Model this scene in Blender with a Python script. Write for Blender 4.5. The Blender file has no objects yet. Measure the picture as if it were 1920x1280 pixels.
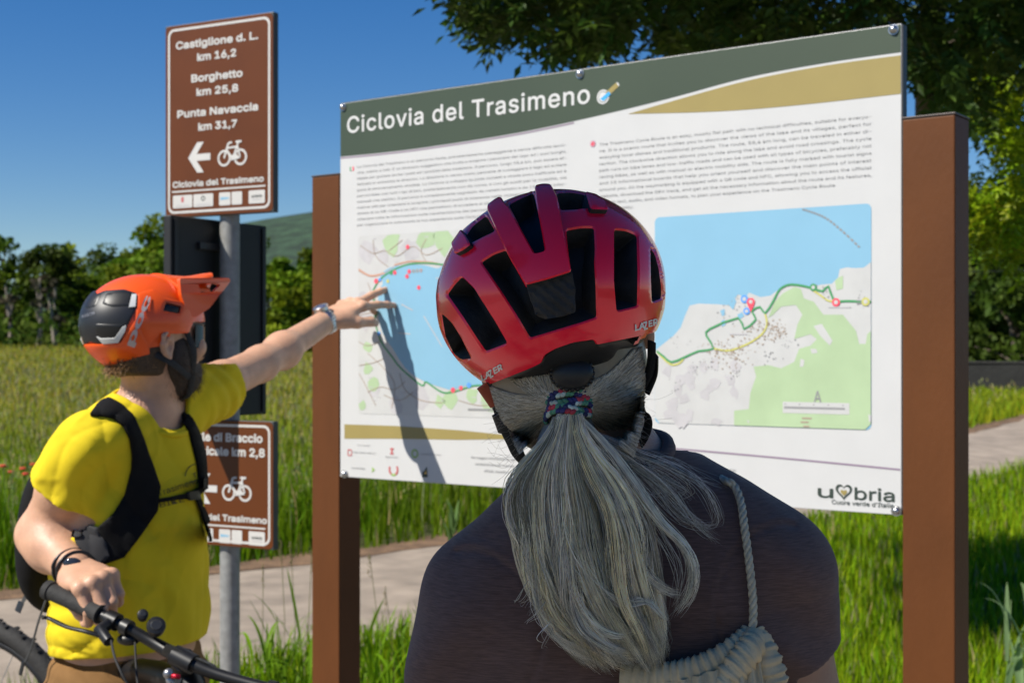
import bpy, math, random
import numpy as np
from mathutils import Vector, Matrix
from mathutils.bvhtree import BVHTree
from mathutils.geometry import delaunay_2d_cdt, tessellate_polygon

# ---------------------------------------------------------------- camera, sky, sun, exposure
SC = bpy.context.scene
COL = SC.collection
F, HZ, CAM = 2667.0, 665.0, 1.52          # focal length and horizon in photograph pixels, eye height in metres
SUN = Vector((-0.903 * 0.690, -0.430 * 0.690, 0.724)).normalized()
cam = bpy.data.cameras.new('camera')
cam.lens, cam.sensor_width = 36 * F / 1920, 36
cam.shift_y = (HZ - 640) / 1920
cam.clip_start, cam.clip_end = 0.05, 6000
cam.dof.use_dof, cam.dof.focus_distance, cam.dof.aperture_fstop = True, 1.27, 15.0
cob = bpy.data.objects.new('camera', cam)
COL.objects.link(cob)
cob.location, cob.rotation_euler = (0, 0, CAM), (math.pi / 2, 0, 0)
SC.camera = cob
w = bpy.data.worlds.new('World')
SC.world = w
w.use_nodes = True
wn = w.node_tree
sky = wn.nodes.new('ShaderNodeTexSky')
sky.sky_type, sky.sun_disc = 'NISHITA', False
sky.sun_elevation, sky.sun_rotation = math.asin(SUN.z), math.atan2(SUN.x, SUN.y)
sky.altitude, sky.air_density, sky.dust_density, sky.ozone_density = 300, 1.0, 0.05, 4.0
bg = wn.nodes['Background']
bg.inputs[1].default_value = 0.068
hs = wn.nodes.new('ShaderNodeHueSaturation'); hs.inputs['Saturation'].default_value = 1.36; hs.inputs['Hue'].default_value = .51
wn.links.new(sky.outputs[0], hs.inputs['Color']); wn.links.new(hs.outputs[0], bg.inputs[0])
sl = bpy.data.lights.new('sun', 'SUN')
sl.energy, sl.angle, sl.color = 5.0, math.radians(0.53), (1, 0.95, 0.86)
so = bpy.data.objects.new('sun', sl)
COL.objects.link(so)
so.rotation_euler = SUN.to_track_quat('Z', 'Y').to_euler()
so.location = SUN * 30
SC.view_settings.view_transform, SC.view_settings.look = 'Standard', 'None'
SC.view_settings.exposure, SC.view_settings.gamma = 0.55, 1.0
SC.render.engine = 'CYCLES'
SC.cycles.use_denoising = True
SC.cycles.max_bounces, SC.cycles.transparent_max_bounces = 8, 8
SC.cycles.sample_clamp_indirect = 6

# ---------------------------------------------------------------- helpers
RNG = np.random.default_rng(7)
def lin(c):
    return tuple(((x / 255 / 12.92) if x / 255 <= .04045 else ((x / 255 + .055) / 1.055) ** 2.4) for x in c)
def V(*a): return Vector(a)
S = F / 1867.0
def ZM(z):                              # metres ahead: first person, second person, everything beyond
    return z + .3986 if z < 1.4 else (z + .879 if z < 2.3 else z * S)
def P(px, py, z):                       # the world point that stands z metres ahead on the sight line of a pixel
    z = ZM(z)
    return Vector(((px - 960) / F * z, z, CAM + (HZ - py) / F * z))
def A(*a): return np.array(P(*a))
CAMV = Vector((0, 0, CAM))
def ray(px, py): return Vector(((px - 960) / F, 1, (HZ - py) / F)).normalized()

def M(name, col, rough=.6, metal=0, var=.12, scale=12, bump=0, bscale=None, spec=.5, coat=0, sheen=0, trans=0, stretch=None, attr=None, detail=4, sss=0, crease=0, crscale=26):
    m = bpy.data.materials.get(name)
    if m: return m
    m = bpy.data.materials.new(name)
    m.use_nodes = True
    nt = m.node_tree
    b = nt.nodes['Principled BSDF']
    b.inputs['Roughness'].default_value = rough
    b.inputs['Metallic'].default_value = metal
    b.inputs['Specular IOR Level'].default_value = spec
    b.inputs['Coat Weight'].default_value = coat
    b.inputs['Coat Roughness'].default_value = .04
    b.inputs['Sheen Weight'].default_value = sheen
    if sss:
        b.inputs['Subsurface Weight'].default_value = sss
        b.inputs['Subsurface Radius'].default_value = (.012, .005, .003)
        b.inputs['Subsurface Scale'].default_value = .6
    tc = nt.nodes.new('ShaderNodeTexCoord')
    vec = tc.outputs['Object']
    if stretch:
        mp = nt.nodes.new('ShaderNodeMapping')
        mp.inputs['Scale'].default_value = stretch
        nt.links.new(vec, mp.inputs[0]); vec = mp.outputs[0]
    n = nt.nodes.new('ShaderNodeTexNoise')
    n.inputs['Scale'].default_value, n.inputs['Detail'].default_value = scale, detail
    nt.links.new(vec, n.inputs[0])
    mr = nt.nodes.new('ShaderNodeMapRange')
    mr.inputs[1].default_value, mr.inputs[2].default_value = .3, .7
    mr.inputs[3].default_value, mr.inputs[4].default_value = 1 - var, 1 + var
    nt.links.new(n.outputs[0], mr.inputs[0])
    mx = nt.nodes.new('ShaderNodeVectorMath'); mx.operation = 'SCALE'
    if attr:
        at = nt.nodes.new('ShaderNodeAttribute'); at.attribute_name = attr
        mul = nt.nodes.new('ShaderNodeVectorMath'); mul.operation = 'MULTIPLY'
        mul.inputs[1].default_value = col[:3]
        nt.links.new(at.outputs['Color'], mul.inputs[0])
        nt.links.new(mul.outputs[0], mx.inputs[0])
    else:
        mx.inputs[0].default_value = col[:3]
    nt.links.new(mr.outputs[0], mx.inputs['Scale'])
    nt.links.new(mx.outputs[0], b.inputs['Base Color'])
    if bump:
        n2 = nt.nodes.new('ShaderNodeTexNoise')
        n2.inputs['Scale'].default_value, n2.inputs['Detail'].default_value = bscale or scale * 3, 5
        nt.links.new(vec, n2.inputs[0])
        bp = nt.nodes.new('ShaderNodeBump')
        bp.inputs['Strength'].default_value, bp.inputs['Distance'].default_value = 1, bump
        nt.links.new(n2.outputs[0], bp.inputs['Height'])
        nt.links.new(bp.outputs[0], b.inputs['Normal'])
    if crease:                                         # soft cloth creases over the fine weave
        n3 = nt.nodes.new('ShaderNodeTexNoise'); n3.inputs['Scale'].default_value, n3.inputs['Detail'].default_value, n3.inputs['Distortion'].default_value = crscale, 3, 1.6
        n3.noise_type = 'RIDGED_MULTIFRACTAL'; n3.normalize = True
        nt.links.new(tc.outputs['Object'], n3.inputs[0])
        b3_ = nt.nodes.new('ShaderNodeBump'); b3_.inputs['Strength'].default_value, b3_.inputs['Distance'].default_value = .8, crease
        nt.links.new(n3.outputs[0], b3_.inputs['Height'])
        if bump: nt.links.new(bp.outputs[0], b3_.inputs['Normal'])
        nt.links.new(b3_.outputs[0], b.inputs['Normal'])
    if trans:
        t = nt.nodes.new('ShaderNodeBsdfTranslucent')
        nt.links.new(mx.outputs[0], t.inputs[0])
        ms = nt.nodes.new('ShaderNodeMixShader'); ms.inputs[0].default_value = trans
        out = nt.nodes['Material Output']
        nt.links.new(b.outputs[0], ms.inputs[1]); nt.links.new(t.outputs[0], ms.inputs[2]); nt.links.new(ms.outputs[0], out.inputs[0])
    return m

def origin_of(o):
    v = Vector((0, 0, 0))
    while o: v = v + o.location; o = o.parent
    return v
def tag(o, label, cat=None, group=None, kind=None):
    if label: o['label'] = label
    if cat: o['category'] = cat
    if group: o['group'] = group
    if kind: o['kind'] = kind
    return o
def thing(name, loc, label, cat, group=None):
    o = bpy.data.objects.new(name, None)
    o.empty_display_size = .1
    COL.objects.link(o); o.location = loc
    return tag(o, label, cat, group)

class MB:                                # collects shapes and links them as ONE mesh object (input in world coordinates)
    def __init__(s): s.v, s.f, s.m, s.c = [], [], [], []; s.n = 0
    def add(s, v, f, mi=0, col=None):
        v = np.asarray(v, float).reshape(-1, 3)
        s.v.append(v); n = s.n; s.n += len(v)
        if isinstance(f, np.ndarray): f = (f + n).tolist()
        else: f = [[i + n for i in q] for q in f]
        s.f += f
        s.m += [mi] * len(f)
        if col is not None: s.c.append(np.broadcast_to(np.asarray(col, float), (len(v), 3)))
        return s
    def build(s, name, mats, parent=None, smooth=False, loc=None, auto=None):
        if not isinstance(mats, (list, tuple)): mats = [mats]
        vs = np.concatenate(s.v) if s.v else np.zeros((0, 3))
        base = np.array(origin_of(parent)) if parent else (np.array(loc) if loc is not None else np.zeros(3))
        me = bpy.data.meshes.new(name)
        me.from_pydata((vs - base).tolist(), [], s.f)
        for m in mats: me.materials.append(m)
        me.polygons.foreach_set('material_index', s.m)
        if s.c:
            ca = me.color_attributes.new('col', 'FLOAT_COLOR', 'POINT')
            c = np.concatenate(s.c); ca.data.foreach_set('color', np.hstack([c, np.ones((len(c), 1))]).ravel())
        if smooth:
            me.polygons.foreach_set('use_smooth', [True] * len(me.polygons))
            if auto: me.set_sharp_from_angle(angle=math.radians(auto))
        me.update()
        o = bpy.data.objects.new(name, me)
        COL.objects.link(o)
        if parent: o.parent = parent
        elif loc is not None: o.location = loc
        return o
    # shapes
    def frame_box(s, o, ex, ey, ez, mi=0, bevel=0):     # box from corner o along three edge vectors, edges bevelled
        o, ex, ey, ez = map(np.array, (o, ex, ey, ez))
        if not bevel:
            v = [o + a * ex + b * ey + c * ez for c in (0, 1) for b in (0, 1) for a in (0, 1)]
            return s.add(v, [[0, 2, 3, 1], [4, 5, 7, 6], [0, 1, 5, 4], [2, 6, 7, 3], [0, 4, 6, 2], [1, 3, 7, 5]], mi)
        L = [np.linalg.norm(e) for e in (ex, ey, ez)]; U = [e / l for e, l in zip((ex, ey, ez), L)]
        import bmesh
        bm = bmesh.new(); bmesh.ops.create_cube(bm, size=1)
        for q in bm.verts: q.co = Vector([(q.co[i] + .5) * L[i] for i in range(3)])
        bmesh.ops.bevel(bm, geom=bm.edges[:], offset=bevel, segments=2, profile=.5, affect='EDGES')
        bm.verts.ensure_lookup_table()
        v = [o + U[0] * q.co.x + U[1] * q.co.y + U[2] * q.co.z for q in bm.verts]
        f = [[q.index for q in fa.verts] for fa in bm.faces]
        bm.free()
        return s.add(v, f, mi)
    def tube(s, pts, r, n=10, mi=0, closed=False, cap=True, col=None, flat=None, up=None):
        pts = np.array([tuple(p) for p in pts], float); m = len(pts)
        r = np.broadcast_to(np.asarray(r, float), (m,))
        if closed: t = np.roll(pts, -1, 0) - np.roll(pts, 1, 0)
        else: t = np.gradient(pts, axis=0)
        t /= np.linalg.norm(t, axis=1)[:, None] + 1e-12
        u = np.array(up if up is not None else ([0, 0, 1] if abs(t[0][2]) < .9 else [1, 0, 0]), float)
        vs = []
        for i in range(m):
            if up is not None: u = np.array(up, float)
            u = u - t[i] * (u @ t[i]); u /= np.linalg.norm(u) + 1e-12
            b = np.cross(t[i], u)
            a = np.arange(n) * 2 * math.pi / n
            vs.append(pts[i] + r[i] * (np.cos(a)[:, None] * u * (flat or 1) + np.sin(a)[:, None] * b))
        f = []
        for i in range(m if closed else m - 1):
            j = (i + 1) % m
            for k in range(n):
                l = (k + 1) % n
                f.append([i * n + k, i * n + l, j * n + l, j * n + k])
        if cap and not closed:
            f.append(list(range(n))[::-1]); f.append([(m - 1) * n + k for k in range(n)])
        return s.add(np.concatenate(vs), f, mi, col)
    def ball(s, c, r, R=None, nu=16, nv=10, mi=0, col=None):
        r = np.broadcast_to(np.asarray(r, float), (3,)); vs = []
        for j in range(nv + 1):
            for i in range(nu):
                th, ph = math.pi * j / nv, 2 * math.pi * i / nu
                vs.append([math.sin(th) * math.cos(ph) * r[0], math.sin(th) * math.sin(ph) * r[1], math.cos(th) * r[2]])
        vs = np.array(vs)
        if R is not None: vs = vs @ np.array(R).T
        f = [[j * nu + i, (j + 1) * nu + i, (j + 1) * nu + (i + 1) % nu, j * nu + (i + 1) % nu] for j in range(nv) for i in range(nu)]
        return s.add(vs + np.array(c), f, mi, col)
    def extrude(s, poly, to3, d0, d1, mi=0, holes=(), side=None):   # flat outline, to3(x, y, d) gives 3-D
        loops = [list(poly)] + [list(h) for h in holes]
        flat = [p for l in loops for p in l]
        tris = tessellate_polygon([[Vector((p[0], p[1], 0)) for p in l] for l in loops])
        n = len(flat)
        v = [to3(p[0], p[1], d1) for p in flat]
        if d0 == d1:
            return s.add(v, [list(t) for t in tris], mi)
        v += [to3(p[0], p[1], d0) for p in flat]
        s.add(v, [list(t) for t in tris] + [[i + n for i in t[::-1]] for t in tris], mi)
        off = 0; fs = []
        for l in loops:
            k = len(l)
            fs += [[off + i, off + (i + 1) % k, n + off + (i + 1) % k, n + off + i] for i in range(k)]
            off += k
        return s.add(v, fs, mi if side is None else side)

def cat(p, n=8, closed=False):           # smooth curve through control points
    p = [np.array(tuple(q), float) for q in p]; m = len(p); out = []
    for i in range(m if closed else m - 1):
        if closed: a, b, c, d = p[i - 1], p[i], p[(i + 1) % m], p[(i + 2) % m]
        else: a, b, c, d = p[max(i - 1, 0)], p[i], p[i + 1], p[min(i + 2, m - 1)]
        for k in range(n):
            t = k / n
            out.append(.5 * (2 * b + (c - a) * t + (2 * a - 5 * b + 4 * c - d) * t * t + (3 * b - a - 3 * c + d) * t ** 3))
    if not closed: out.append(p[-1])
    return np.array(out)
def ribbon2(pts, w):                     # outline of a flat line of width w
    pts = np.array(pts, float)[:, :2]; t = np.gradient(pts, axis=0); t /= np.linalg.norm(t, axis=1)[:, None] + 1e-12
    nrm = np.stack([-t[:, 1], t[:, 0]], 1) * w / 2
    return np.concatenate([pts + nrm, (pts - nrm)[::-1]])
def rrect(x0, y0, x1, y1, r, n=5):
    out = []
    for cx, cy, a0 in ((x1 - r, y1 - r, 0), (x0 + r, y1 - r, 90), (x0 + r, y0 + r, 180), (x1 - r, y0 + r, 270)):
        for k in range(n + 1):
            a = math.radians(a0 + 90 * k / n); out.append((cx + r * math.cos(a), cy + r * math.sin(a)))
    return out
def disc(x, y, r, n=14, ry=None):
    return [(x + r * math.cos(2 * math.pi * k / n), y + (ry or r) * math.sin(2 * math.pi * k / n)) for k in range(n)]

_tc = {}
try:                                                   # Blender's own interface typeface, when this build has it
    import os
    FONT = bpy.data.fonts.load(os.path.join(bpy.utils.resource_path('LOCAL'), 'datafiles', 'fonts', 'Inter.woff2'))
except Exception: FONT = None
def text2(s, size=1.0, bold=0.0, shear=0.0, spacing=1.0, res=3):   # lettering as flat triangles: verts (n, 2), faces
    key = (s, bold, shear, spacing, res)
    if key not in _tc:
        cu = bpy.data.curves.new('lettering', 'FONT')
        cu.body, cu.size, cu.offset, cu.shear, cu.space_character, cu.resolution_u = s, 1, bold, shear, spacing, res
        if FONT: cu.font = FONT
        cu.dimensions, cu.fill_mode = '2D', 'FRONT'
        ob = bpy.data.objects.new('lettering', cu)
        COL.objects.link(ob)
        dg = bpy.context.evaluated_depsgraph_get()
        me = bpy.data.meshes.new_from_object(ob.evaluated_get(dg))
        v = np.array([q.co[:2] for q in me.vertices]).reshape(-1, 2); f = [list(q.vertices) for q in me.polygons]
        bpy.data.objects.remove(ob); bpy.data.curves.remove(cu); bpy.data.meshes.remove(me)
        _tc[key] = (v, f)
    v, f = _tc[key]
    return v * size, f
def put_text(mb, s, to3, x, y, size, width=None, align='L', mi=0, d=0, bold=0, **k):
    fat = bold * size                                   # stroke weight: shifted copies, so counters stay open
    if fat and not align.endswith('!'):
        for j in range(8):
            put_text(mb, s, to3, x + fat * math.cos(j * .785), y + fat * math.sin(j * .785), size, width, align + '!', mi, d + j * .00003, **k)
        d += .0003
    align = align[0]
    v, f = text2(s, size, **k)
    if not len(v): return
    x0, x1 = v[:, 0].min(), v[:, 0].max()
    sx = width / (x1 - x0) if width else 1
    w_ = (x1 - x0) * sx
    ox = {'L': 0, 'C': -w_ / 2, 'R': -w_}[align]
    mb.add([to3(x + ox + (a - x0) * sx, y + b, d) for a, b in v], f, mi)

# ---- smooth solid modelling: blended distance fields turned into one continuous skin
class Field:
    def __init__(s, lo, hi, vox):
        s.lo, s.vox = np.array(lo, float), vox
        s.n = np.ceil((np.array(hi) - s.lo) / vox).astype(int) + 1
        s.f = np.full(s.n, 1.0, np.float32)
    def _win(s, lo, hi):
        a = np.clip(np.floor((lo - s.lo) / s.vox).astype(int), 0, s.n); b = np.clip(np.ceil((hi - s.lo) / s.vox).astype(int) + 1, 0, s.n)
        if (b <= a).any(): return None, None
        sl_ = tuple(slice(x, y) for x, y in zip(a, b))
        g = np.meshgrid(*[s.lo[i] + s.vox * np.arange(a[i], b[i]) for i in range(3)], indexing='ij')
        return sl_, np.stack(g, -1)
    def _mix(s, sl_, d, k, op):
        a = s.f[sl_]
        if op < 0: a, d = -a, d
        if k > 0:
            h = np.maximum(k - np.abs(a - d), 0) / k
            r = np.minimum(a, d) - h * h * k / 4
        else: r = np.minimum(a, d)
        s.f[sl_] = -r if op < 0 else r
    def cone(s, a, b, ra, rb, k=.02, op=1, flat=None):
        a, b = np.array(tuple(a), float), np.array(tuple(b), float); m = max(ra, rb) + k * 1.2 + 3 * s.vox
        sl_, p = s._win(np.minimum(a, b) - m, np.maximum(a, b) + m)
        if sl_ is None: return s
        ab = b - a
        h = np.clip(((p - a) @ ab) / (ab @ ab + 1e-12), 0, 1)
        q = p - a - h[..., None] * ab
        if flat:                                        # (axis, factor): squash the section along an axis
            ax = np.array(flat[0], float); ax /= np.linalg.norm(ax)
            q = q + ((q @ ax) * (1 / flat[1] - 1))[..., None] * ax
        s._mix(sl_, (np.linalg.norm(q, axis=-1) - (ra + (rb - ra) * h)).astype(np.float32), k, op)
        return s
    def chain(s, pts, rs, k=.02, k0=None, flat=None):
        for i in range(len(pts) - 1):
            s.cone(pts[i], pts[i + 1], rs[i], rs[i + 1], (k0 if (i == 0 and k0 is not None) else k), flat=flat)
        return s
    def ell(s, c, r, R=None, k=.02, op=1):
        c, r = np.array(tuple(c), float), np.array(r, float); m = max(r) + k * 1.2 + 3 * s.vox
        sl_, p = s._win(c - m, c + m)
        if sl_ is None: return s
        q = p - c
        if R is not None: q = q @ np.array(R)          # columns of R are the axes
        k0 = np.linalg.norm(q / r, axis=-1); k1 = np.linalg.norm(q / (r * r), axis=-1) + 1e-9
        s._mix(sl_, (k0 * (k0 - 1) / k1).astype(np.float32), k, op)
        return s
    def grid(s):
        g = np.meshgrid(*[s.lo[i] + s.vox * np.arange(s.n[i]) for i in range(3)], indexing='ij')
        return np.stack(g, -1)
    def cut(s, p, n, k=0):                              # keeps the side the normal points away from
        n = np.array(tuple(n), float); n /= np.linalg.norm(n)
        d = ((s.grid() - np.array(tuple(p))) @ n).astype(np.float32)
        s._mix(tuple(slice(0, x) for x in s.n), -d, k, -1)
        return s
    def warp(s, fn):
        near = np.abs(s.f) < .05
        s.f[near] += fn(s.grid()[near]).astype(np.float32)
        return s
    def mesh(s):
        f = s.f; n = f.shape; ins = f < 0
        acc = np.zeros(tuple(x - 1 for x in n) + (3,), np.float32); cnt = np.zeros(tuple(x - 1 for x in n), np.int16)
        S = lambda o, ax=None: tuple(slice(o[i], n[i] - 1 + o[i]) for i in range(3))
        for ax in range(3):
            e = [0, 0, 0]; e[ax] = 1
            o1, o2 = [i for i in range(3) if i != ax]
            for a in (0, 1):
                for b in (0, 1):
                    c0 = [0, 0, 0]; c0[o1], c0[o2] = a, b
                    c1 = list(c0); c1[ax] = 1
                    f0, f1 = f[S(c0)], f[S(c1)]
                    m = (f0 < 0) != (f1 < 0)
                    t = f0[m] / (f0[m] - f1[m])
                    v = np.tile(np.array(c0, np.float32), (len(t), 1)); v[:, ax] = t
                    acc[m] += v; cnt[m] += 1
        act = cnt > 0
        idx = np.full(act.shape, -1, np.int64); idx[act] = np.arange(act.sum())
        cells = np.argwhere(act)
        vs = s.lo + s.vox * (cells + acc[act] / cnt[act][:, None])
        faces = []
        for ax in range(3):
            o1, o2 = [(1, 2), (2, 0), (0, 1)][ax]
            sl0 = [slice(1, n[i] - 1) for i in range(3)]; sl0[ax] = slice(0, n[ax] - 1)
            sl1 = list(sl0); sl1[ax] = slice(1, n[ax])
            a, b = ins[tuple(sl0)], ins[tuple(sl1)]
            for flip, m in ((0, a & ~b), (1, ~a & b)):
                c = np.argwhere(m)
                if not len(c): continue
                off = np.ones(3, int); off[ax] = 0
                c = c + off
                def I(d1, d2):
                    q = c.copy(); q[:, o1] -= d1; q[:, o2] -= d2
                    return idx[q[:, 0], q[:, 1], q[:, 2]]
                q = np.stack([I(1, 1), I(0, 1), I(0, 0), I(1, 0)], 1)
                if flip: q = q[:, ::-1]
                faces.append(q)
        return vs, np.concatenate(faces)
def smooth_mesh(vs, fs, it=2, lam=.5):
    e = np.concatenate([fs[:, [0, 1]], fs[:, [1, 2]], fs[:, [2, 3]], fs[:, [3, 0]]])
    for _ in range(it):
        acc = np.zeros_like(vs); c = np.zeros(len(vs))
        for a, b in ((0, 1), (1, 0)):
            for ax in range(3): acc[:, ax] += np.bincount(e[:, a], vs[e[:, b], ax], len(vs))
            c += np.bincount(e[:, a], minlength=len(vs))
        vs = vs + lam * (acc / np.maximum(c, 1)[:, None] - vs)
    return vs
def vnoise(p, scale, seed=0):                           # cheap smooth pseudo-noise in [-1, 1]
    r = np.random.default_rng(seed); out = np.zeros(p.shape[:-1])
    for i in range(6):
        k = r.normal(size=3); k *= scale * (.6 + .25 * i) / np.linalg.norm(k)
        out += np.sin(p @ k + r.uniform(0, 6.28) + 1.3 * np.sin(p @ (k[[1, 2, 0]] * .6) + r.uniform(0, 6.28))) / (1 + .35 * i)
    return out / 3

# ---- patches: outlines laid over a curved body and given thickness
def bvh(*obs):
    v, f, n = [], [], 0
    for o in obs:
        og = origin_of(o)
        v += [q.co + og for q in o.data.vertices]; f += [[i + n for i in q.vertices] for q in o.data.polygons]; n = len(v)
    return BVHTree.FromPolygons(v, f)
def on_body(tree, zfall=None):
    def fn(px, py):
        d = ray(px, py)
        hit = tree.ray_cast(CAMV, d)
        if hit[0] is None:
            q, nrm, _, _ = tree.find_nearest(CAMV + d * zfall)
            return CAMV + d * (q - CAMV).length, (q - CAMV).normalized() * -1
        n = hit[1]
        return hit[0], (n if n.dot(d) < 0 else -n)
    return fn
class Ellipsoid:
    def __init__(s, c, r, R): s.c, s.r, s.R = np.array(tuple(c), float), np.array(r, float), np.array(R, float)
    def __call__(s, px, py):
        d = s.R.T @ np.array(ray(px, py)) / s.r; o = s.R.T @ (np.array(CAMV) - s.c) / s.r
        a, b, c = d @ d, d @ o, o @ o - 1
        D = b * b - a * c
        t = (-b - math.sqrt(D)) / a if D > 0 else -b / a
        q = o + t * d; q /= np.linalg.norm(q)
        return Vector(s.c + s.R @ (q * s.r)), Vector(s.R @ (q / s.r)).normalized()
    def front(s, q): return s.c + s.R @ (np.array(q) * s.r)
def inset(poly, d):
    p = np.array(poly, float); n = len(p)
    area = sum(p[i][0] * p[(i + 1) % n][1] - p[(i + 1) % n][0] * p[i][1] for i in range(n))
    s = 1 if area > 0 else -1
    out = []
    for i in range(n):
        a, b, c = p[i - 1], p[i], p[(i + 1) % n]
        u = (b - a) / (np.linalg.norm(b - a) + 1e-9); v = (c - b) / (np.linalg.norm(c - b) + 1e-9)
        n1, n2 = np.array([-u[1], u[0]]) * s, np.array([-v[1], v[0]]) * s
        m = n1 + n2; m /= max(m @ n1 if np.linalg.norm(m) > 0 else 1, .6)
        out.append(b + m * d)
    return np.array(out)
def densify(poly, step):
    out = []; n = len(poly)
    for i in range(n):
        a, b = np.array(poly[i], float), np.array(poly[(i + 1) % n], float)
        k = max(1, int(np.linalg.norm(b - a) / step))
        out += [a + (b - a) * j / k for j in range(k)]
    return np.array(out)
def rounded(poly, r, n=3):
    p = np.array(poly, float); out = []; m = len(p)
    for i in range(m):
        a, b, c = p[i - 1], p[i], p[(i + 1) % m]
        la, lc = np.linalg.norm(a - b), np.linalg.norm(c - b); q = min(r, la * .45, lc * .45)
        s0, s1 = b + (a - b) / la * q, b + (c - b) / lc * q
        for k in range(n + 1):
            t = k / n; out.append((1 - t) ** 2 * s0 + 2 * t * (1 - t) * b + t * t * s1)
    return np.array(out)
def patch(mb, outer, holes, surf, off=0., thick=.004, step=8, mi=0, side=0, bev=0, bevd=.001, bulge=None, mirror=None):
    """outline and holes in picture coordinates, laid on surf(px, py) -> point, normal; off lifts, thick goes back down"""
    loops = [densify(outer, step)] + [densify(h, step) for h in holes]
    pts, edges, faces, ring = [], [], [], []
    for li, l in enumerate(loops):
        b = len(pts); pts += [tuple(q) for q in l]; ring.append((b, len(l)))
        edges += [(b + i, b + (i + 1) % len(l)) for i in range(len(l))]
    nb = len(pts)
    if bev:
        for li, l in enumerate(loops):
            q = inset(l, bev if li == 0 else -bev); b = len(pts); pts += [tuple(x) for x in q]
    a = np.array(loops[0]); lo, hi = a.min(0), a.max(0)
    segs = np.concatenate([np.stack([l, np.roll(l, -1, 0)], 1) for l in loops])
    gx, gy = np.meshgrid(np.arange(lo[0] + step * .5, hi[0], step), np.arange(lo[1] + step * .5, hi[1], step * .87), indexing='ij')
    gx = gx + (np.arange(gx.shape[1]) % 2) * step * .5
    g = np.stack([gx.ravel(), gy.ravel()], 1)
    def inside(q, l):
        x, y = q[:, 0:1], q[:, 1:2]; x0, y0 = l[:, 0], l[:, 1]; x1, y1 = np.roll(x0, -1), np.roll(y0, -1)
        cr = ((y0 > y) != (y1 > y)) & (x < (x1 - x0) * (y - y0) / (y1 - y0 + 1e-12) + x0)
        return cr.sum(1) % 2 == 1
    def ok(q, dmin):
        m = inside(q, loops[0])
        for h in loops[1:]: m &= ~inside(q, h)
        if dmin:
            d = np.full(len(q), 1e9)
            for s0, s1 in segs:
                e = s1 - s0; t = np.clip(((q - s0) @ e) / (e @ e + 1e-9), 0, 1)
                d = np.minimum(d, np.linalg.norm(q - s0 - t[:, None] * e, axis=1))
            m &= d > dmin
        return m
    pts += [tuple(q) for q in g[ok(g, step * .45 + bev)]]
    ov, _, of, orig, _, _ = delaunay_2d_cdt([Vector(q) for q in pts], edges, [], 0, 1e-5)
    pv = np.array([tuple(q) for q in ov])
    tri = np.array([list(t) for t in of])
    tri = tri[ok(pv[tri].mean(1), 0)]
    isb = np.array([any(k < nb for k in o) for o in orig])
    top, bot = [], []
    for i, q in enumerate(pv):
        p, n = surf(q[0], q[1])
        h = off - (bevd if (isb[i] and bev) else 0) + (bulge(q) if bulge is not None else 0)
        top.append(p + n * h); bot.append(p + n * (off - thick))
    n = len(pv)
    a2 = pv[tri]
    sgn = np.cross(a2[:, 1] - a2[:, 0], a2[:, 2] - a2[:, 0])
    tri[sgn > 0] = tri[sgn > 0][:, ::-1]
    cnt = {}
    for t in tri:
        for i in range(3):
            e = (t[i], t[(i + 1) % 3]); cnt[e] = cnt.get(e, 0) + 1
    bd = [e for e in cnt if (e[1], e[0]) not in cnt]
    tv = np.array([tuple(q) for q in top + bot])
    sides = [[e[1], e[0], e[0] + n, e[1] + n] for e in bd]
    def emit(X, flip):
        fl = (lambda q: q[::-1]) if flip else (lambda q: q)
        mb.add(X, [fl(list(map(int, t))) for t in tri], mi)
        mb.add(X, [fl(list(map(int, q))) for q in sides] + [fl([int(x) + n for x in t[::-1]]) for t in tri], side)
    emit(tv, False)
    if mirror: emit(mirror(tv), True)
    return mb
# ---------------------------------------------------------------- flat printed boards
class Plane:
    def __init__(s, p0, p1):                     # left and right foot points (x, y) of the face
        s.p0 = np.array(p0, float); d = np.array(p1, float) - s.p0
        s.W = np.linalg.norm(d); s.u = d / s.W; s.n = np.array([s.u[1], -s.u[0]])      # n faces the camera
    def px(s, x, y):
        k = (x - 960) / F                        # p0 + u*t = (k z, z)
        t = (k * s.p0[1] - s.p0[0]) / (s.u[0] - k * s.u[1]); z = s.p0[1] + s.u[1] * t
        return t, CAM + (HZ - y) / F * z
    def to3(s, a, h, d=0):
        q = s.p0 + s.u * a + s.n * d
        return np.array([q[0], q[1], h])
    def poly(s, pts): return [s.px(*p) for p in pts]

white_print = M('white_print', (0.528, 0.528, 0.515), rough=.32, var=.02, scale=3)
board_green = M('board_green', (.044, .062, .036), rough=.4, var=.05, scale=4)
board_gold = M('board_gold', (0.284, 0.224, 0.073), rough=.4, var=.03)
ink = M('grey_ink', (.25, .25, .25), rough=.5, var=0)
dark_ink = M('dark_green_ink', (.03, .045, .035), rough=.5, var=0)
purple_ink = M('purple_ink', (.25, .19, .25), rough=.5, var=0)
lake_blue = M('map_lake', (0.211, 0.409, 0.548), rough=.35, var=.02)
map_green = M('map_green', (0.363, 0.475, 0.284), rough=.35, var=.08, scale=9)
map_road = M('map_road', (0.363, 0.284, 0.218), rough=.4, var=.1)
map_grey = M('map_grey', (0.449, 0.436, 0.442), rough=.4, var=.07, scale=30)
route_green = M('route_green', (.06, .27, .1), rough=.4, var=0)
route_orange = M('route_orange', (.8, .45, .09), rough=.4, var=0)
pin_red = M('pin_red', (.75, .08, .12), rough=.4, var=0)
pin_blue = M('pin_blue', (.1, .3, .7), rough=.4, var=0)
black_paint = M('black_paint', (.012, .012, .012), rough=.45, var=.1)
steel = M('steel', (.5, .5, .5), rough=.3, metal=1, var=.1)
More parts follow.
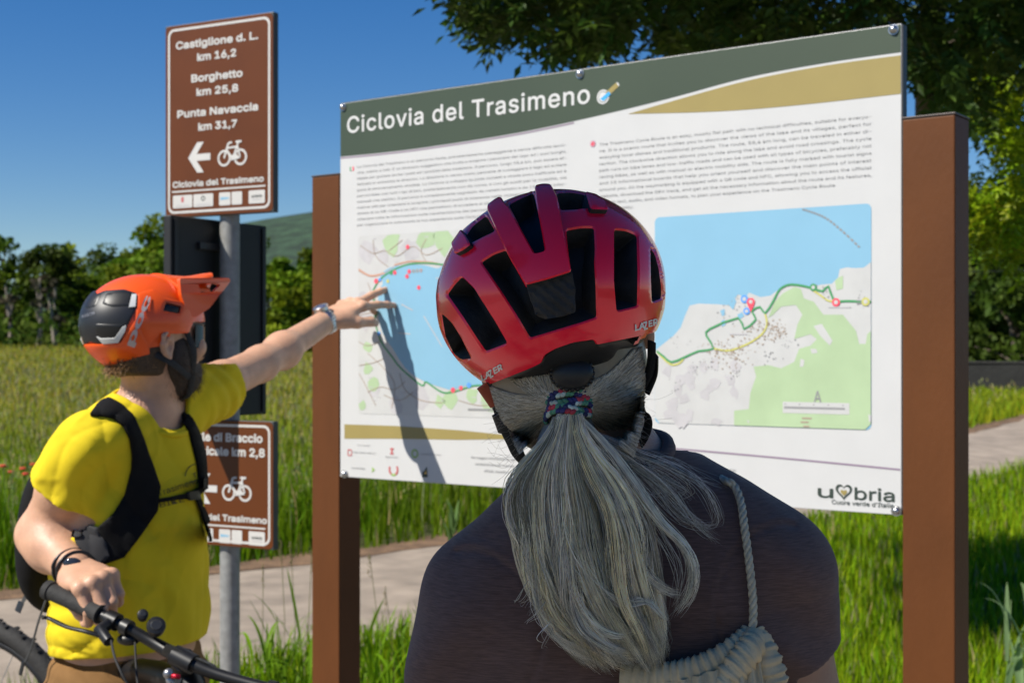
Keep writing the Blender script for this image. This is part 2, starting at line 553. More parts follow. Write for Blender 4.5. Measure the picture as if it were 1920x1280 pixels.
post_brown = M('post_brown', (.098, .033, .0085), rough=.55, spec=.2, var=.10, scale=5, stretch=(2, 2, .8), detail=6, bump=.0006, bscale=60)
def to_uv(Pl): return lambda x, y, d: Pl.to3(x, y, d)

BX0, BZ0, BX1, BZ1 = -.4613, 2.675 * S, .7935, 2.029 * S
BT, BB = CAM + .674, CAM - .3265
PL = Plane((BX0, BZ0), (BX1, BZ1))
board = thing('information_board', (.166, 2.352 * S, 0), 'large white cycle route map board with green header between two brown posts', 'information board')
b3 = PL.to3
mb = MB().frame_box(b3(0, BB, -.022), b3(PL.W, BB, -.022) - b3(0, BB, -.022), b3(0, BT, -.022) - b3(0, BB, -.022), b3(0, BB, 0) - b3(0, BB, -.022), 0, .0012)
panel = mb.build('panel', [M('panel_core', (0.515, 0.515, 0.508), rough=.35, var=.02)], board)
mb = MB().frame_box(b3(PL.W - .0, BB + .001, -.0235), b3(.0025, 0, 0) - b3(0, 0, 0), (0, 0, BT - BB - .002), b3(0, 0, .022) - b3(0, 0, 0), 0)
mb.frame_box(b3(.002, BT, -.021), b3(PL.W - .004, 0, 0) - b3(0, 0, 0), (0, 0, .0015), b3(0, 0, .02) - b3(0, 0, 0), 0)
mb.build('edge_trim', [M('edge_trim', (.03, .03, .03), rough=.5)], panel)
# header
hdr = PL.poly([(638, 294), (720, 286), (800, 276), (960, 251), (1100, 222), (1250, 186), (1400, 146), (1550, 118), (1690, 98)])
hdr[0] = (0.0012, hdr[0][1]); hdr[-1] = (PL.W - .0012, hdr[-1][1])
hc = cat(hdr, 6)
mb = MB().extrude([(.0012, BT - .0012)] + [tuple(q[:2]) for q in hc] + [(PL.W - .0012, BT - .0012)], b3, .0006, .0006)
header = mb.build('header', board_green, board)
gold_up = cat(PL.poly([(1178, 214), (1250, 193), (1400, 152), (1550, 123), (1690, 104)]), 6); gold_up[-1][0] = PL.W - .0012
gold_lo = cat(PL.poly([(1690, 176), (1500, 197), (1350, 209), (1178, 214)]), 6); gold_lo[0][0] = PL.W - .0012
mb = MB().extrude([tuple(q) for q in gold_up] + [tuple(q) for q in gold_lo[:-1]], b3, .0006, .0006)
mb.build('gold_band', board_gold, board); mb = MB()
mb.extrude(PL.poly([(646, 795), (740, 798), (860, 806), (960, 816), (1010, 822), (860, 824), (740, 822), (646, 822)]), b3, .0006, .0006)
mb.build('gold_band', board_gold, board)
mb = MB().extrude([tuple(q) for q in ribbon2(hc[:24] - np.array([0, .004]), .0035)], b3, .0006, .0006); mb.build('rule_line', purple_ink, board)
mb = MB().extrude([tuple(q) for q in ribbon2(cat(PL.poly([(1010, 828), (1200, 836), (1450, 857), (1688, 880)]), 6), .004)], b3, .0006, .0006)
mb.build('rule_line', purple_ink, board)
# title
ti = MB()
x0, y0 = PL.px(652, 252); x1, y1 = PL.px(1106, 200)
put_text(ti, 'Ciclovia del Trasimeno', b3, x0, y0 + .003, .083, width=x1 - x0, d=.0012, bold=.012, spacing=1.06)
ti.build('title_lettering', M('white_ink', (0.561, 0.561, 0.548), rough=.4, var=0), header)
lg = MB()
lg.extrude([tuple(q) for q in ribbon2([PL.px(1132, 183), PL.px(1158, 159)], .012)], b3, .0013, .0013, 0)
lg.extrude(disc(*PL.px(1131, 182), .017, 18), b3, .0010, .0010, 1)
lg.extrude(disc(*PL.px(1131, 182), .013, 18), b3, .0012, .0012, 2)
lg.extrude(disc(*PL.px(1131, 182), .0115, 18), b3, .0014, .0014, 1)
lg.extrude([PL.px(1126, 186), PL.px(1142, 172), PL.px(1146, 177), PL.px(1132, 190)], b3, .0016, .0016, 3)
lg.extrude(PL.poly([(1120, 190), (1158, 154), (1162, 160), (1128, 195)]), b3, .0009, .0009, 1)
lg.build('route_emblem', [board_gold, bpy.data.materials['white_ink'], dark_ink, M('emblem_blue', (.05, .35, .7), rough=.4, var=0)], header)
# paragraphs
IT = ['La Ciclovia del Trasimeno è un percorso facile, prevalentemente pianeggiante e senza difficoltà tecni-',
 'che, adatto a tutti. È un itinerario suggestivo che invita a scoprire i panorami del lago ed i suoi borghi,',
 'ideale per gustare anche i piatti ed i prodotti della tradizione. Il percorso, lungo 58,4 km, può essere ef-',
 'fettuato in entrambe le direzioni. La direzione in senso orario permette di costeggiare il lago ed evitare',
 'punti di attraversamento stradale. La Ciclovia si sviluppa su piste ciclabili e strade poco trafficate ed è',
 'percorribile con tutti i tipi di bici, preferibilmente non da corsa, e con gli ausili per la mobilità, sia',
 'manuali che elettrici. Il percorso è completamente segnalato da cartelli turistici e da 15 tabelle infor-',
 'mative utili per orientarsi e scoprire i principali punti di interesse nelle vicinanze. La segnaletica è',
 'dotata di un QR-Code e un NFC che permettono di accedere al sito ufficiale, scaricare la traccia gpx,',
 'ottenere tutte le informazioni sulle caratteristiche del percorso, in formato testo, audio e video',
 'per organizzare in autonomia la tua esperienza sulla Ciclovia del Trasimeno']
EN = ['The Trasimeno Cycle Route is an easy, mostly flat path with no technical difficulties, suitable for everyo-',
 'ne. It is a scenic route that invites you to discover the views of the lake and its villages, perfect for',
 'enjoying local dishes and traditional products. The route, 58,4 km long, can be traveled in either di-',
 'rection. The clockwise direction allows you to ride along the lake and avoid road crossings. The cycle',
 'path runs on bike lanes and low-traffic roads and can be used with all types of bicycles, preferably not',
 'racing bikes, as well as with manual or electric mobility aids. The route is fully marked with tourist signs',
 'and 15 informational boards that help you orient yourself and discover the main points of interest',
 'around you. All the waymarking is equipped with a QR code and NFC, allowing you to access the official',
 'website, download the GPX track, and get all the necessary information about the route and its features,',
 'even in text, audio, and video formats, to plan your experience on the Trasimeno Cycle Route',
 'independently.']
tx = MB()
def para(lines, xl, xr, ytop, ybot, n, size, short={}):
    for i, l in enumerate(lines):
        h = ytop + (ybot - ytop) * i / (n - 1)
        put_text(tx, l, b3, xl, h, size, width=(xr - xl) * short.get(i, 1), d=.0008, res=1)
xl, ht = PL.px(670, 315); xr, _ = PL.px(1062, 277); _, hb = PL.px(670, 424)
para(IT, xl, xr, ht, hb, 11, .0118, {10: .78})
xl, ht = PL.px(1124, 271); xr, _ = PL.px(1634, 220); _, h9 = PL.px(1634, 331)
_, ht = PL.px(1634, 221)
para(EN, xl, xr, ht, ht + (h9 - ht) * 10 / 8, 11, .0124, {9: .88, 10: .14})
x, h = PL.px(845, 857)
for i, l in enumerate(['Per maggiori informazioni sul percorso, le sue', 'caratteristiche e per scaricare i materiali', 'ufficiali, inquadra il codice']):
    put_text(tx, l, b3, x + .16, h - i * .0158, .0125, align='C', d=.0008, res=1)
x, h = PL.px(1380, 884)
for i, l in enumerate(['For more information about the route and its', 'features and to download the official']):
    put_text(tx, l, b3, x, h - i * .0158, .0125, align='R', d=.0008, res=1)
tx.build('body_text', ink, board)
# flags and partner marks
fl = MB()
x, h = PL.px(660, 317)
for i, mi in enumerate((0, 1, 2)): fl.extrude([(x - .007 + i * .0047, h - .005), (x - .0023 + i * .0047, h - .005), (x - .0023 + i * .0047, h + .006), (x - .007 + i * .0047, h + .006)], b3, .0008, .0008, mi)
fm = [route_green, white_print, pin_red, M('flag_blue', (.03, .06, .3), rough=.5, var=0)]
fl.build('language_flag', fm, board); fl = MB()
x, h = PL.px(1112, 270)
fl.extrude(disc(x, h, .0075), b3, .0007, .0007, 3)
for a in (0, 90, 45, 135):
    c, s_ = math.cos(math.radians(a)) * .0072, math.sin(math.radians(a)) * .0072
    fl.extrude([tuple(q) for q in ribbon2([(x - c, h - s_), (x + c, h + s_)], .0034)], b3, .0009, .0009, 1)
    fl.extrude([tuple(q) for q in ribbon2([(x - c, h - s_), (x + c, h + s_)], .002)], b3, .0011, .0011, 2)
fl.build('language_flag', fm, board)
pm = MB()
pmm = [M('mark_red', (.45, .12, .12), rough=.5, var=0), ink, M('mark_green', (.28, .42, .12), rough=.5, var=0), dark_ink, route_orange]
def flush(nm='partner_mark'):
    global pm
    pm.build(nm, pmm, board); pm = MB()
x, h = PL.px(656, 848); pm.extrude(rrect(x - .008, h - .009, x + .008, h + .009, .004), b3, .0008, .0008, 0, [rrect(x - .005, h - .006, x + .005, h + .006, .002)])
flush()
for xx, yy, t in ((683, 850, 'FONDO EUROPEO AGRICOLO'), (682, 836, 'Con il contributo'), (735, 858, 'Regione Umbria'), (808, 853, 'Comunità del Trasimeno'), (672, 879, 'SVILUPPUMBRIA')):
    put_text(pm, t, b3, *PL.px(xx, yy), .0085, align='C', mi=1, d=.0008, res=1)
flush('partner_lettering')
x, h = PL.px(735, 845); pm.extrude([(x - .006, h - .009), (x + .006, h - .009), (x + .006, h - .006), (x + .003, h - .004), (x + .003, h + .002), (x + .006, h + .004), (x + .006, h + .008), (x - .006, h + .008), (x - .006, h + .004), (x - .003, h + .002), (x - .003, h - .004), (x - .006, h - .006)], b3, .0008, .0008, 0)
flush(); x, h = PL.px(778, 850); pm.extrude(disc(x, h, .012), b3, .0008, .0008, 2, [disc(x, h, .007)])
flush(); x, h = PL.px(700, 880); pm.extrude([(x - .004, h - .008), (x + .006, h), (x - .004, h + .008)], b3, .0008, .0008, 2)
flush(); x, h = PL.px(738, 882)
for a0, a1, mi in ((150, 240, 0), (245, 300, 2), (300, 400, 0)):
    arc = [(x + .014 * math.cos(math.radians(a)), h + .003 + .014 * math.sin(math.radians(a))) for a in np.linspace(a0, a1, 8)]
    pm.extrude([tuple(q) for q in ribbon2(arc, .006)], b3, .0008, .0008, mi)
flush(); x, h = PL.px(797, 884); pm.extrude([(x - .009, h - .014), (x + .009, h - .014), (x + .007, h + .014), (x, h + .005), (x - .009, h - .002)], b3, .0008, .0008, 3)
pm.extrude([(x - .002, h - .006), (x + .006, h - .005), (x + .004, h + .004)], b3, .001, .001, 4)
flush()
# region mark: u, heart, bria
um = MB()
xa, ha = PL.px(1534, 931); xb, _ = PL.px(1562, 931); xc, _ = PL.px(1603, 933); xd, hd = PL.px(1677, 934)
put_text(um, 'u', b3, xa, ha, .048, width=xb - xa, d=.0008, bold=.016)
put_text(um, 'bria', b3, xc, ha, .048, width=xd - xc, d=.0008, bold=.016)
def heart(cx, cy, r):
    return [(cx + r * 16 * math.sin(t) ** 3 / 16, cy + r * (13 * math.cos(t) - 5 * math.cos(2 * t) - 2 * math.cos(3 * t) - math.cos(4 * t)) / 16) for t in np.linspace(0, 2 * math.pi, 32)[:-1]]
hx = (xb + xc) / 2; hy = ha + .0155
um.extrude(heart(hx, hy, .0185), b3, .0008, .0008, 0, [heart(hx, hy, .0130)])
um.extrude(heart(hx, hy - .003, .0075), b3, .0008, .0008, 1)
xa, ha = PL.px(1560, 944); put_text(um, "Cuore verde d'Italia", b3, xa, ha, .017, width=xd - xa - .002, d=.0008, bold=.006)
um.build('region_mark', [dark_ink, board_gold], board)

# left map -------------------------------------------------------
lm = MB()
X0, H1 = PL.px(672, 443); _, H0 = PL.px(672, 775); X1, _ = PL.px(1075, 443)
lm.extrude(rrect(X0, H0, X1, H1, .008), b3, .0006, .0006, 0)
lake = PL.poly([(722, 508), (737, 500), (765, 497), (795, 497), (820, 503), (835, 498), (880, 500), (950, 520), (1010, 560), (1040, 620), (1020, 690), (960, 730), (920, 728), (880, 722), (850, 730), (835, 728), (795, 714), (768, 697), (752, 678), (738, 655), (722, 632), (712, 605), (708, 575), (712, 545), (718, 530), (714, 517)])
lk = cat(lake, 5, True)
lm.extrude([tuple(q) for q in lk], b3, .0012, .0012, 1)
rr = np.random.default_rng(3)
def blob(cx, cy, r, n=12, k=.35, rnd=rr): return [(cx + r * (1 + k * rnd.uniform(-1, 1)) * math.cos(2 * math.pi * i / n), cy + r * (1 + k * rnd.uniform(-1, 1)) * math.sin(2 * math.pi * i / n)) for i in range(n)]
for px_, py_, r in ((735, 455, .03), (830, 450, .035), (800, 448, .03), (690, 650, .014), (690, 690, .016), (700, 720, .02), (920, 745, .03), (845, 748, .025), (825, 752, .016), (885, 740, .02), (680, 760, .012), (950, 770, .03)):
    x, h = PL.px(px_, py_)
    q = np.array(blob(x, h, r, 9)); q[:, 0] = np.clip(q[:, 0], X0 + .001, X1 - .001); q[:, 1] = np.clip(q[:, 1], H0 + .001, H1 - .001)
    lm.extrude([tuple(a) for a in q], b3, .0009, .0009, 2)
for px_, py_, r in ((690, 470, .03), (720, 480, .02), (770, 470, .03), (680, 560, .02), (685, 600, .025), (700, 730, .02), (740, 760, .025), (790, 745, .03)):
    x, h = PL.px(px_, py_)
    q = np.array(blob(x, h, r, 9)); q[:, 0] = np.clip(q[:, 0], X0 + .001, X1 - .001); q[:, 1] = np.clip(q[:, 1], H0 + .001, H1 - .001)
    lm.extrude([tuple(a) for a in q], b3, .0008, .0008, 6)
def road(pts, w_, mi, d): lm.extrude([tuple(q) for q in ribbon2(cat(PL.poly(pts), 5), w_)], b3, d, d, mi)
for pts in ([(673, 508), (690, 516), (715, 515), (740, 500)], [(676, 460), (700, 475), (722, 470), (745, 480), (775, 462), (800, 478), (830, 465)], [(674, 685), (700, 680), (720, 672)], [(673, 640), (690, 648), (715, 640)],
            [(690, 735), (715, 725), (740, 730), (760, 715)], [(674, 700), (690, 730), (705, 760)], [(750, 700), (760, 730), (790, 750), (830, 755)], [(720, 740), (750, 750), (775, 735)], [(700, 450), (705, 480), (728, 500)], [(690, 530), (700, 560), (705, 600), (712, 640)],
            [(800, 448), (790, 470), (800, 492)], [(860, 750), (900, 760), (950, 755)], [(675, 590), (700, 585)], [(730, 470), (755, 450)], [(690, 662), (720, 690), (740, 720), (735, 765)]):
    road(pts, .0019, 3, .0014)
road([(673, 505), (695, 517), (722, 512)], .005, 7, .0015); road([(740, 497), (770, 490), (810, 492), (830, 497)], .004, 7, .0015)
road([(700, 545), (712, 525), (735, 508), (765, 496), (800, 493), (840, 497), (900, 503)], .0042, 4, .0017)
road([(702, 555), (703, 590), (708, 620), (718, 645), (735, 668), (752, 690), (785, 718), (795, 722), (800, 716), (830, 735), (855, 733), (900, 722), (960, 738)], .0042, 4, .0017)
for px_, py_, mi, r in ((765, 463, 5, .006), (741, 511, 5, .006), (764, 518, 5, .006), (768, 509, 5, .006), (786, 539, 5, .006), (706, 527, 5, .007), (850, 731, 5, .007), (865, 727, 5, .006), (734, 511, 4, .006), (703, 570, 4, .006), (706, 588, 4, .006), (728, 527, 8, .005), (713, 524, 9, .005), (880, 722, 9, .007), (711, 625, 9, .006)):
    lm.extrude(disc(*PL.px(px_, py_), r, 10), b3, .002, .002, mi)
for i, px_ in enumerate((776, 783, 790)): lm.extrude(disc(*PL.px(px_, 508 - i * .6), .0048, 10), b3, .002, .002, 7 if i == 2 else 3, [disc(*PL.px(px_, 508 - i * .6), .0025, 10)])
for (a, b, c_, d_) in ((753, 570, 775, 582), (795, 592, 830, 650), (748, 624, 770, 626), (818, 522, 830, 520)):
    lm.extrude([tuple(q) for q in ribbon2([PL.px(a, b), PL.px(c_, d_)], .0028)], b3, .0016, .0016, 6)
lm.extrude([tuple(q) for q in ribbon2([PL.px(878, 767), PL.px(940, 768)], .005)], b3, .0016, .0016, 10)
for k in range(90):
    x, h = rr.uniform(X0 + .01, X1 - .02), rr.uniform(H0 + .01, H1 - .01)
    lm.extrude([(x, h), (x + rr.uniform(.006, .02), h), (x + .012, h + .0022), (x, h + .0022)], b3, .0011, .0011, 6)
map_white = M('map_white', (0.488, 0.488, 0.475), rough=.35, var=.04, scale=20)
mats_map = [map_white, lake_blue, map_green, map_road, route_green, pin_red, map_grey, M('map_pink_road', (0.495, 0.277, 0.198), rough=.4, var=0), M('map_yellow', (0.495, 0.475, 0.132), rough=.4, var=0), pin_blue, ink]
lm.build('lake_map', mats_map, board)
# right map ------------------------------------------------------
rm = MB()
C8 = lambda x, y: PL.px(1100 + x / 1.642, 200 + y / 1.642)
XA, HA = PL.px(1228, 408); XB, _ = PL.px(1634, 382); _, HB = PL.px(1634, 806)
rm.extrude(rrect(XA, HB, XB, HA, .012, 6), b3, .0006, .0006, 1)
def c8(pts): return [C8(*p) for p in pts]
land = c8([(205, 752), (230, 735), (268, 705), (290, 680), (305, 640), (318, 612), (345, 606), (400, 608), (445, 612), (462, 600), (455, 585), (470, 578), (490, 590), (500, 572), (520, 580), (535, 586), (565, 582), (585, 568), (605, 552), (650, 545), (690, 558), (720, 548), (755, 545), (775, 525), (780, 500), (800, 495), (830, 497), (855, 495), (876, 478)])
land[-1] = (XB - .0006, land[-1][1])
rm.extrude([(XA + .0006, HB + .013)] + [(XA + .0006, land[0][1])] + land[1:] + [(XB - .0006, HB + .013), (XB - .013, HB + .0006), (XA + .013, HB + .0006)], b3, .0012, .0012, 0)
g = c8([(455, 985), (455, 935), (500, 930), (505, 880), (523, 830), (515, 800), (560, 795), (600, 805), (640, 785), (655, 745), (690, 735), (710, 715), (690, 700), (640, 715), (650, 670), (665, 640), (645, 610), (600, 615), (575, 640), (560, 650), (580, 600), (605, 575), (640, 555), (660, 560), (670, 590), (700, 600), (730, 640), (790, 640), (830, 690), (840, 730), (860, 730), (865, 700), (876, 690)])
g[-1] = (XB - .0008, g[-1][1])
rm.extrude(g + [(XB - .0008, HB + .013), (XB - .013, HB + .0008), (C8(455, 985)[0], HB + .0008)], b3, .0016, .0016, 2)
rm.extrude(c8([(765, 535), (778, 525), (790, 520), (790, 560), (770, 565)]), b3, .0016, .0016, 2)
for q in ([(700, 675), (725, 668), (758, 720), (750, 735), (720, 705)], [(660, 775), (672, 780), (668, 800), (657, 800)], [(690, 745), (708, 745), (712, 757), (695, 760)], [(868, 945), (876, 950), (876, 970), (870, 968)], [(494, 965), (502, 966), (500, 975)]):
    rm.extrude(c8(q), b3, .0019, .0019, 0)
for k in range(26):
    a, b = rr.uniform(250, 470), rr.uniform(790, 970)
    rm.extrude([C8(a + rr.uniform(8, 22) * math.cos(t), b + rr.uniform(8, 30) * math.sin(t)) for t in np.linspace(0, 6.28, 8)[:-1]], b3, .0014 + k * 1e-5, .0014 + k * 1e-5, 6)
for q in ([(440, 612), (455, 590), (462, 600), (452, 625)], [(415, 660), (425, 655), (430, 670), (418, 678)], [(465, 640), (480, 632), (486, 645), (470, 655)], [(412, 628), (425, 622), (428, 640), (418, 645)], [(455, 570), (465, 578), (460, 590), (452, 582)]):
    rm.extrude(c8(q), b3, .0017, .0017, 1)
for k in range(260):
    t = rr.uniform(0, 1)
    cx = [(400, 745), (455, 752), (520, 715), (555, 690), (580, 690), (430, 780)][int(rr.integers(6))]
    x, h = C8(cx[0] + rr.normal(0, 26), cx[1] + rr.normal(0, 18)); s_ = rr.uniform(.0012, .0035)
    rm.extrude([(x, h), (x + s_, h + s_ * .3), (x + s_ * .8, h + s_ * 1.2), (x - s_ * .2, h + s_)], b3, .0021, .0021, 3)
for k in range(120):
    cx = [(330, 800), (390, 800), (285, 720), (455, 820), (620, 740), (265, 870), (840, 600), (570, 770), (460, 600), (730, 580), (430, 640)][int(rr.integers(11))]
    x, h = C8(cx[0] + rr.normal(0, 14), cx[1] + rr.normal(0, 14)); s_ = rr.uniform(.001, .003)
    rm.extrude([(x, h), (x + s_, h), (x + s_, h + s_ * 1.3), (x, h + s_)], b3, .0021, .0021, 10)
def r8(pts, w_, mi, d, sm=False):
    q = np.array(c8(pts)); rm.extrude([tuple(a) for a in ribbon2(cat(q, 5) if sm else densify(q, .02)[:-max(1, 0)] if False else np.array(cat(q, 2)), w_)], b3, d, d, mi)
r8([(392, 744), (440, 750), (500, 728), (540, 700), (556, 670), (550, 635)], .0042, 8, .0021, True); r8([(218, 755), (258, 792), (285, 790), (300, 775)], .0042, 8, .0021, True); r8([(690, 560), (720, 580), (745, 597), (765, 598)], .004, 8, .0021, True)
r8([(217, 752), (240, 770), (262, 786), (300, 772), (345, 752), (392, 744), (370, 705), (380, 684), (468, 650), (485, 684), (522, 655), (510, 630), (535, 616), (550, 636), (575, 600), (590, 570), (605, 555), (630, 547), (670, 552), (700, 560)], .0046, 4, .0024)
r8([(700, 560), (728, 568), (745, 552), (762, 596), (800, 598), (876, 600)], .0046, 4, .0024)
for a, b, mi, r in ((487, 592, 9, .009), (494, 629, 9, .008), (699, 556, 4, .008), (769, 602, 5, .009), (860, 600, 8, .009)):
    rm.extrude(disc(*C8(a, b), r, 14), b3, .0026, .0026, mi); rm.extrude(disc(*C8(a, b), r * .5, 10), b3, .0029, .0029, 0)
x, h = C8(507, 606)
rm.extrude([(x, h - .019), (x + .009, h), (x + .0095, h + .006), (x + .005, h + .012), (x - .005, h + .012), (x - .0095, h + .006), (x - .009, h)], b3, .0028, .0028, 5)
rm.extrude(disc(x, h + .004, .0045, 10), b3, .0031, .0031, 0)
arc = cat(c8([(665, 316), (700, 327), (740, 345), (790, 385), (843, 435)]), 10)
for i in range(0, len(arc) - 2, 2): rm.extrude([tuple(q) for q in ribbon2(arc[i:i + 3] * np.array([1, 1]) if False else np.array([arc[i], arc[i] * .35 + arc[i + 2] * .65]), .0042)], b3, .0013, .0013, 10)
xs, hs = C8(605, 942); xe, he = C8(810, 912)
rm.extrude([(xs, hs), (xe, hs), (xe, he), (xs, he)], b3, .0019, .0019, 0)
rm.extrude([tuple(q) for q in ribbon2([(xs + .003, (hs + he) / 2), (xe - .01, (hs + he) / 2)], .0045)], b3, .0022, .0022, 10)
for k in range(5): rm.extrude(disc(xs + .006 + k * (xe - xs - .02) / 4, (hs + he) / 2 + .007, .0016, 6), b3, .0022, .0022, 10)
x, h = C8(712, 892)
rm.extrude([tuple(q) for q in ribbon2([(x - .007, h - .012), (x, h + .012)], .003)], b3, .0022, .0022, 10); rm.extrude([tuple(q) for q in ribbon2([(x + .007, h - .012), (x, h + .012)], .003)], b3, .0024, .0024, 10)
rm.extrude([tuple(q) for q in ribbon2([(x - .005, h - .004), (x + .005, h - .004)], .003)], b3, .0026, .0026, 10)
for k, (a, b) in enumerate(((664, 958), (660, 970), (668, 983))):
    x, h = C8(a, b); rm.extrude([tuple(q) for q in ribbon2([(x, h), (x + .022 - k * .004, h)], .0035)], b3, .0021, .0021, 3)
for a, b, c_, d_ in ((440, 700, 495, 700), (745, 617, 810, 617)): rm.extrude([tuple(q) for q in ribbon2([C8(a, b), C8(c_, b)], .003)], b3, .002, .002, 6)
r8([(832, 597), (846, 597), (846, 604), (832, 604)], .002, 10, .0027)
rm.build('town_map', mats_map, board)
# posts and bolts
def post(side):
    m = MB(); top = CAM + (.4835 if side == 0 else .478)
    a = b3(-.1035, -.02, .002) if side == 0 else b3(PL.W + .0035, -.02, .004)
    m.frame_box(a + 0 * a, b3(.101 if side == 0 else .108, 0, 0) - b3(0, 0, 0), (0, 0, top + .02), b3(0, 0, -.085) - b3(0, 0, 0), 0, .003)
    o = m.build('post', post_brown, board)
    c = MB().frame_box(b3(-.105 if side == 0 else PL.W + .002, top + .0005, .0035 if side == 0 else .0055), b3(.104 if side == 0 else .111, 0, 0) - b3(0, 0, 0), (0, 0, .004), b3(0, 0, -.088) - b3(0, 0, 0), 0, .001)
    c.build('post_cap', M('cap_dark', (.05, .035, .03), rough=.5), o)
post(0); post(1)
for px_, py_ in ((644, 201), (1088, 139), (1676, 56), (647, 888), (1681, 957)):
    a, h = PL.px(px_, py_); m = MB()
    for r, d0, d1 in ((.011, .0005, .003),):
        m.extrude(disc(a, h, r, 16), b3, d0, d1)
    ring = [disc(a, h, .009 * math.cos(t), 14) for t in (0, .5, 1.0, 1.4)]
    vs = [b3(x, y, .003 + .008 * math.sin(t)) for t, l in zip((0, .5, 1.0, 1.4), ring) for x, y in l]
    m.add(vs, [[i * 14 + k, i * 14 + (k + 1) % 14, (i + 1) * 14 + (k + 1) % 14, (i + 1) * 14 + k] for i in range(3) for k in range(14)] + [[42 + k for k in range(14)]])
    m.build('bolt', steel, board, smooth=True, auto=50)

# ---------------------------------------------------------------- waymark signpost
sign_brown = M('sign_brown', (.105, .028, .004), rough=.42, spec=.3, var=.08, scale=6)
sign_white = M('sign_white', (0.528, 0.515, 0.488), rough=.4, var=.03)
sign_edge = M('sign_edge', (.045, .05, .05), rough=.45, var=.1)
galv = M('galvanised', (.26, .26, .25), rough=.55, metal=.25, var=.18, scale=40)
SP = Plane((-1.0897, 3.13 * S), (-.716, 2.99 * S)); s3 = SP.to3
pole_z = SP.p0[1] + SP.u[1] * SP.px(431, 600)[0] + .058
pole_c = np.array([(431 - 960) / F * pole_z, pole_z])
post_ = thing('signpost', (pole_c[0], pole_c[1], 0), 'grey metal pole carrying two brown cycle route signs and a black panel', 'signpost')
MB().tube([(pole_c[0], pole_c[1], -.05), (pole_c[0], pole_c[1], 2.45)], .0305, 24).build('pole', galv, post_, smooth=True, auto=40)
def sign(hb, ht):
    o = MB().frame_box(s3(0, hb, -.024), s3(SP.W, 0, 0) - s3(0, 0, 0), (0, 0, ht - hb), s3(0, 0, .0235) - s3(0, 0, 0), 0, .002)
    o = o.build('sign_panel', sign_edge, post_)
    m = MB().extrude(rrect(.002, hb + .002, SP.W - .002, ht - .002, .016), s3, .0004, .0004, 0)
    m.build('face', sign_brown, o)
    m = MB().extrude(rrect(.012, hb + .012, SP.W - .012, ht - .012, .024, 8), s3, .001, .001, 0, [rrect(.0195, hb + .0195, SP.W - .0195, ht - .0195, .018, 8)])
    m.build('border', sign_white, o)
    return o
_, HT1 = SP.px(513, 22); _, HB1 = SP.px(516, 397)
_, HT2 = SP.px(515, 790); _, HB2 = SP.px(515, 1031)
s1 = sign(HB1, HT1); s2 = sign(HB2, HT2)
Cs = lambda x, y: SP.px(290 + x / 3.048, y / 3.048)
le = MB()
for t, xl, xr, y in (('Castiglione d. L.', 125, 590, None), ('km 16,2', 247, 465, None), ('Borghetto', 213, 502, None), ('km 25,8', 243, 477, None), ('Punta Navaccia', 133, 590, None), ('km 31,7', 253, 470, None), ('Ciclovia del Trasimeno', 106, 623, None)):
    yl = {'Castiglione d. L.': (275, 232), 'km 16,2': (345, 325), 'Borghetto': (468, 440), 'km 25,8': (545, 525), 'Punta Navaccia': (672, 632), 'km 31,7': (742, 730), 'Ciclovia del Trasimeno': (1072, 1038)}[t]
    a, h0 = Cs(xl, yl[0]); b, h1 = Cs(xr, yl[1])
    put_text(le, t, s3, a, (h0 + h1) / 2, .042 if 'Tras' not in t else .034, width=b - a, d=.0012, bold=.036)
def arrow_bike(m, m2, ax, bx):
    sc_ = .001
    x, h = ax
    L = .088
    m.extrude([(x, h), (x + .036, h + .047), (x + .062, h + .047), (x + .034, h + .0105), (x + L, h + .0105), (x + L, h - .0105), (x + .034, h - .0105), (x + .062, h - .047), (x + .036, h - .047)], s3, .0012, .0012)
    x, h = bx; m = m2
    for cx in (x + .026, x + .089):
        m.extrude(disc(cx, h, .0255, 20), s3, .0012, .0012, 0, [disc(cx, h, .0185, 18)])
    ln = lambda p, q, w_, d: m.extrude([tuple(k) for k in ribbon2([p, q], w_)], s3, d, d)
    ln((x + .026, h), (x + .043, h + .045), .007, .0014); ln((x + .043, h + .045), (x + .057, h + .047), .006, .0016); ln((x + .034, h + .03), (x + .075, h + .032), .006, .0018)
    ln((x + .036, h + .026), (x + .062, h - .006), .006, .0020); ln((x + .060, h - .004), (x + .082, h + .046), .006, .0022); ln((x + .072, h + .047), (x + .094, h + .047), .007, .0024)
    ln((x + .079, h + .034), (x + .089, h), .006, .0026); m.extrude([(x + .052, h - .009), (x + .09, h - .004), (x + .075, h + .01), (x + .058, h + .008)], s3, .0028, .0028)
def symbols(o, a, b):
    m1, m2 = MB(), MB(); arrow_bike(m1, m2, a, b); m1.build('arrow', sign_white, o); m2.build('bicycle_symbol', sign_white, o)
symbols(s1, Cs(193, 905), Cs(360, 908))
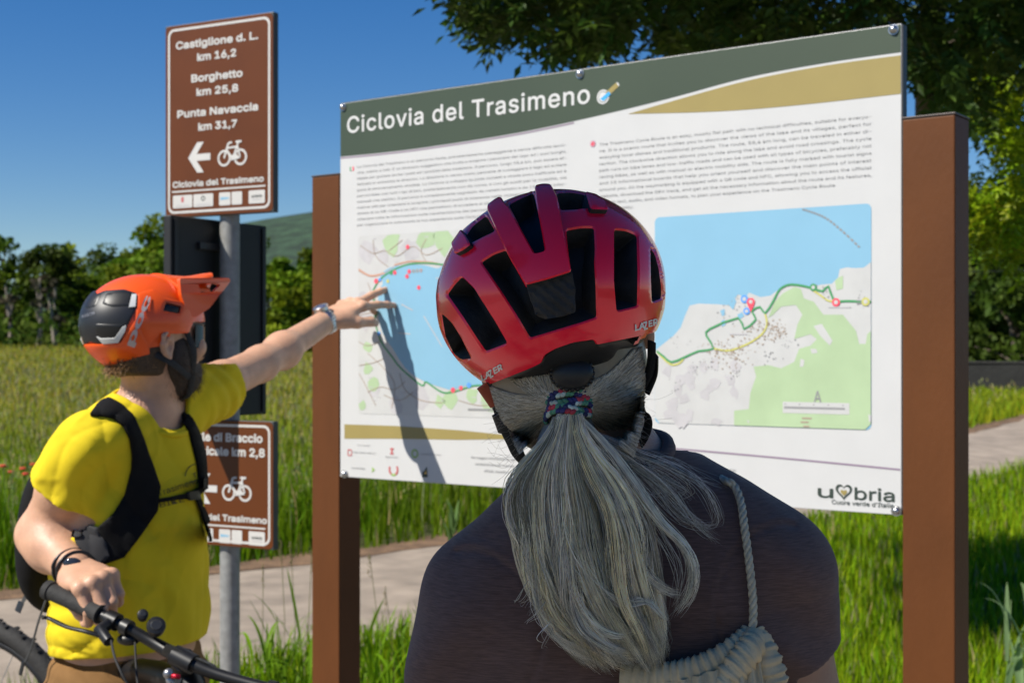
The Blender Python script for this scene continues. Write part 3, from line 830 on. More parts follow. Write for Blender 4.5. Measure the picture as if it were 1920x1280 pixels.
def label_row(o, m, x0, hline, htop, hbot):
    W = SP.W
    r_ = MB(); r_.extrude([(x0, hline - .0025), (W - .03, hline - .0025), (W - .03, hline + .0025), (x0, hline + .0025)], s3, .0012, .0012); r_.build('rule_line', sign_white, o)
    y0_, y1_ = hbot, htop; h = (y0_ + y1_) / 2; lm_ = [sign_white, pmm[0], dark_ink, map_grey, lake_blue]
    k = W / .40
    for n_, (a, b) in enumerate(((.03, .104), (.108, .182), (.204, .246), (.250, .288), (.312, .37))):
        a, b = a * k, b * k; c = (a + b) / 2
        q = MB(); q.extrude(rrect(a, y0_, b, y1_, .004), s3, .0012, .0012, 0)
        if n_ == 0: q.extrude([(c - .005, h - .002), (c + .005, h - .002), (c + .005, h + .014), (c - .005, h + .014)], s3, .0016, .0016, 1)
        if n_ == 1: q.extrude(disc(c, h + .006, .008), s3, .0016, .0016, 2, [disc(c, h + .006, .005)])
        if n_ < 2: q.extrude([(a + .01, y0_ + .006), (b - .01, y0_ + .006), (b - .01, y0_ + .0085), (a + .01, y0_ + .0085)], s3, .0016, .0016, 3)
        if n_ == 2: q.extrude([(a + .006, h - .003), (b - .006, h - .001), (b - .006, h + .004), (a + .006, h + .006)], s3, .0016, .0016, 4)
        if n_ == 4:
            put_text(q, 'umbria', s3, c, h - .002, .018, align='C', mi=2, d=.0016, bold=.01)
            q.extrude([(a + .013, h - .009), (b - .01, h - .009), (b - .01, h - .0075), (a + .013, h - .0075)], s3, .0019, .0019, 3)
        q.build('sponsor_label', lm_, o)
_, hl = Cs(365, 1080); _, hl1 = Cs(365, 1102); _, hl2 = Cs(365, 1176)
label_row(s1, le, .028, hl, hl1, hl2)
le.build('lettering', sign_white, s1)
l2 = MB()
Cr = lambda x, y: SP.px(300 + x / 4, 740 + y / 4)
for t, xr, y, sz in (('ile di Braccio', 768, 357, .046), ('nicale km 2,8', 785, 465, .046), ('Ciclovia del Trasimeno', 802, 965, .0355)):
    a, h = Cr(xr, y); v, _f = text2(t, 1, bold=.036)
    wd = {'ile di Braccio': (768 - 305), 'nicale km 2,8': (785 - 312), 'Ciclovia del Trasimeno': 0}[t]
    wd = (Cr(xr, y)[0] - Cr(xr - wd, y)[0]) if wd else SP.W - .056
    put_text(l2, t, s3, a, h, sz, width=wd, align='R', d=.0012, bold=.036)
ax = Cr(430, 705); symbols(s2, (ax[0] - .088, ax[1]), Cr(466, 728))
_, hl = Cr(600, 990); _, hl1 = Cr(600, 1015); _, hl2 = Cr(600, 1118)
label_row(s2, l2, .028, hl, hl1, hl2)
l2.build('lettering', sign_white, s2)
for h in (HB1 + .12, HT1 - .12, HB2 + .1, HT2 - .1):
    m = MB(); m.tube([(pole_c[0] + .033 * math.cos(a), pole_c[1] + .033 * math.sin(a), h) for a in np.linspace(0, 6.283, 25)[:-1]], .012, 6, closed=True, flat=1)
    m.frame_box((pole_c[0] - .045, pole_c[1] - .012, h - .012), (.012, 0, 0), (0, .024, 0), (0, 0, .024)); m.frame_box((pole_c[0] + .033, pole_c[1] - .012, h - .012), (.012, 0, 0), (0, .024, 0), (0, 0, .024))
    m.build('clamp', galv, post_)
BPn = Plane(((320 - 960) / F * 2.97 * S, 2.97 * S), ((500 - 960) / F * 3.235 * S, 3.235 * S)); p3 = BPn.to3
_, ht = BPn.px(500, 424); hb = ht - .61
bk = MB().frame_box(p3(0, hb, -.03), p3(BPn.W, 0, 0) - p3(0, 0, 0), (0, 0, ht - hb), p3(0, 0, .03) - p3(0, 0, 0), 0, .004)
bk = bk.build('back_panel', M('panel_black', (.006, .006, .0065), rough=.55, var=.2), post_)
for a in (.012, BPn.W - .026):
    m = MB(); m.frame_box(p3(a, hb + .01, .0005), p3(.014, 0, 0) - p3(0, 0, 0), (0, 0, ht - hb - .02), p3(0, 0, .006) - p3(0, 0, 0), 0, .001)
    m.build('edge_rail', M('rail_black', (.012, .012, .013), rough=.5), bk)
for h in (ht - .085, hb + .16):
    MB().frame_box(p3(.115, h - .011, .001), p3(.13, 0, 0) - p3(0, 0, 0), (0, 0, .022), p3(0, 0, .012) - p3(0, 0, 0), 0, .002).build('bracket', M('bracket_grey', (.04, .04, .04), rough=.4, metal=.5), bk)
# ---------------------------------------------------------------- ground, path, grass, trees, hill
def gh(x, y):
    x, y = np.asarray(x, float), np.asarray(y, float) / S
    t = np.clip((y - 9) / 55, 0, 1); rise = 2.25 * t ** 1.25
    k = 1 - .5 / (1 + np.exp(-(x - 8) / 5))
    return rise * k + .03 * np.sin(x * 1.3) * np.sin(y * .9) * np.clip((y - 6) / 6, 0, 1)
def sheet(xs, ys, hfun, dz=0):
    X, Y = np.meshgrid(xs, ys, indexing='ij'); Z = hfun(X, Y) + dz
    n, m = X.shape; idx = np.arange(n * m).reshape(n, m)
    return np.stack([X, Y, Z], -1).reshape(-1, 3), np.stack([idx[:-1, :-1], idx[1:, :-1], idx[1:, 1:], idx[:-1, 1:]], -1).reshape(-1, 4)
soil = M('ground_grass', (.07, .075, .014), rough=.9, var=.45, scale=1.2, bump=.02, bscale=14)
gx = np.concatenate([[-3000, -1200, -500, -250], np.linspace(-120, 120, 121), [250, 500, 1200, 3000]])
gy = np.concatenate([[-300, -100, -40], np.linspace(-16, 130, 140), [130, 250, 500, 1000, 3000]])
v, f = sheet(gx, gy, gh)
tag(MB().add(v, f).build('ground', soil, smooth=True), 'grassy ground of the meadow', kind='structure')
far = cat([(-9, 1.6), (-6, 4.1), (-3.2, 6.15), (-.56, 8.0), (2.5, 11.0), (7.6, 16.9), (10.3, 20.2), (16, 27.5), (30, 44)], 8) * np.array([1, S])
near = cat([(-9, -1.4), (-6, 1.0), (-3, 3.4), (-1.2, 4.75), (.3, 6.2), (2.57, 8.9), (6.2, 12.5), (9.5, 16.0), (30, 37)], 8) * np.array([1, S])
pv, pf = [], []
K = 9
for i, (a, b) in enumerate(zip(near, far)):
    for k in range(K):
        t = k / (K - 1); q = a + (b - a) * t
        e = .10 * math.sin(i * .9) * (t - .5) * 2 + .05 * math.sin(i * 2.3 + k)
        q = q + (b - a) / np.linalg.norm(b - a) * (e if k in (0, K - 1) else 0)
        pv.append((q[0], q[1], gh(q[0], q[1]) + .012 + .012 * math.sin(math.pi * t)))
    if i: pf += [[(i - 1) * K + k, i * K + k, i * K + k + 1, (i - 1) * K + k + 1] for k in range(K - 1)]
gravel = M('path_gravel', (.29, .235, .18), rough=.92, var=.26, scale=3.4, detail=9, bump=.006, bscale=160)
tag(MB().add(pv, pf).build('path', gravel, smooth=True), 'pale gravel cycle path crossing the meadow', kind='structure')
# unseen pale gravel round the map board, added to bounce sunlight upward
gy_ = np.linspace(-14, 5.3, 40); gx_ = np.linspace(-9, 7, 40)
v, f = sheet(gx_, gy_, lambda X, Y: .008 + .004 * np.sin(X * 3) * np.sin(Y * 2.3)); v[:, 1] += np.where(v[:, 1] > 5.2, .18 * np.sin(v[:, 0] * 1.9) + .1 * np.sin(v[:, 0] * 4.3), 0)
tag(MB().add(v, f).build('path', M('bounce_gravel', (.32, .28, .225), rough=.92, var=.16, scale=2.4, bump=.006, bscale=150), smooth=True), 'unseen pale gravel added to bounce light onto the grey haired person', kind='structure')
# dry soil margin along the far side
def side_of(x, y, line):
    d = np.full(np.shape(x), 1e9); sg = np.zeros(np.shape(x))
    for a, b in zip(line[:-1], line[1:]):
        e = b - a; l = e @ e; t = np.clip(((x - a[0]) * e[0] + (y - a[1]) * e[1]) / l, 0, 1)
        dd = np.hypot(x - a[0] - t * e[0], y - a[1] - t * e[1]); c = e[0] * (y - a[1]) - e[1] * (x - a[0])
        m = dd < d; d = np.where(m, dd, d); sg = np.where(m, np.sign(c), sg)
    return d * sg                                    # positive: on the far (left hand) side of the line
mv, mf = [], []
for i, b in enumerate(far):
    t = far[min(i + 1, len(far) - 1)] - far[max(i - 1, 0)]; nrm = np.array([-t[1], t[0]]) / np.linalg.norm(t)
    for k, d in enumerate((-.12 + .05 * math.sin(i * 1.7), .12, .38 + .1 * math.sin(i * 2.1))):
        q = b + nrm * d; mv.append((q[0], q[1], gh(q[0], q[1]) + (.018 if k == 0 else .035 if k == 1 else .01)))
    if i: mf += [[(i - 1) * 3 + k, i * 3 + k, i * 3 + k + 1, (i - 1) * 3 + k + 1] for k in range(2)]
tag(MB().add(mv, mf).build('ground', M('dry_soil', (.16, .095, .05), rough=.95, var=.35, scale=7, bump=.015, bscale=40), smooth=True), 'brown dry soil and litter along the path', kind='structure')

grass_mat = M('grass_blade', (1, 1, 1), rough=.55, var=.1, trans=.45, attr='col', spec=.10)
def blades(mb, x, y, h, wd, col, lean=.35, z=None):
    n = len(x); z = gh(x, y) if z is None else z
    a = RNG.uniform(0, 6.283, n); b = RNG.uniform(0, 6.283, n); l = RNG.uniform(.1, 1, n) * lean * h
    wx, wy = np.cos(a) * wd / 2, np.sin(a) * wd / 2; lx, ly = np.cos(b) * l, np.sin(b) * l
    B = np.stack([x, y, z], 1); W_ = np.stack([wx, wy, 0 * wx], 1)
    m_ = B + np.stack([lx * .35, ly * .35, h * .55], 1); t = B + np.stack([lx, ly, h * RNG.uniform(.82, 1, n)], 1)
    v = np.stack([B - W_, B + W_, m_ - W_ * .8, m_ + W_ * .8, t], 1).reshape(-1, 3)
    i = np.arange(n) * 5
    q = np.stack([i, i + 1, i + 3, i + 2], 1); tr = np.stack([i + 2, i + 3, i + 4], 1)
    mb.add(v, q.tolist() + tr.tolist(), 0, np.repeat(col, 5, 0))
def gcol(n, base, v=.25, tint=.25):
    c = np.array(base)[None, :] * RNG.uniform(1 - v, 1 + v, (n, 1)); c[:, 0] *= RNG.uniform(1 - tint, 1 + tint, n)
    return c
# meadow beyond the path
mb = MB()
n = 150000
y = S * (5 + 58 * RNG.uniform(0, 1, n) ** 1.9); x = RNG.uniform(-.45, .45, n) * (y + 4)
d = side_of(x, y, far); k = d > .12; x, y, d = x[k], y[k], d[k]
n = len(x)
tall = .5 + .5 * vnoise(np.stack([x, y, 0 * x], 1), .9, 2)
patchy = vnoise(np.stack([x * .5, y * .25, 0 * x], 1), .8, 5)
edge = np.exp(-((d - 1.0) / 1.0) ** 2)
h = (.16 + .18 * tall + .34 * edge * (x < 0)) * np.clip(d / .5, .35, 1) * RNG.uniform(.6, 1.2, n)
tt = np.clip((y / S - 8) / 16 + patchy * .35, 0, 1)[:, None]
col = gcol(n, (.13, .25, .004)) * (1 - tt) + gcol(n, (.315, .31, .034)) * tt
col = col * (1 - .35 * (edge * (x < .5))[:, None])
straw = RNG.uniform(0, 1, n) < .05 + .08 * tt[:, 0]
col[straw] = gcol(straw.sum(), (.36, .31, .14))
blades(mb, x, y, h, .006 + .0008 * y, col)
n = 60000
y = 60 * S * RNG.uniform(.12, 1, n); x = RNG.uniform(.31, .53, n) * y
d = side_of(x, y, far); k = d > .1; x, y = x[k], y[k]
blades(mb, x, y, RNG.uniform(.15, .4, len(x)), .006 + .0008 * y, gcol(len(x), (.25, .32, .012)))
n = 6500                                            # pale seed heads floating over the meadow
y = S * (6 + 26 * RNG.uniform(0, 1, n) ** 1.4); x = RNG.uniform(-.45, .45, n) * (y + 3); d = side_of(x, y, far); k = d > .6; x, y = x[k], y[k]
zz = gh(x, y) + RNG.uniform(.28, .55, len(x))
for j in range(2):
    v_ = np.stack([x, y, zz - .035 * j], 1); m_ = len(v_); wd_ = (.003 + .0005 * y)[:, None]; a_ = RNG.uniform(0, 3.14, m_); s_ = np.stack([np.cos(a_), np.sin(a_), 0 * a_], 1) * wd_; u_ = np.array([0, 0, 1]) * (wd_ * 2.6)
    i_ = np.arange(m_) * 4; mb.add(np.stack([v_ - u_, v_ + s_, v_ + u_, v_ - s_], 1).reshape(-1, 3), np.stack([i_, i_ + 1, i_ + 2, i_ + 3], 1), 0, np.repeat(gcol(m_, (.36, .34, .13)), 4, 0))
tag(mb.build('meadow_grass', grass_mat), 'tall seeding meadow grass beyond the path', kind='stuff')
# verge on this side of the path
mb = MB()
n = 130000
y = S * (3.6 + 13 * RNG.uniform(0, 1, n) ** 1.6); x = RNG.uniform(-.42, .55, n) * (y + 1.5)
d = side_of(x, y, near); k = (d < -.05) & (y > 5.25 + .2 * np.sin(x * 1.9)); x, y, d = x[k], y[k], d[k]; n = len(x)
tall = .5 + .5 * vnoise(np.stack([x, y, 0 * x], 1), 1.6, 9)
h = (.10 + .17 * tall) * RNG.uniform(.6, 1.25, n) * np.where(y < 5.5, .8, 1)
col = gcol(n, (.19, .30, .006), .45)
straw = RNG.uniform(0, 1, n) < .07; col[straw] = gcol(straw.sum(), (.30, .27, .12))
blades(mb, x, y, h, .0045 + .0008 * y, col)
tag(mb.build('verge_grass', grass_mat), 'green grass verge around the board posts', kind='stuff')

# single leafy grass plants beside the path
def leaf_blade(mb, p, d, L, wd, droop, col, n=9):
    d = np.array(d, float); d /= np.linalg.norm(d); s_ = np.cross(d, (0, 0, 1)); s_ /= np.linalg.norm(s_) + 1e-9
    pts = []; q = np.array(p, float); dirv = d.copy()
    for i in range(n):
        t = i / (n - 1); w_ = wd * (math.sin(math.pi * min(1, .16 + t * .84)) ** .7 if t < 1 else 0)
        nn = np.cross(s_, dirv)
        pts += [q - s_ * w_ / 2 + nn * w_ * .12, q, q + s_ * w_ / 2 + nn * w_ * .12]
        dirv = dirv + np.array([0, 0, -droop * (.4 + 1.6 * t) / n]); dirv /= np.linalg.norm(dirv)
        q = q + dirv * L / (n - 1)
    f = [[i * 3 + k, i * 3 + k + 1, i * 3 + k + 4, i * 3 + k + 3] for i in range(n - 1) for k in (0, 1)]
    mb.add(pts, f, 0, col)
def reed(name, loc, h, nl, seed, label, col, wide=.02, spread=.5, group=None, heads=0):
    r = np.random.default_rng(seed); mb = MB(); x, y = loc; z = float(gh(x, y)) - .02
    root = thing(name, (x, y, z), label, 'plant', group)
    st = MB()
    for s_ in range(max(1, nl // 6)):
        a = r.uniform(0, 6.28); b = np.array([x + r.normal(0, .03), y + r.normal(0, .03), z]); top = b + np.array([math.cos(a) * h * .12, math.sin(a) * h * .12, h * r.uniform(.6, .85)])
        st.tube([b, (b + top) / 2 + .01, top], [.005, .004, .002], 6, col=col)
        for k in range(6):
            t = r.uniform(.05, .95); p = b + (top - b) * t; a2 = r.uniform(0, 6.28); e = r.uniform(.3, 1.0) * spread
            leaf_blade(mb, p, (math.cos(a2) * e, math.sin(a2) * e, 1), h * r.uniform(.35, .6), wide * r.uniform(.6, 1.1), r.uniform(.3, 2.4), np.array(col) * r.uniform(.75, 1.3))
    mb.build('leaf', grass_mat, root, smooth=True); st.build('stem', grass_mat, root, smooth=True)
    for k in range(heads):
        hd = MB(); a = r.uniform(0, 6.28); b = np.array([x + r.normal(0, .05), y + r.normal(0, .05), z]); top = b + np.array([math.cos(a) * .06, math.sin(a) * .06, h * r.uniform(.95, 1.25)])
        hd.tube([b, (b + top) / 2 + .012, top], .0016, 5, col=(.25, .24, .1))
        for i in range(16):
            q = top - np.array([0, 0, .006 * i]); hd.ball(q + r.normal(0, .004, 3), (.0022, .0022, .005), nu=5, nv=4, col=(.36, .3, .16))
        hd.build('seed_head', grass_mat, root)
    return root
GC = (.13, .24, .008)
def at(px, py_base):                                   # a foot point on level ground seen at a pixel
    z = CAM * F / (py_base - HZ); return ((px - 960) / F * z, z)
for i, (px, pb, h, nl, lab, hd) in enumerate((
    (500, 1340, .52, 18, 'upright grass clump between sign pole and brown post', 1), (545, 1330, .62, 12, 'thin grass clump with seed heads touching the brown post near the pointing hand', 3), (460, 1360, .40, 12, 'low grass clump behind the foot of the sign pole', 0),
    (700, 1350, .58, 18, 'broad leaved grass clump on the board side of the far brown post', 1), (755, 1345, .50, 18, 'dense grass clump touching the dark shirt sleeve', 1), (720, 1400, .45, 18, 'low bright grass clump between brown post and dark shirt', 0), (590, 1420, .5, 12, 'grass clump hidden low behind the far brown post', 0), (800, 1360, .45, 12, 'grass clump partly behind the dark shirt sleeve', 0))):
    reed('grass_clump', at(px, pb), h, nl, 20 + i, lab, np.array(GC) * (1 + .15 * (i % 3)), .016, .7, 'leafy grass clumps along the near path edge', hd)
reed('reed', at(838, 1075), .50, 12, 41, 'single tall reed with drooping pale tip at the path edge', (.12, .2, .06), .022, .35)
reed('reed', (2.02, 4.1 * S), .62, 12, 44, 'young reed with long arching leaves beside the near brown post', (.2, .3, .13), .035, .45)
reed('reed', (2.12, 3.9 * S), .42, 12, 49, 'short reed drooping low beside the taller young reed', (.17, .27, .1), .03, .9)
# poppies
pr = np.random.default_rng(5)
for i, (px, pyy, z) in enumerate(((6, 873, 8.6), (43, 878, 8.8), (48, 888, 8.5), (20, 884, 9.2), (62, 870, 9.5))):
    p = P(px, pyy, z); x, y = p.x, p.y; z0 = float(gh(x, y))
    r = thing('poppy', (x, y, z0), 'red poppy flower among the tall meadow grass', 'flower', 'red poppies in the meadow')
    m = MB()
    for k in range(4):
        a = k * 1.57 + pr.uniform(0, 1); m.ball((x + .016 * math.cos(a), y + .016 * math.sin(a), p.z), (.014, .014, .012), nu=8, nv=6)
    m.build('petals', M('poppy_red', (.62, .05, .015), rough=.6), r, smooth=True)
    MB().tube([(x, y, z0), (x + .02, y, (z0 + p.z) / 2), (x, y, p.z)], .003, 5).build('stem', M('stem_green', (.08, .13, .03)), r)

# trees
bark = M('bark', (.10, .078, .058), rough=.9, var=.35, scale=6, bump=.01, stretch=(3, 3, .6))
bark_pale = M('bark_pale', (.24, .205, .165), rough=.9, var=.3, scale=5)
leafm = M('leaf_cluster', (1, 1, 1), rough=.6, var=.08, trans=.35, attr='col', spec=.12)
def quads(mb, c, size, col, r, flat=.0, asp=.62):
    n = len(c)
    a = r.normal(size=(n, 3)); a /= np.linalg.norm(a, axis=1)[:, None]
    b = r.normal(size=(n, 3)); b -= a * (a * b).sum(1)[:, None]; b /= np.linalg.norm(b, axis=1)[:, None]
    s_ = size * r.uniform(.6, 1.3, (n, 1))
    v = np.stack([c - a * s_, c - b * s_ * asp, c + a * s_, c + b * s_ * asp], 1).reshape(-1, 3)
    i = np.arange(n) * 4
    mb.add(v, np.stack([i, i + 1, i + 2, i + 3], 1), 0, np.repeat(col, 4, 0))
def tree(name, label, x, y, h, cr, seed, col, n=2600, leaf=.3, base=.25, trunk=bark, tr=.14, squash=1.0, group=None, bare=False):
    r = np.random.default_rng(seed); z = float(gh(x, y)) - .1
    root = thing(name, (x, y, z), label, 'tree', group)
    tm = MB(); top = np.array([x + r.normal(0, .3), y, z + h * .88])
    tm.tube(cat([(x, y, z), (x + r.normal(0, .12), y, z + h * .3), (x + r.normal(0, .25), y, z + h * .6), top], 4), np.linspace(tr, tr * .2, 13), 8)
    cl = []
    nc = 26 if not bare else 9
    for i in range(nc):
        t = r.uniform(base, .97); prof = math.sin(math.pi * min(1, (t - base) / (1 - base) * .8 + .2)) ** .7
        a = r.uniform(0, 6.283); rad = cr * prof * r.uniform(.25, 1.0)
        c = np.array([x + math.cos(a) * rad, y + math.sin(a) * rad, z + h * t]); cl.append((c, cr * r.uniform(.28, .5)))
        s_ = np.array([x, y, z + h * max(.15, t - .22)])
        if i % 2 == 0: tm.tube(cat([s_, (s_ + c) / 2 + (0, 0, .1), c], 3), np.linspace(tr * .4, tr * .08, 7), 5)
    tm.build('trunk', trunk, root, smooth=True)
    cm = MB(); per = n // nc
    for c, q in cl:
        p = r.normal(size=(per, 3)); p /= np.linalg.norm(p, axis=1)[:, None]; p *= r.uniform(.25, 1, (per, 1)) ** .6
        cc = np.array(col)[None, :] * r.uniform(.65, 1.35) * r.uniform(.75, 1.25, (per, 1)); cc[:, 0] *= r.uniform(.8, 1.25)
        quads(cm, c + p * q * np.array([1, 1, .75 * squash]), leaf, cc, r)
    cm.build('crown', leafm, root)
    return root
G1, G2, G3 = (.085, .14, .008), (.13, .20, .010), (.05, .085, .010)
GD = (.026, .05, .012)
kinds = ['dark rounded', 'slender pale', 'bushy mid green', 'tall feathery', 'broad dark', 'bright young']
spots = [(-60, 440, 62, G1), (5, 452, 66, G1), (48, 487, 70, G3), (95, 470, 64, G3), (128, 476, 72, G2), (158, 492, 68, G1), (190, 478, 74, G3), (222, 464, 66, G2), (252, 458, 70, G1), (285, 450, 64, G2), (318, 428, 60, G2), (350, 440, 66, G1), (395, 450, 70, G3), (440, 455, 66, G2), (480, 470, 62, G1), (512, 474, 52, (.13, .20, .008)), (545, 482, 50, (.12, .185, .008)), (585, 488, 54, G1), (625, 470, 58, G2)]
WHERE = ['at the far end of the wood, cut by the picture edge', 'over the lone dead trunk at the end of the wood', 'between the lone dead trunk and the dead pair', 'just behind the pair of dead trunks', 'beside the pair of dead trunks, towards the orange helmet', 'before the gap of sky near the orange helmet', 'over the black rear of the orange helmet', 'over the crown of the orange helmet', 'two trees before the black panel', 'touching the outer edge of the black panel', 'half hidden by the outer edge of the black panel', 'hidden behind the black panel', 'hidden behind the pole above the pointing arm', 'hidden between pole and inner panel edge', 'half hidden by the inner edge of the black panel', 'below the hill beside the black panel', 'below the hill beside the brown post near the pointing hand', 'hidden behind the brown post near the pointing hand', 'hidden behind the map board']
for i, (px, py, z, c) in enumerate(spots):
    z *= S
    x = (px - 960) / F * z; top = CAM + (HZ - py) / F * z; h = top - float(gh(x, z))
    tree('woodland_tree', kinds[i % 6] + ' woodland tree ' + WHERE[i], x, z, h * (1.0 + .17 * math.sin(i * 2.3) + .07 * math.sin(i * 5.1)), h * .21 + .5 + .45 * math.sin(i * 1.7) ** 2, 100 + i, c, n=2600, leaf=.19, base=.06 if i > 13 else .12, group='trees along the far meadow edge', tr=.12)
for i, (px, py, z, lab) in enumerate(((73, 500, 58, 'bare grey trunk of the dead pair, the taller with more twigs'), (104, 520, 58, 'bare grey trunk of the dead pair, the shorter one nearer the orange helmet'), (20, 520, 60, 'lone dead grey trunk far from the orange helmet'))):
    z *= S; x = (px - 960) / F * z; h = CAM + (HZ - py) / F * z - float(gh(x, z))
    tree('dead_tree', lab, x, z, h, .55, 150 + i, (.09, .08, .05), n=260, leaf=.15, base=.35, trunk=bark_pale, tr=.17, group='dead trees at the wood edge', bare=True)
# undergrowth filling the foot of the wood
mb = MB(); r = np.random.default_rng(77); n = 36000
x = r.uniform(-48, 40, n); y = r.uniform(57, 80, n) * S; z = gh(x, y) + r.uniform(0, 1, n) ** 1.5 * (1.6 + 1.0 * vnoise(np.stack([x, 0 * x, 0 * x], 1), .5, 3))
quads(mb, np.stack([x, y, z], 1), .26, gcol(n, (.06, .10, .010), .45), r)
tag(mb.build('undergrowth', leafm), 'bushy undergrowth at the foot of the far wood', kind='stuff')
rt = [(1795, 300, 46, GD), (1850, 330, 40, GD), (1905, 420, 34, G3), (1960, 330, 40, G3), (1740, 380, 52, G1), (2010, 300, 36, G1), (1880, 360, 55, GD), (1830, 470, 36, G3)]
RW = ['behind the near brown post', 'with a tall dark top beside the near brown post', 'low at the picture edge over the dark wall', 'outside the picture past the dark wall', 'hidden behind the map board and near post', 'farthest outside the picture past the wall', 'deep behind the bright hanging leaves', 'low and bushy over the dark wall by the post']
for i, (px, py, z, c) in enumerate(rt):
    z *= S
    x = (px - 960) / F * z; top = CAM + (HZ - py) / F * z; h = top - float(gh(x, z))
    tree('garden_tree', kinds[(i + 4) % 6] + ' tree ' + RW[i], x, z, h, h * .3 + .4, 200 + i, c, n=3200, leaf=.17, base=.1, group='trees beyond the right path', tr=.13)
# low dark wall right
y0w = 28 * S; x0, x1 = (1800 - 960) / F * y0w, (2050 - 960) / F * 26 * S
hw = float(gh(x0, y0w))
m = MB().frame_box((x0, y0w, hw - .1), (x1 - x0, -2, 0), (.02, .3, 0), (0, 0, 1.0), 0, .03)
wl = thing('garden_wall', (x0, y0w, hw), 'low dark stone wall across the meadow below the garden trees', 'wall')
m.build('masonry', M('dark_wall', (.010, .010, .009), rough=.9, var=.3, scale=3, bump=.02), wl)
MB().frame_box((x0 - .03, y0w - .04, hw + .902), (x1 - x0 + .06, -2, 0), (.03, .38, 0), (0, 0, .06), 0, .01).build('coping', M('wall_coping', (.022, .021, .019), rough=.9, var=.3), wl)
# hill
r = np.random.default_rng(8)
hx = np.linspace(-900, 900, 140); hy = np.linspace(500, 1700, 60) * S
def hh(X, Y):
    Y = Y / S
    e = np.exp(-((X + 120) / 380) ** 2 - ((Y - 980) / 330) ** 2) * 141 + np.exp(-((X - 330) / 300) ** 2 - ((Y - 1100) / 300) ** 2) * 110
    return e + 4 * vnoise(np.stack([X, Y, 0 * X], -1), .03, 6) * np.clip(e / 40, 0, 1) - 2 + 0 * X
v, f = sheet(hx, hy, hh)
tag(MB().add(v, f).build('hill', M('hill_wood', (.020, .045, .020), rough=.95, var=.6, scale=.06, bump=3, bscale=.12), smooth=True), 'wooded hill rising behind the trees', kind='structure')
# cable
m = MB(); a, b = P(1700, 500, 24), P(2100, 470, 20)
m.tube([a + (b - a) * t + Vector((0, 0, -.25 * 4 * t * (1 - t))) for t in np.linspace(0, 1, 16)], .008, 5)
tag(m.build('overhead_cable', black_paint, loc=tuple(a)), 'thin dark cable crossing behind the near brown post', 'cable')
# ---------------------------------------------------------------- the broad tree on the right and an added, unseen shade tree behind the viewer
def sprays(mb, C, col, L, r, droop=.5, nl=5):
    """compound leaves: C centres (n, 3), col (n, 3), L lengths (n)"""
    n = len(C)
    a = r.uniform(0, 6.283, n); tilt = r.uniform(-.9, .25, n) * droop * 2
    D = np.stack([np.cos(a) * np.cos(tilt), np.sin(a) * np.cos(tilt), np.sin(tilt)], 1)
    U = np.stack([-D[:, 0] * D[:, 2], -D[:, 1] * D[:, 2], 1 - D[:, 2] ** 2], 1) + r.normal(0, .35, (n, 3)); U -= D * (D * U).sum(1)[:, None]; U /= np.linalg.norm(U, axis=1)[:, None]
    S_ = np.cross(D, U)
    V_, col_ = [], []
    for k in range(nl * 2 + 1):
        t = 1.0 if k == nl * 2 else (.25 + .7 * (k // 2) / nl); sd = 0 if k == nl * 2 else (1 if k % 2 else -1)
        p = C + D * (L * (t - .5))[:, None] - np.array([0, 0, 1]) * (L * .35 * t * t)[:, None]
        d = D * (1 if sd == 0 else .55) + S_ * sd * .85 - np.array([0, 0, .25]) + r.normal(0, .18, (n, 3)); d /= np.linalg.norm(d, axis=1)[:, None]
        w_ = np.cross(d, U + r.normal(0, .3, (n, 3))); w_ /= np.linalg.norm(w_, axis=1)[:, None] + 1e-9
        l = (L * r.uniform(.26, .40, n))[:, None]; wd = l * .22
        up = np.cross(w_, d)
        V_.append(np.stack([p, p + d * l * .45 - w_ * wd + up * wd * .35, p + d * l, p + d * l * .45 + w_ * wd + up * wd * .35, p + d * l * .5], 1))
        col_.append(col * r.uniform(.75, 1.25, (n, 1)))
    V_ = np.concatenate(V_).reshape(-1, 3); m = len(V_) // 5; i = np.arange(m) * 5
    mb.add(V_, np.concatenate([np.stack([i, i + 1, i + 2, i + 4], 1), np.stack([i, i + 4, i + 2, i + 3], 1)]), 0, np.repeat(np.concatenate(col_), 5, 0))
SUNA = np.array(SUN)
lit = [b3(a, h, 0) for a in np.linspace(-.05, PL.W + .08, 9) for h in (BB, 1.5, 1.9, BT)] + [b3(PL.W + .05, .9, 0), b3(-.05, 1.0, 0)]
lit += [s3(a, h, 0) for a in (0, .37) for h in (HB2, HT2, HB1, HT1)]
lit += [A(*q) for q in ((275, 560, 2.0), (190, 600, 2.0), (150, 830, 1.95), (75, 990, 2.0), (355, 740, 2.15), (490, 680, 2.38), (700, 560, 2.6), (130, 1100, 1.85), (120, 1200, 2.0), (240, 760, 2.05))]
lit += [(x, y * S, .05) for x, y in ((-1.5, 6), (-2.5, 5.2), (-.3, 6.8), (-3, 8), (-1, 9), (.5, 9), (-.9, 4.4), (.2, 7.6))]
LIT = np.array(lit)
def clear_of_lit(C, rad):
    ok = np.ones(len(C), bool)
    for p in LIT:
        q = C - p; t = q @ SUNA; d = np.linalg.norm(q - t[:, None] * SUNA, axis=1)
        ok &= ~((d < rad) & (t > .3))
    return ok
def in_view(C, m=0):
    y = np.maximum(C[:, 1], 1e-3); px, py = 960 + F * C[:, 0] / y, HZ - F * (C[:, 2] - CAM) / y
    return (C[:, 1] > .1) & (px > -m) & (px < 1920 + m) & (py > -m) & (py < 1280 + m)
tr = np.random.default_rng(21)
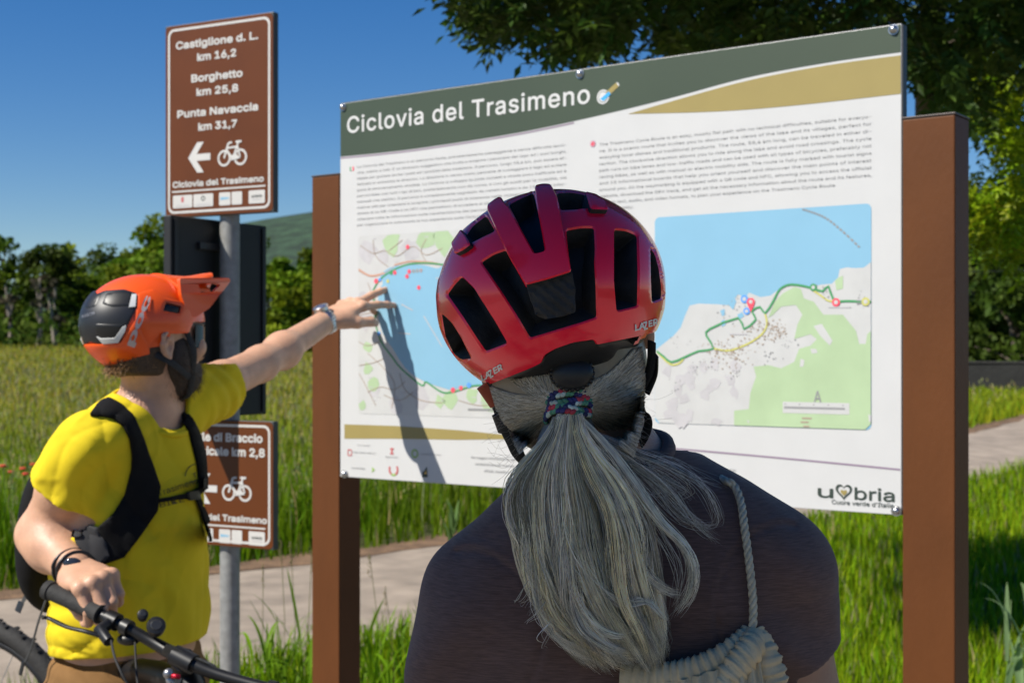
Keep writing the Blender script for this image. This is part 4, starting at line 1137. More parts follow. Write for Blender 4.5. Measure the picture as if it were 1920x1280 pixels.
# --- broad tree
bt = (2.56, 6.05 * S)
big = thing('broad_tree', (bt[0], bt[1], 0), 'large broad leaved tree overhanging the map board with dark foliage', 'tree')
tm = MB()
tm.tube(cat([(bt[0] + .08, bt[1], -.1), (bt[0] + .03, bt[1], .8), (bt[0], bt[1], 2.0), (bt[0] - .03, bt[1], 3.3), (bt[0] + .1, bt[1] - .1, 4.6), (bt[0], bt[1], 6.4)], 5), np.linspace(.105, .05, 26), 14)
for q in ([(2.64, 6.05, 2.95), (2.2, 5.6, 3.5), (1.2, 5.0, 3.85), (0, 4.7, 4.0), (-.4, 4.6, 3.75)], [(2.65, 6.0, 3.2), (2.9, 5.2, 3.9), (3.2, 4.4, 4.4)], [(2.65, 6.05, 2.7), (3.2, 6.0, 3.1), (3.9, 5.9, 3.2), (4.3, 5.8, 2.9)], [(2.66, 6, 3.6), (1.6, 6.3, 4.6), (.4, 6.4, 5.0)], [(2.7, 6, 4.2), (2.0, 4.6, 5.0), (1.4, 3.6, 5.2)]):
    tm.tube(cat([(a - .1, b * S, c) for a, b, c in q], 5), np.linspace(.05, .012, 5 * (len(q) - 1) + 1), 8)
tm.build('trunk', bark, big, smooth=True)
low = np.array([(835, -40), (850, 5), (880, 60), (905, 85), (940, 92), (968, 62), (990, 85), (1020, 108), (1060, 118), (1100, 122), (1140, 112), (1180, 70), (1200, 20), (1212, 10), (1225, 80), (1245, 108), (1300, 120), (1700, 140), (1712, 190), (1740, 170), (1760, 215), (1800, 240), (1845, 245), (1870, 175), (1920, 120), (2000, 160)], float)
C = []
while len(C) < 3000:
    px = tr.uniform(835, 2040); lo_ = np.interp(px, low[:, 0], low[:, 1]); py = lo_ - 300 * tr.uniform(0, 1) ** 1.25
    if vnoise(np.array([[px / 95, py / 70, 0]]), 1.0, 12)[0] < -.34 and tr.uniform() < .92: continue
    z = tr.uniform(4.3, 6.6); C.append(A(px, py - 26, z))
C = np.array(C)
LIT = np.concatenate([LIT, [A(px, py, z) for px in (1840, 1870, 1900) for py in (160, 220, 280, 350, 400, 450) for z in (5.3, 5.9)]])
C = C[clear_of_lit(C, .10)]
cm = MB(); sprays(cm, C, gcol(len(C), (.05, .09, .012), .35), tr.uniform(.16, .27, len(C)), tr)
# the upper crown that keeps the lower leaves in shade
base = C[tr.integers(0, len(C), 2900)]; Cu = base + SUNA * tr.uniform(.5, 2.4, (len(base), 1)) + tr.normal(0, .16, (len(base), 3))
Cu = Cu[clear_of_lit(Cu, .26) & ~in_view(Cu, 160) & (Cu[:, 1] > 1.0)]
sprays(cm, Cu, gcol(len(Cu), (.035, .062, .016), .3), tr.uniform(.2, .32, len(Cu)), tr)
# drooping sprays on the right, sunlight put into their brighter leaf colour
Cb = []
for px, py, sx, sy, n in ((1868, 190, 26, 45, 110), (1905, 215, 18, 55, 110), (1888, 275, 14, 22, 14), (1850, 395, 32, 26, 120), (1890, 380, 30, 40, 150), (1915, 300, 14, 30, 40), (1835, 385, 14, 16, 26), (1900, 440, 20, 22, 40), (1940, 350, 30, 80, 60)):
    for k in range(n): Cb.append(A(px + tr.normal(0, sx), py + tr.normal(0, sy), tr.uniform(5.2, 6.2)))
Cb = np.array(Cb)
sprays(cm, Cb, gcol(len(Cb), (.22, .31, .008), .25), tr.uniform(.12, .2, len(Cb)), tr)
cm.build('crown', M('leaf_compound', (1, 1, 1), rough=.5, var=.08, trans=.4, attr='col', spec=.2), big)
# --- shade tree: unseen, added to keep the sun off the grey haired person
st_ = thing('added_shade_tree', (-5.4, -4.2, 0), 'unseen tree added behind the viewer to shade the grey haired person', 'tree')
tm = MB(); tm.tube(cat([(-5.4, -4.2, -.1), (-5.35, -4.2, 1.5), (-5.3, -4.15, 3.0), (-5.2, -4.1, 5.0), (-5.1, -4.1, 7.6)], 5), np.linspace(.2, .08, 21), 12)
for q in ([(-5.3, -4.1, 3.8), (-4.8, -3.0, 5.2), (-4.2, -1.8, 6.2), (-3.6, -1.2, 6.0)], [(-5.2, -4.1, 4.6), (-5.0, -2.8, 6.4), (-4.8, -1.8, 7.2)], [(-5.2, -4.1, 5.0), (-5.9, -3.0, 6.2), (-6.4, -2.2, 6.6)], [(-5.2, -4.1, 5.2), (-4.2, -4.0, 6.6), (-3.8, -3.4, 7.0)]):
    tm.tube(cat(q, 5), np.linspace(.07, .015, 5 * (len(q) - 1) + 1), 8)
tm.build('trunk', bark, st_, smooth=True)
T_ = np.array([A(*q) for q in [(px, py, z) for px in np.linspace(800, 1600, 9) for py in (950, 1080, 1250, 1450) for z in (.95, 1.05)] + [(px, py, z) for px in (830, 930, 1030, 1130, 1240) for py in (350, 450, 560, 680, 800) for z in (.85, 1.0)]])
n = 7000
C = T_[tr.integers(0, len(T_), n)] + SUNA * tr.uniform(6.0, 10.5, (n, 1)) + tr.normal(0, .07, (n, 3))  # leaves strung along the sun's path so their shade falls on that person
C = C[clear_of_lit(C, .24) & ~in_view(C, 60)]
extra = []
for c, q, k in (((-5.2, -4.2, 7.0), 1.6, 900), ((-6.3, -2.4, 6.8), 1.3, 500)):
    v = tr.normal(size=(k, 3)); v /= np.linalg.norm(v, axis=1)[:, None]; extra.append(np.array(c) + v * q * tr.uniform(.3, 1, (k, 1)) ** .5)
extra = np.concatenate(extra); extra = extra[clear_of_lit(extra, .3) & ~in_view(extra, 60)]
cm = MB(); C = np.concatenate([C, extra]); sprays(cm, C, gcol(len(C), (.045, .08, .018), .3), tr.uniform(.18, .3, len(C)), tr, nl=5)
cm.build('crown', bpy.data.materials['leaf_compound'], st_)
# ---------------------------------------------------------------- the grey haired cyclist seen from behind
H5 = lambda pts: [(780 + x / 2.91, 320 + y / 2.91) for x, y in pts]
C6 = lambda x, y: (740 + x / 2.133, 700 + y / 2.133)
skin_w = M('skin_cyclist', (.36, .20, .13), rough=.5, var=.08, scale=30, sss=.1, bump=.0006, bscale=220)
def fabric(name, col, streak, rough=.85, thread=900):
    m = M(name, col, rough=rough, var=streak, scale=9, stretch=(8, 8, 90), bump=.0004, bscale=40, sheen=.15, spec=.15, detail=9, crease=.006, crscale=9)
    return m
shirt_dark = fabric('heather_shirt', (.125, .074, .060), .26)

fw = (Vector((-.10, 1, .10))).normalized()                       # where the head looks
def basis(f, roll):
    f = Vector(f).normalized(); r = f.cross(Vector((0, 0, 1))).normalized(); u = r.cross(f)
    c, s_ = math.cos(roll), math.sin(roll)
    return np.array([tuple(r * c + u * s_), tuple(f), tuple(u * c - r * s_)]).T        # columns: right, forward, up
HR = basis((0, 1, .02), math.radians(16))
HC = A(1032.6, 550.2, .93)
EL = Ellipsoid(HC, (.1085, .140, .0968), HR)
EO = Ellipsoid(HC, (.1205, .152, .1085), HR)
EI = Ellipsoid(HC, (.1085 * .93, .140 * .93, .0968 * .93), HR)

# body -----------------------------------------------------------
wbase = A(1160, 665, 1.03); wbase[2] = 0
woman = Field((-.30, 1.17, -.02), (.52, 1.74, 1.72), .005)
def wl(px, py, z): return A(px, py, z)
def woman_solid(g, o=0.0, arms=True, full=True):
    k = .045
    g.ell(wl(1172, 1235, 1.035), (.160 + o, .100 + o, .215 + o), k=k)
    g.ell(wl(1170, 1110, 1.015), (.140 + o, .085 + o, .085 + o), k=k)
    g.cone(wl(1135, 928, 1.0), wl(915, 1132, 1.005), .043 + o, .050 + o, k)
    g.cone(wl(1150, 926, 1.0), wl(1430, 1070, 1.012), .046 + o, .052 + o, k)
    g.ell(wl(1020, 1160, .985), (.07 + o, .055 + o, .085 + o), k=.05); g.ell(wl(1340, 1110, .99), (.07 + o, .055 + o, .085 + o), k=.05)
    for s_, j, e in ((0, wl(900, 1140, 1.005), wl(814, 1580, 1.0)), (1, wl(1434, 1090, 1.012), wl(1556, 1590, 1.035))):
        g.cone(j, e, .053 + o, .040 + o, .035)
        if full:
            h = e + np.array([-.01 if s_ == 0 else .02, .16, -.19]); g.cone(e, h, .039 + o, .027 + o, .02)
            if o == 0:
                g.ell(h + np.array([0, .035, -.045]), (.018, .042, .045), k=.015)
                for q in range(4): g.chain([h + np.array([0, .03 + .012 * q, -.07]), h + np.array([.004, .04 + .013 * q, -.105]), h + np.array([.010, .035 + .012 * q, -.13])], (.009, .0085, .0075), .006)
                g.chain([h + np.array([0, .05, -.03]), h + np.array([.012, .085, -.05]), h + np.array([.018, .095, -.075])], (.011, .010, .008), .008)
    return g
woman_solid(woman)
woman.cone(wl(1068, 690, .965), wl(1138, 905, 1.0), .054, .058, .03)
woman.ell(A(1045, 600, .945), (.072, .092, .102), HR, .03)
woman.ell(A(1048, 690, 1.0), (.056, .062, .068), HR, .03)
f3 = HR[:, 1]; u3 = HR[:, 2]; r3 = HR[:, 0]; hc = A(1045, 600, .945)
woman.cone(hc + f3 * .09 - u3 * .0, hc + f3 * .115 - u3 * .035, .009, .013, .012)
woman.ell(hc + f3 * .088 - u3 * .062, (.022, .012, .009), HR, .01)
for s_ in (-1, 1):
    woman.ell(hc + r3 * .03 * s_ + f3 * .088 + u3 * .002, (.014, .010, .010), HR, .004, -1)
    woman.ell(hc + r3 * .03 * s_ + f3 * .080 + u3 * .002, (.012, .012, .012), HR, .003)
    woman.ell(hc + r3 * .076 * s_ - f3 * .005 - u3 * .02, (.010, .020, .031), HR, .008)
woman.ell(wl(1172, 1560, 1.05), (.150, .105, .13), k=.06); woman.ell(wl(1172, 1720, 1.05), (.165, .115, .12), k=.06)
for s_ in (-1, 1):
    hip = wl(1172, 1800, 1.05) + np.array([.085 * s_, 0, 0])
    kn = hip + np.array([.01 * s_, -.01, -.40]); an = hip + np.array([.015 * s_, .02, -.80]); an[2] = .09
    woman.chain([hip, kn, an], (.082, .056, .038), .03); woman.chain([an - (0, .02, .04), an + (.01 * s_, .15, -.06)], (.04, .03), .02)
v, f = woman.mesh()
wroot = MB().add(v, f).build('person', skin_w, smooth=True, loc=wbase)
tag(wroot, 'person with long grey ponytail and red helmet standing before the map, seen from behind', 'person')

# shirt
g = Field((-.26, 1.19, .78), (.50, 1.67, 1.47), .0032)
woman_solid(g, .009, full=False)
g.cone(wl(1110, 850, .985), wl(1138, 905, 1.0), .055, .064, .03)
g.ell(wl(1172, 1560, 1.05), (.163, .118, .14), k=.06)
def folds(p):
    a = vnoise(p * np.array([1, 1, 2.4]), 15, 3) * .0036 + vnoise(p, 32, 5) * .0018
    rd = lambda t: 1 - 2 * np.abs(np.sin(t)) ** .6
    a += .0026 * rd((p[:, 0] * .35 + p[:, 2]) * 14 + 2.4 * vnoise(p, 9, 61)) * np.clip((1.36 - p[:, 2]) / .1, 0, 1)
    d1 = p @ np.array([.55, 0, -.83]); sh = np.exp(-((p[:, 0] + .09) / .06) ** 2 - ((p[:, 2] - 1.24) / .12) ** 2)
    a += sh * .0055 * np.sin(d1 * 95 + 1.5 * np.sin(p[:, 2] * 20))
    d2 = p @ np.array([-.5, 0, -.86]); sh2 = np.exp(-((p[:, 0] - .25) / .06) ** 2 - ((p[:, 2] - 1.23) / .11) ** 2)
    a += sh2 * .0065 * np.sin(d2 * 90 + np.sin(p[:, 2] * 24))
    for c_, r_ in ((wl(890, 1140, 1.0), .074), (wl(1440, 1092, 1.01), .076)):   # armhole seams
        rr_ = np.hypot((p[:, 0] - c_[0]) * 1.15, p[:, 2] - c_[2] + .012) - r_
        on_ = ((p[:, 0] - c_[0]) * (1 if c_[0] < .1 else -1) > -.02)
        a += on_ * (.0022 * np.exp(-(rr_ / .0022) ** 2) - .0012 * np.exp(-((rr_ - .006) / .003) ** 2))
    return a
g.warp(folds)
armdir = wl(1556, 1590, 1.035) - wl(1434, 1090, 1.012)
n_ = armdir / np.linalg.norm(armdir)
G = g.grid()
for c, dr, x_lim in ((wl(1545, 1200, 1.02), n_ + np.array([.12, 0, .1]), 1), (wl(840, 1420, 1.0), (wl(814, 1580, 1.0) - wl(900, 1140, 1.005)), -1)):
    dr = np.array(dr) / np.linalg.norm(dr)
    d = ((G - c) @ dr).astype(np.float32)
    side = (G[..., 0] > wl(1470, 1200, 1.02)[0]) if x_lim > 0 else (G[..., 0] < wl(905, 1300, 1.0)[0])
    g.f = np.where(side, np.maximum(g.f, d), g.f)
g.cut(wl(1125, 868, .99), (-.16, .25, 1))
g.cut((0, 0, .83), (0, 0, -1))
v, f = g.mesh(); v = smooth_mesh(v, f, 1, .4)
shirt_w = MB().add(v, f).build('shirt', shirt_dark, wroot, smooth=True)
nk = wl(1068, 690, .965); nb = wl(1138, 905, 1.0); nd = (nb - nk) / np.linalg.norm(nb - nk)
cc = wl(1126, 872, .992); ex = np.cross(nd, (0, 1, 0)); ex /= np.linalg.norm(ex); ey = np.cross(nd, ex)
MB().tube([cc + ex * .0685 * math.cos(a) + ey * .066 * math.sin(a) for a in np.linspace(0, 6.283, 49)[:-1]], .0075, 8, closed=True, flat=1).build('collar', shirt_dark, shirt_w, smooth=True)
g = Field((-.14, 1.27, .05), (.36, 1.66, 1.0), .008)
g.ell(wl(1172, 1720, 1.05), (.175, .125, .13), k=.06)
for s_ in (-1, 1):
    hip = wl(1172, 1800, 1.05) + np.array([.085 * s_, 0, 0]); g.chain([hip, hip + np.array([.01 * s_, -.01, -.40])], (.094, .075), .03)
g.cut((0, 0, .42), (0, 0, -1)); g.cut((0, 0, .98), (0, 0, 1))
v, f = g.mesh(); MB().add(v, f).build('shorts', M('dark_shorts', (.02, .02, .024), rough=.8), wroot, smooth=True)

# helmet ---------------------------------------------------------
red = M('red_gloss', (.95, .003, .030), rough=.25, var=.1, scale=5, spec=.5, coat=.4, metal=.08)
eps = M('black_foam', (.020, .019, .018), rough=.75, var=.4, scale=60, bump=.0012, bscale=140)
blackpl = M('black_plastic', (.012, .012, .012), rough=.4, var=.2, spec=.4)
hel = thing('helmet', tuple(HC), 'glossy red vented cycling helmet on the grey haired person', 'helmet', None)
silh = H5([(150, 520), (113, 590), (101, 680), (108, 790), (130, 905), (165, 1005), (220, 1092), (290, 1160), (345, 1190), (400, 1172), (520, 1126), (640, 1077), (688, 1052), (700, 1012), (760, 977), (860, 942), (973, 926), (985, 955), (1100, 932), (1230, 906), (1310, 886), (1342, 850), (1364, 760), (1370, 650), (1352, 540), (1322, 440), (1290, 375), (1235, 300), (1180, 258), (1110, 214), (1050, 182), (980, 130), (850, 96), (770, 94), (650, 102), (560, 128), (480, 160), (380, 222), (300, 275), (240, 325), (190, 420)])
VENTS = [[(352, 497), (420, 455), (488, 430), (535, 520), (600, 640), (720, 600), (848, 556), (830, 420), (820, 322), (900, 308), (973, 308), (980, 420), (976, 500), (984, 640), (988, 802), (900, 832), (800, 862), (622, 916), (560, 810), (470, 670)],
 [(165, 675), (205, 620), (245, 577), (310, 640), (360, 720), (430, 830), (495, 945), (378, 990), (320, 905), (245, 790)],
 [(132, 778), (190, 832), (240, 912), (298, 1030), (242, 1036), (198, 1000), (153, 905)],
 [(1086, 318), (1150, 325), (1210, 350), (1216, 550), (1213, 740), (1100, 767), (1086, 600)],
 [(1284, 412), (1312, 458), (1333, 535), (1346, 640), (1345, 700), (1293, 719), (1288, 600)],
 [(503, 180), (575, 142), (638, 114), (652, 160), (680, 300), (703, 432), (645, 448), (590, 350)],
 [(766, 116), (850, 112), (926, 126), (948, 197), (870, 206), (790, 211)],
 [(268, 350), (306, 295), (378, 240), (428, 325), (355, 360), (290, 394)]]
vents = [rounded(H5(q), 5) for q in VENTS]
mb = MB()
patch(mb, rounded(silh, 6), vents, EL, 0, .026, 5.5, 0, 1, bev=2.2, bevd=.0014)
mb.build('shell', [red, eps], hel, smooth=True, auto=38)
# raised V-shaped tail fin and rib tips
fin = rounded(H5([(381, 182), (420, 150), (458, 130), (482, 172), (505, 190), (590, 350), (645, 448), (703, 432), (680, 300), (652, 160), (645, 72), (690, 62), (736, 64), (770, 130), (800, 300), (850, 548), (720, 590), (596, 623), (510, 480), (440, 335), (384, 212)]), 5)
mb = MB(); patch(mb, fin, [], EO, 0, .034, 5, 0, 1, bev=2.6, bevd=.0018); mb.build('tail_fin', [red, eps], hel, smooth=True, auto=38)
for q in ([(925, 106), (985, 120), (1030, 150), (1056, 206), (1010, 205), (955, 202)], [(240, 312), (262, 345), (292, 398), (250, 430), (205, 452), (184, 392)], ):
    mb = MB(); patch(mb, rounded(H5(q), 4), [], Ellipsoid(HC, (.1145, .146, .1025), HR), 0, .02, 5, 0, 1, bev=2.2, bevd=.0014); mb.build('rib', [red, eps], hel, smooth=True, auto=38)
mb = MB(); patch(mb, rounded(H5([(597, 600), (846, 530), (872, 640), (872, 775), (790, 800), (705, 812), (650, 790), (620, 700)]), 5), [], EL, 0.002, .03, 6, 0, 0, bev=3, bevd=.003, bulge=lambda q: .0012 * math.sin(q[1] * .9 + q[0] * .25)); mb.build('tail_block', eps, hel, smooth=True, auto=45)
# inner liner, its black also painting shade over hair behind the vents; front shell
def dome(E_, keep, nu=72, nv=40, mi=0):
    th = np.linspace(0, math.pi, nv + 1); ph = np.linspace(0, 2 * math.pi, nu + 1)[:-1]
    q = np.array([[math.sin(t) * math.cos(p_), math.sin(t) * math.sin(p_), math.cos(t)] for t in th for p_ in ph])
    fs = [[j * nu + i, (j + 1) * nu + i, (j + 1) * nu + (i + 1) % nu, j * nu + (i + 1) % nu] for j in range(nv) for i in range(nu)]
    return q, [fa for fa in fs if all(keep(q[i]) for i in fa)]
mb = MB()
E8 = Ellipsoid(HC, (.084, .112, .077), HR)
q, fs = dome(E8, lambda p: p[2] > -.72)
mb.add(np.array([E8.front(p * (1 + .05 * max(0, math.sin(p[0] * 16)))) for p in q]), fs)
mb.build('liner', M('liner_dark', (.007, .007, .008), rough=.7, var=.5, scale=40, bump=.002, bscale=70), hel, smooth=True)
vw = HR.T @ (HC - np.array(CAMV)) / np.linalg.norm(HC - np.array(CAMV))
def facing(p): return (p / EL.r) @ vw / np.linalg.norm(p / EL.r)
mb = MB()
def in_vent(p):
    q = EL.front(p * .988); x, y = 960 + F * q[0] / q[1], HZ - F * (q[2] - CAM) / q[1]
    return any(sum(((h[i][1] > y) != (h[i - 1][1] > y)) and x < (h[i - 1][0] - h[i][0]) * (y - h[i][1]) / (h[i - 1][1] - h[i][1]) + h[i][0] for i in range(len(h))) % 2 for h in vents)
q, fs = dome(EL, lambda p: facing(p) > -.42 and not (facing(p) < .02 and in_vent(p)) and p[2] > (-.30 if p[1] > .3 else -.30 - .5 * (.3 - p[1])) and not (p[1] > .1 and abs((math.atan2(p[0], p[1]) * 3.2) % 1.6 - .8) < .28 and .15 < p[2] < .78), 144, 80)
pts = np.array([EL.front(p * .988) for p in q]); inn = np.array([EL.front(p * .82) for p in q]); n = len(pts)
cnt = {}
for fa in fs:
    for i in range(4): cnt[(fa[i], fa[(i + 1) % 4])] = 1
mb.add(pts, fs, 0); mb.add(np.concatenate([pts, inn]), [[e[1], e[0], e[0] + n, e[1] + n] for e in cnt if (e[1], e[0]) not in cnt] + [[i + n for i in fa[::-1]] for fa in fs], 1)
mb.build('front_shell', [red, eps], hel, smooth=True, auto=38)
band = rounded(H5([(345, 1183), (520, 1116), (690, 1040), (705, 1000), (760, 965), (860, 930), (975, 914), (985, 945), (1230, 896), (1318, 876), (1312, 905), (1250, 940), (1190, 962), (1100, 975), (1080, 1015), (985, 1085), (905, 1128), (790, 1150), (700, 1135), (600, 1165), (520, 1170), (450, 1190), (390, 1205)]), 5)
hole1, hole2 = rounded(H5([(545, 1142), (600, 1125), (650, 1128), (640, 1142), (580, 1152)]), 3), rounded(H5([(1030, 1000), (1095, 962), (1180, 950), (1160, 958), (1080, 985), (1050, 1010)]), 3)
mb = MB(); patch(mb, band, [hole1], EI, 0.001, .004, 6, 0, 0, bev=2, bevd=.001); mb.build('retention_cradle', blackpl, hel, smooth=True, auto=40)
# lettering on the shell
def curved(mb, s, p0, p1, size, E_, off, mi=0, shear=.25, bold=.03):
    v, f = text2(s, 1, shear=shear); x0, x1 = v[:, 0].min(), v[:, 0].max()
    v0, f0, nv = v, f, len(v); v = np.concatenate([v0 + bold * np.array([math.cos(j * .785), math.sin(j * .785)]) for j in range(8)]); f = [[i + nv * j for i in q] for j in range(8) for q in f0]
    p0, p1 = np.array(p0, float), np.array(p1, float); ux = (p1 - p0); L = np.linalg.norm(ux); ux /= L; uy = np.array([ux[1], -ux[0]])
    out = []
    for i, (a, b) in enumerate(v):
        q = p0 + ux * (a - x0) / (x1 - x0) * L + uy * b * size
        p, n = E_(q[0], q[1]); out.append(tuple(p + n * (off + .00004 * (i // nv))))
    mb.add(out, f, mi)
wht = M('decal_white', (.8, .8, .8), rough=.4, var=0)
for a, b, s_ in (((905, 713), (944, 690), 23), ((1190, 619), (1233, 607), 24)):
    mb = MB(); curved(mb, 'LA', a, np.array(a) * .6 + np.array(b) * .4, s_ * .86, EL, .0006); curved(mb, 'Z', np.array(a) * .61 + np.array(b) * .39 + (0, 3), np.array(a) * .42 + np.array(b) * .58 + (0, 3), s_ * 1.1, EL, .0006); curved(mb, 'ER', np.array(a) * .41 + np.array(b) * .59, b, s_ * .86, EL, .0006)
    mb.build('lettering', wht, hel)
# straps
strapm = M('strap_web', (.018, .018, .017), rough=.8, var=.3, scale=120, bump=.0004, bscale=400)
def strap(pts, wd, th, name, parent, up=None, mat_=strapm):
    c = cat(pts, 6); mb = MB(); mb.tube(c, wd / 2, 8, flat=th / wd, up=up); return mb.build(name, mat_, parent, smooth=True, auto=50)
strap([A(925, 715, .90), A(938, 770, .915), A(948, 800, .92), A(962, 830, .93), A(978, 862, .95), A(1010, 900, 1.03)], .013, .0028, 'chin_strap', hel, up=(.3, 1, 0))
strap([A(1222, 640, .90), A(1219, 690, .91), A(1200, 735, .925), A(1203, 770, .93), A(1216, 790, .935), A(1200, 830, .95), A(1150, 880, 1.04)], .012, .0028, 'chin_strap', hel, up=(.8, .6, 0))
strap([A(1190, 650, .92), A(1200, 700, .925), A(1212, 720, .925)], .012, .0025, 'chin_strap', hel, up=(.5, 1, 0))
strap([A(1226, 665, .91), A(1224, 700, .92), A(1210, 735, .925)], .015, .006, 'strap_buckle', hel, up=(1, .5, 0), mat_=blackpl)
strap([A(940, 775, .912), A(952, 808, .92)], .019, .006, 'strap_buckle', hel, up=(.3, 1, 0), mat_=blackpl)
strap([A(905, 722, .905), A(930, 758, .91)], .013, .006, 'strap_anchor', hel, up=(.3, 1, 0), mat_=M('rust_plastic', (.30, .045, .012), rough=.4))

# hair -----------------------------------------------------------
hairm = M('grey_hair', (1, 1, 1), rough=.34, var=.12, scale=90, attr='col', spec=.6, trans=.3)
g = Field((-.06, 1.17, 1.36), (.22, 1.49, 1.62), .003)
g.ell(A(1047, 640, .942), (.078, .094, .100), HR, .03); g.cone(A(1062, 720, .945), A(1085, 800, .962), .066, .056, .03)
g.cone(A(1062, 752, .90), A(1062, 755, .872), .040, .018, .035)
g.cut(A(1080, 815, .93), (.15, -.35, -1), .02)
v, f = g.mesh()
hair = MB().add(v, f, 0, (.28, .235, .17)).build('hair', hairm, wroot, smooth=True)
HT = bvh(hair); onhair = on_body(HT, .9)
hr = np.random.default_rng(11)
def strands(mb, guides, n, spread, rad, clump=.5, frizz=.002, col=(.36, .35, .32), npt=16, k=3, nlock=0):
    """n hairs following blends of neighbouring guide curves"""
    G_ = []
    for g_ in guides:
        c = cat(g_, 8); d = np.r_[0, np.cumsum(np.linalg.norm(np.diff(c, axis=0), axis=1))]
        G_.append(np.stack([np.interp(np.linspace(0, d[-1], npt), d, c[:, i]) for i in range(3)], 1))
    G_ = np.array(G_); t = np.linspace(0, 1, npt)
    locks = [(hr.uniform(0, len(G_) - 1.001), hr.normal(0, .006, 3) * (1, .8, .5), hr.uniform(3, 9, 3), hr.uniform(0, 6.28, 3), hr.choice([.5, .75, 1, 1.15, 1.35]) * np.array([1.02, 1, hr.uniform(.84, 1.0)])) for _ in range(nlock)] if nlock else None
    for i in range(n):
        if len(G_) > 1:
            lk = locks[int(hr.integers(len(locks)))] if locks is not None else None
            u = float(np.clip(lk[0] + hr.normal(0, .09), 0, len(G_) - 1.001)) if lk is not None else hr.uniform(0, len(G_) - 1.001)
        else: u, lk = 0, None
        a = int(u); w_ = u - a
        c = G_[a] * (1 - w_) + G_[min(a + 1, len(G_) - 1)] * w_
        L = hr.uniform(.88, 1.0) if hr.uniform() < .75 else hr.uniform(.6, .95)
        tt = t * L; c = np.stack([np.interp(tt, t, c[:, q]) for q in range(3)], 1)
        off = hr.normal(0, 1, 3) * spread * (.55 if lk is not None else 1)
        if lk is not None: c = c + lk[1][None, :] * (np.sin(np.pi * t * .9) * .8)[:, None] + .0065 * t[:, None] ** 1.5 * np.sin(t[:, None] * 1.5 * lk[2][None, :] + lk[3][None, :])
        prof = np.sin(np.pi * np.clip(t, 0, 1) ** .8) * (1 - clump) + clump * .35 + .12
        ph = hr.uniform(0, 6.28, 3); c = c + off[None, :] * prof[:, None] + frizz * t[:, None] * np.sin(t[:, None] * hr.uniform(4, 11, 3)[None, :] + ph[None, :])
        r = rad * hr.uniform(.7, 1.3) * np.clip(1.25 - t ** 3 * 1.1, .12, 1)
        cc = np.array(col) * (lk[4] if lk is not None else 1) * hr.uniform(.6, 1.3) * np.array([hr.uniform(.95, 1.06), 1, hr.uniform(.86, 1.05)])
        if hr.uniform() < .12: cc = np.array([.92, .89, .82]) * hr.uniform(.9, 1.1)
        if hr.uniform() < .06: cc = np.array([.16, .14, .11])
        mb.tube(c, r, k, cap=False, col=cc)
def on(px, py, off=.001):
    p, n = onhair(px, py); return np.array(p + n * off)
p, n = onhair(1072, 700)
n = (n + Vector((0, -.6, .1))).normalized(); t_ = n.cross(Vector((0, 0, 1))).normalized()
R_ = np.array([tuple(t_), tuple(n), tuple(t_.cross(n))]).T
fd_ = MB(); fd_.ball(np.array(p) + np.array(n) * .004, (.019, .009, .015), R_, 28, 14)
for a in np.linspace(0, 6.283, 25)[:-1]: fd_.ball(np.array(p) + np.array(n) * .003 + R_[:, 0] * .0182 * math.cos(a) + R_[:, 2] * .0142 * math.sin(a), (.0024, .004, .0024), R_, 8, 6)
fd_.build('fit_dial', blackpl, hel, smooth=True)
# combed from the temples and the nape into the tie
mb = MB()
def comb(starts, n, end0, end1, col, rad=.00032, lift=.0015):
    starts = cat([(a, b, 0) for a, b in starts], 6)[:, :2]
    for i in range(n):
        u = hr.uniform(0, len(starts) - 1.01); a = int(u); s_ = starts[a] * (1 - u + a) + starts[a + 1] * (u - a) + hr.normal(0, 1.2, 2)
        e = np.array(end0) + (np.array(end1) - np.array(end0)) * (u / (len(starts) - 1)) + hr.normal(0, 3, 2)
        m_ = (s_ + e) / 2 + np.array([0, 2.2 * hr.normal()]) + (np.array([0, 9]) if s_[1] < e[1] else 0)
        q = cat([(*s_, 0), (*m_, 0), (*e, 0)], 5)[:, :2]
        pts = np.array([on(x, y, lift * hr.uniform(.2, 1.3)) for x, y in q])
        cc = np.array(col) * hr.uniform(.45, 1.35)
        if hr.uniform() < .15: cc = np.array([.72, .70, .62])
        mb.tube(pts, rad * hr.uniform(.7, 1.4), 3, cap=False, col=cc)
comb([(912, 722), (926, 746), (938, 774), (954, 805), (974, 850)], 1000, (1028, 748), (1038, 776), (.54, .475, .36))
comb([(960, 712), (1010, 705), (1060, 695), (1110, 690)], 420, (1030, 745), (1056, 736), (.62, .54, .40))
comb([(1200, 650), (1206, 700), (1207, 750), (1203, 800), (1188, 856)], 1000, (1098, 742), (1094, 775), (.56, .49, .37))
comb([(1100, 720), (1140, 700), (1175, 670), (1188, 655)], 420, (1080, 738), (1100, 745), (.66, .59, .45))
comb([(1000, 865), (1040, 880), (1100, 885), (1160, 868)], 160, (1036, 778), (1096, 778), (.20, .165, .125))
for i in range(50):                                              # short frizzy hairs round the nape
    s_ = (hr.uniform(950, 985), hr.uniform(760, 870)) if i % 2 else (hr.uniform(1185, 1205), hr.uniform(740, 860))
    p = on(*s_, 0); d = np.array([-1 if i % 2 else 1, hr.uniform(-.5, .3), hr.uniform(-1.0, .6)]); L = hr.uniform(.008, .03)
    b = np.cross(d, hr.normal(size=3)) * .4
    mb.tube(cat([p, p + (d + b) * L * .5, p + d * L + b * L * hr.uniform(-.3, .6)], 5), .0001, 3, cap=False, col=np.array((.5, .45, .36)) * hr.uniform(.5, 1.4))
mb.build('combed_strands', hairm, hair, smooth=True)
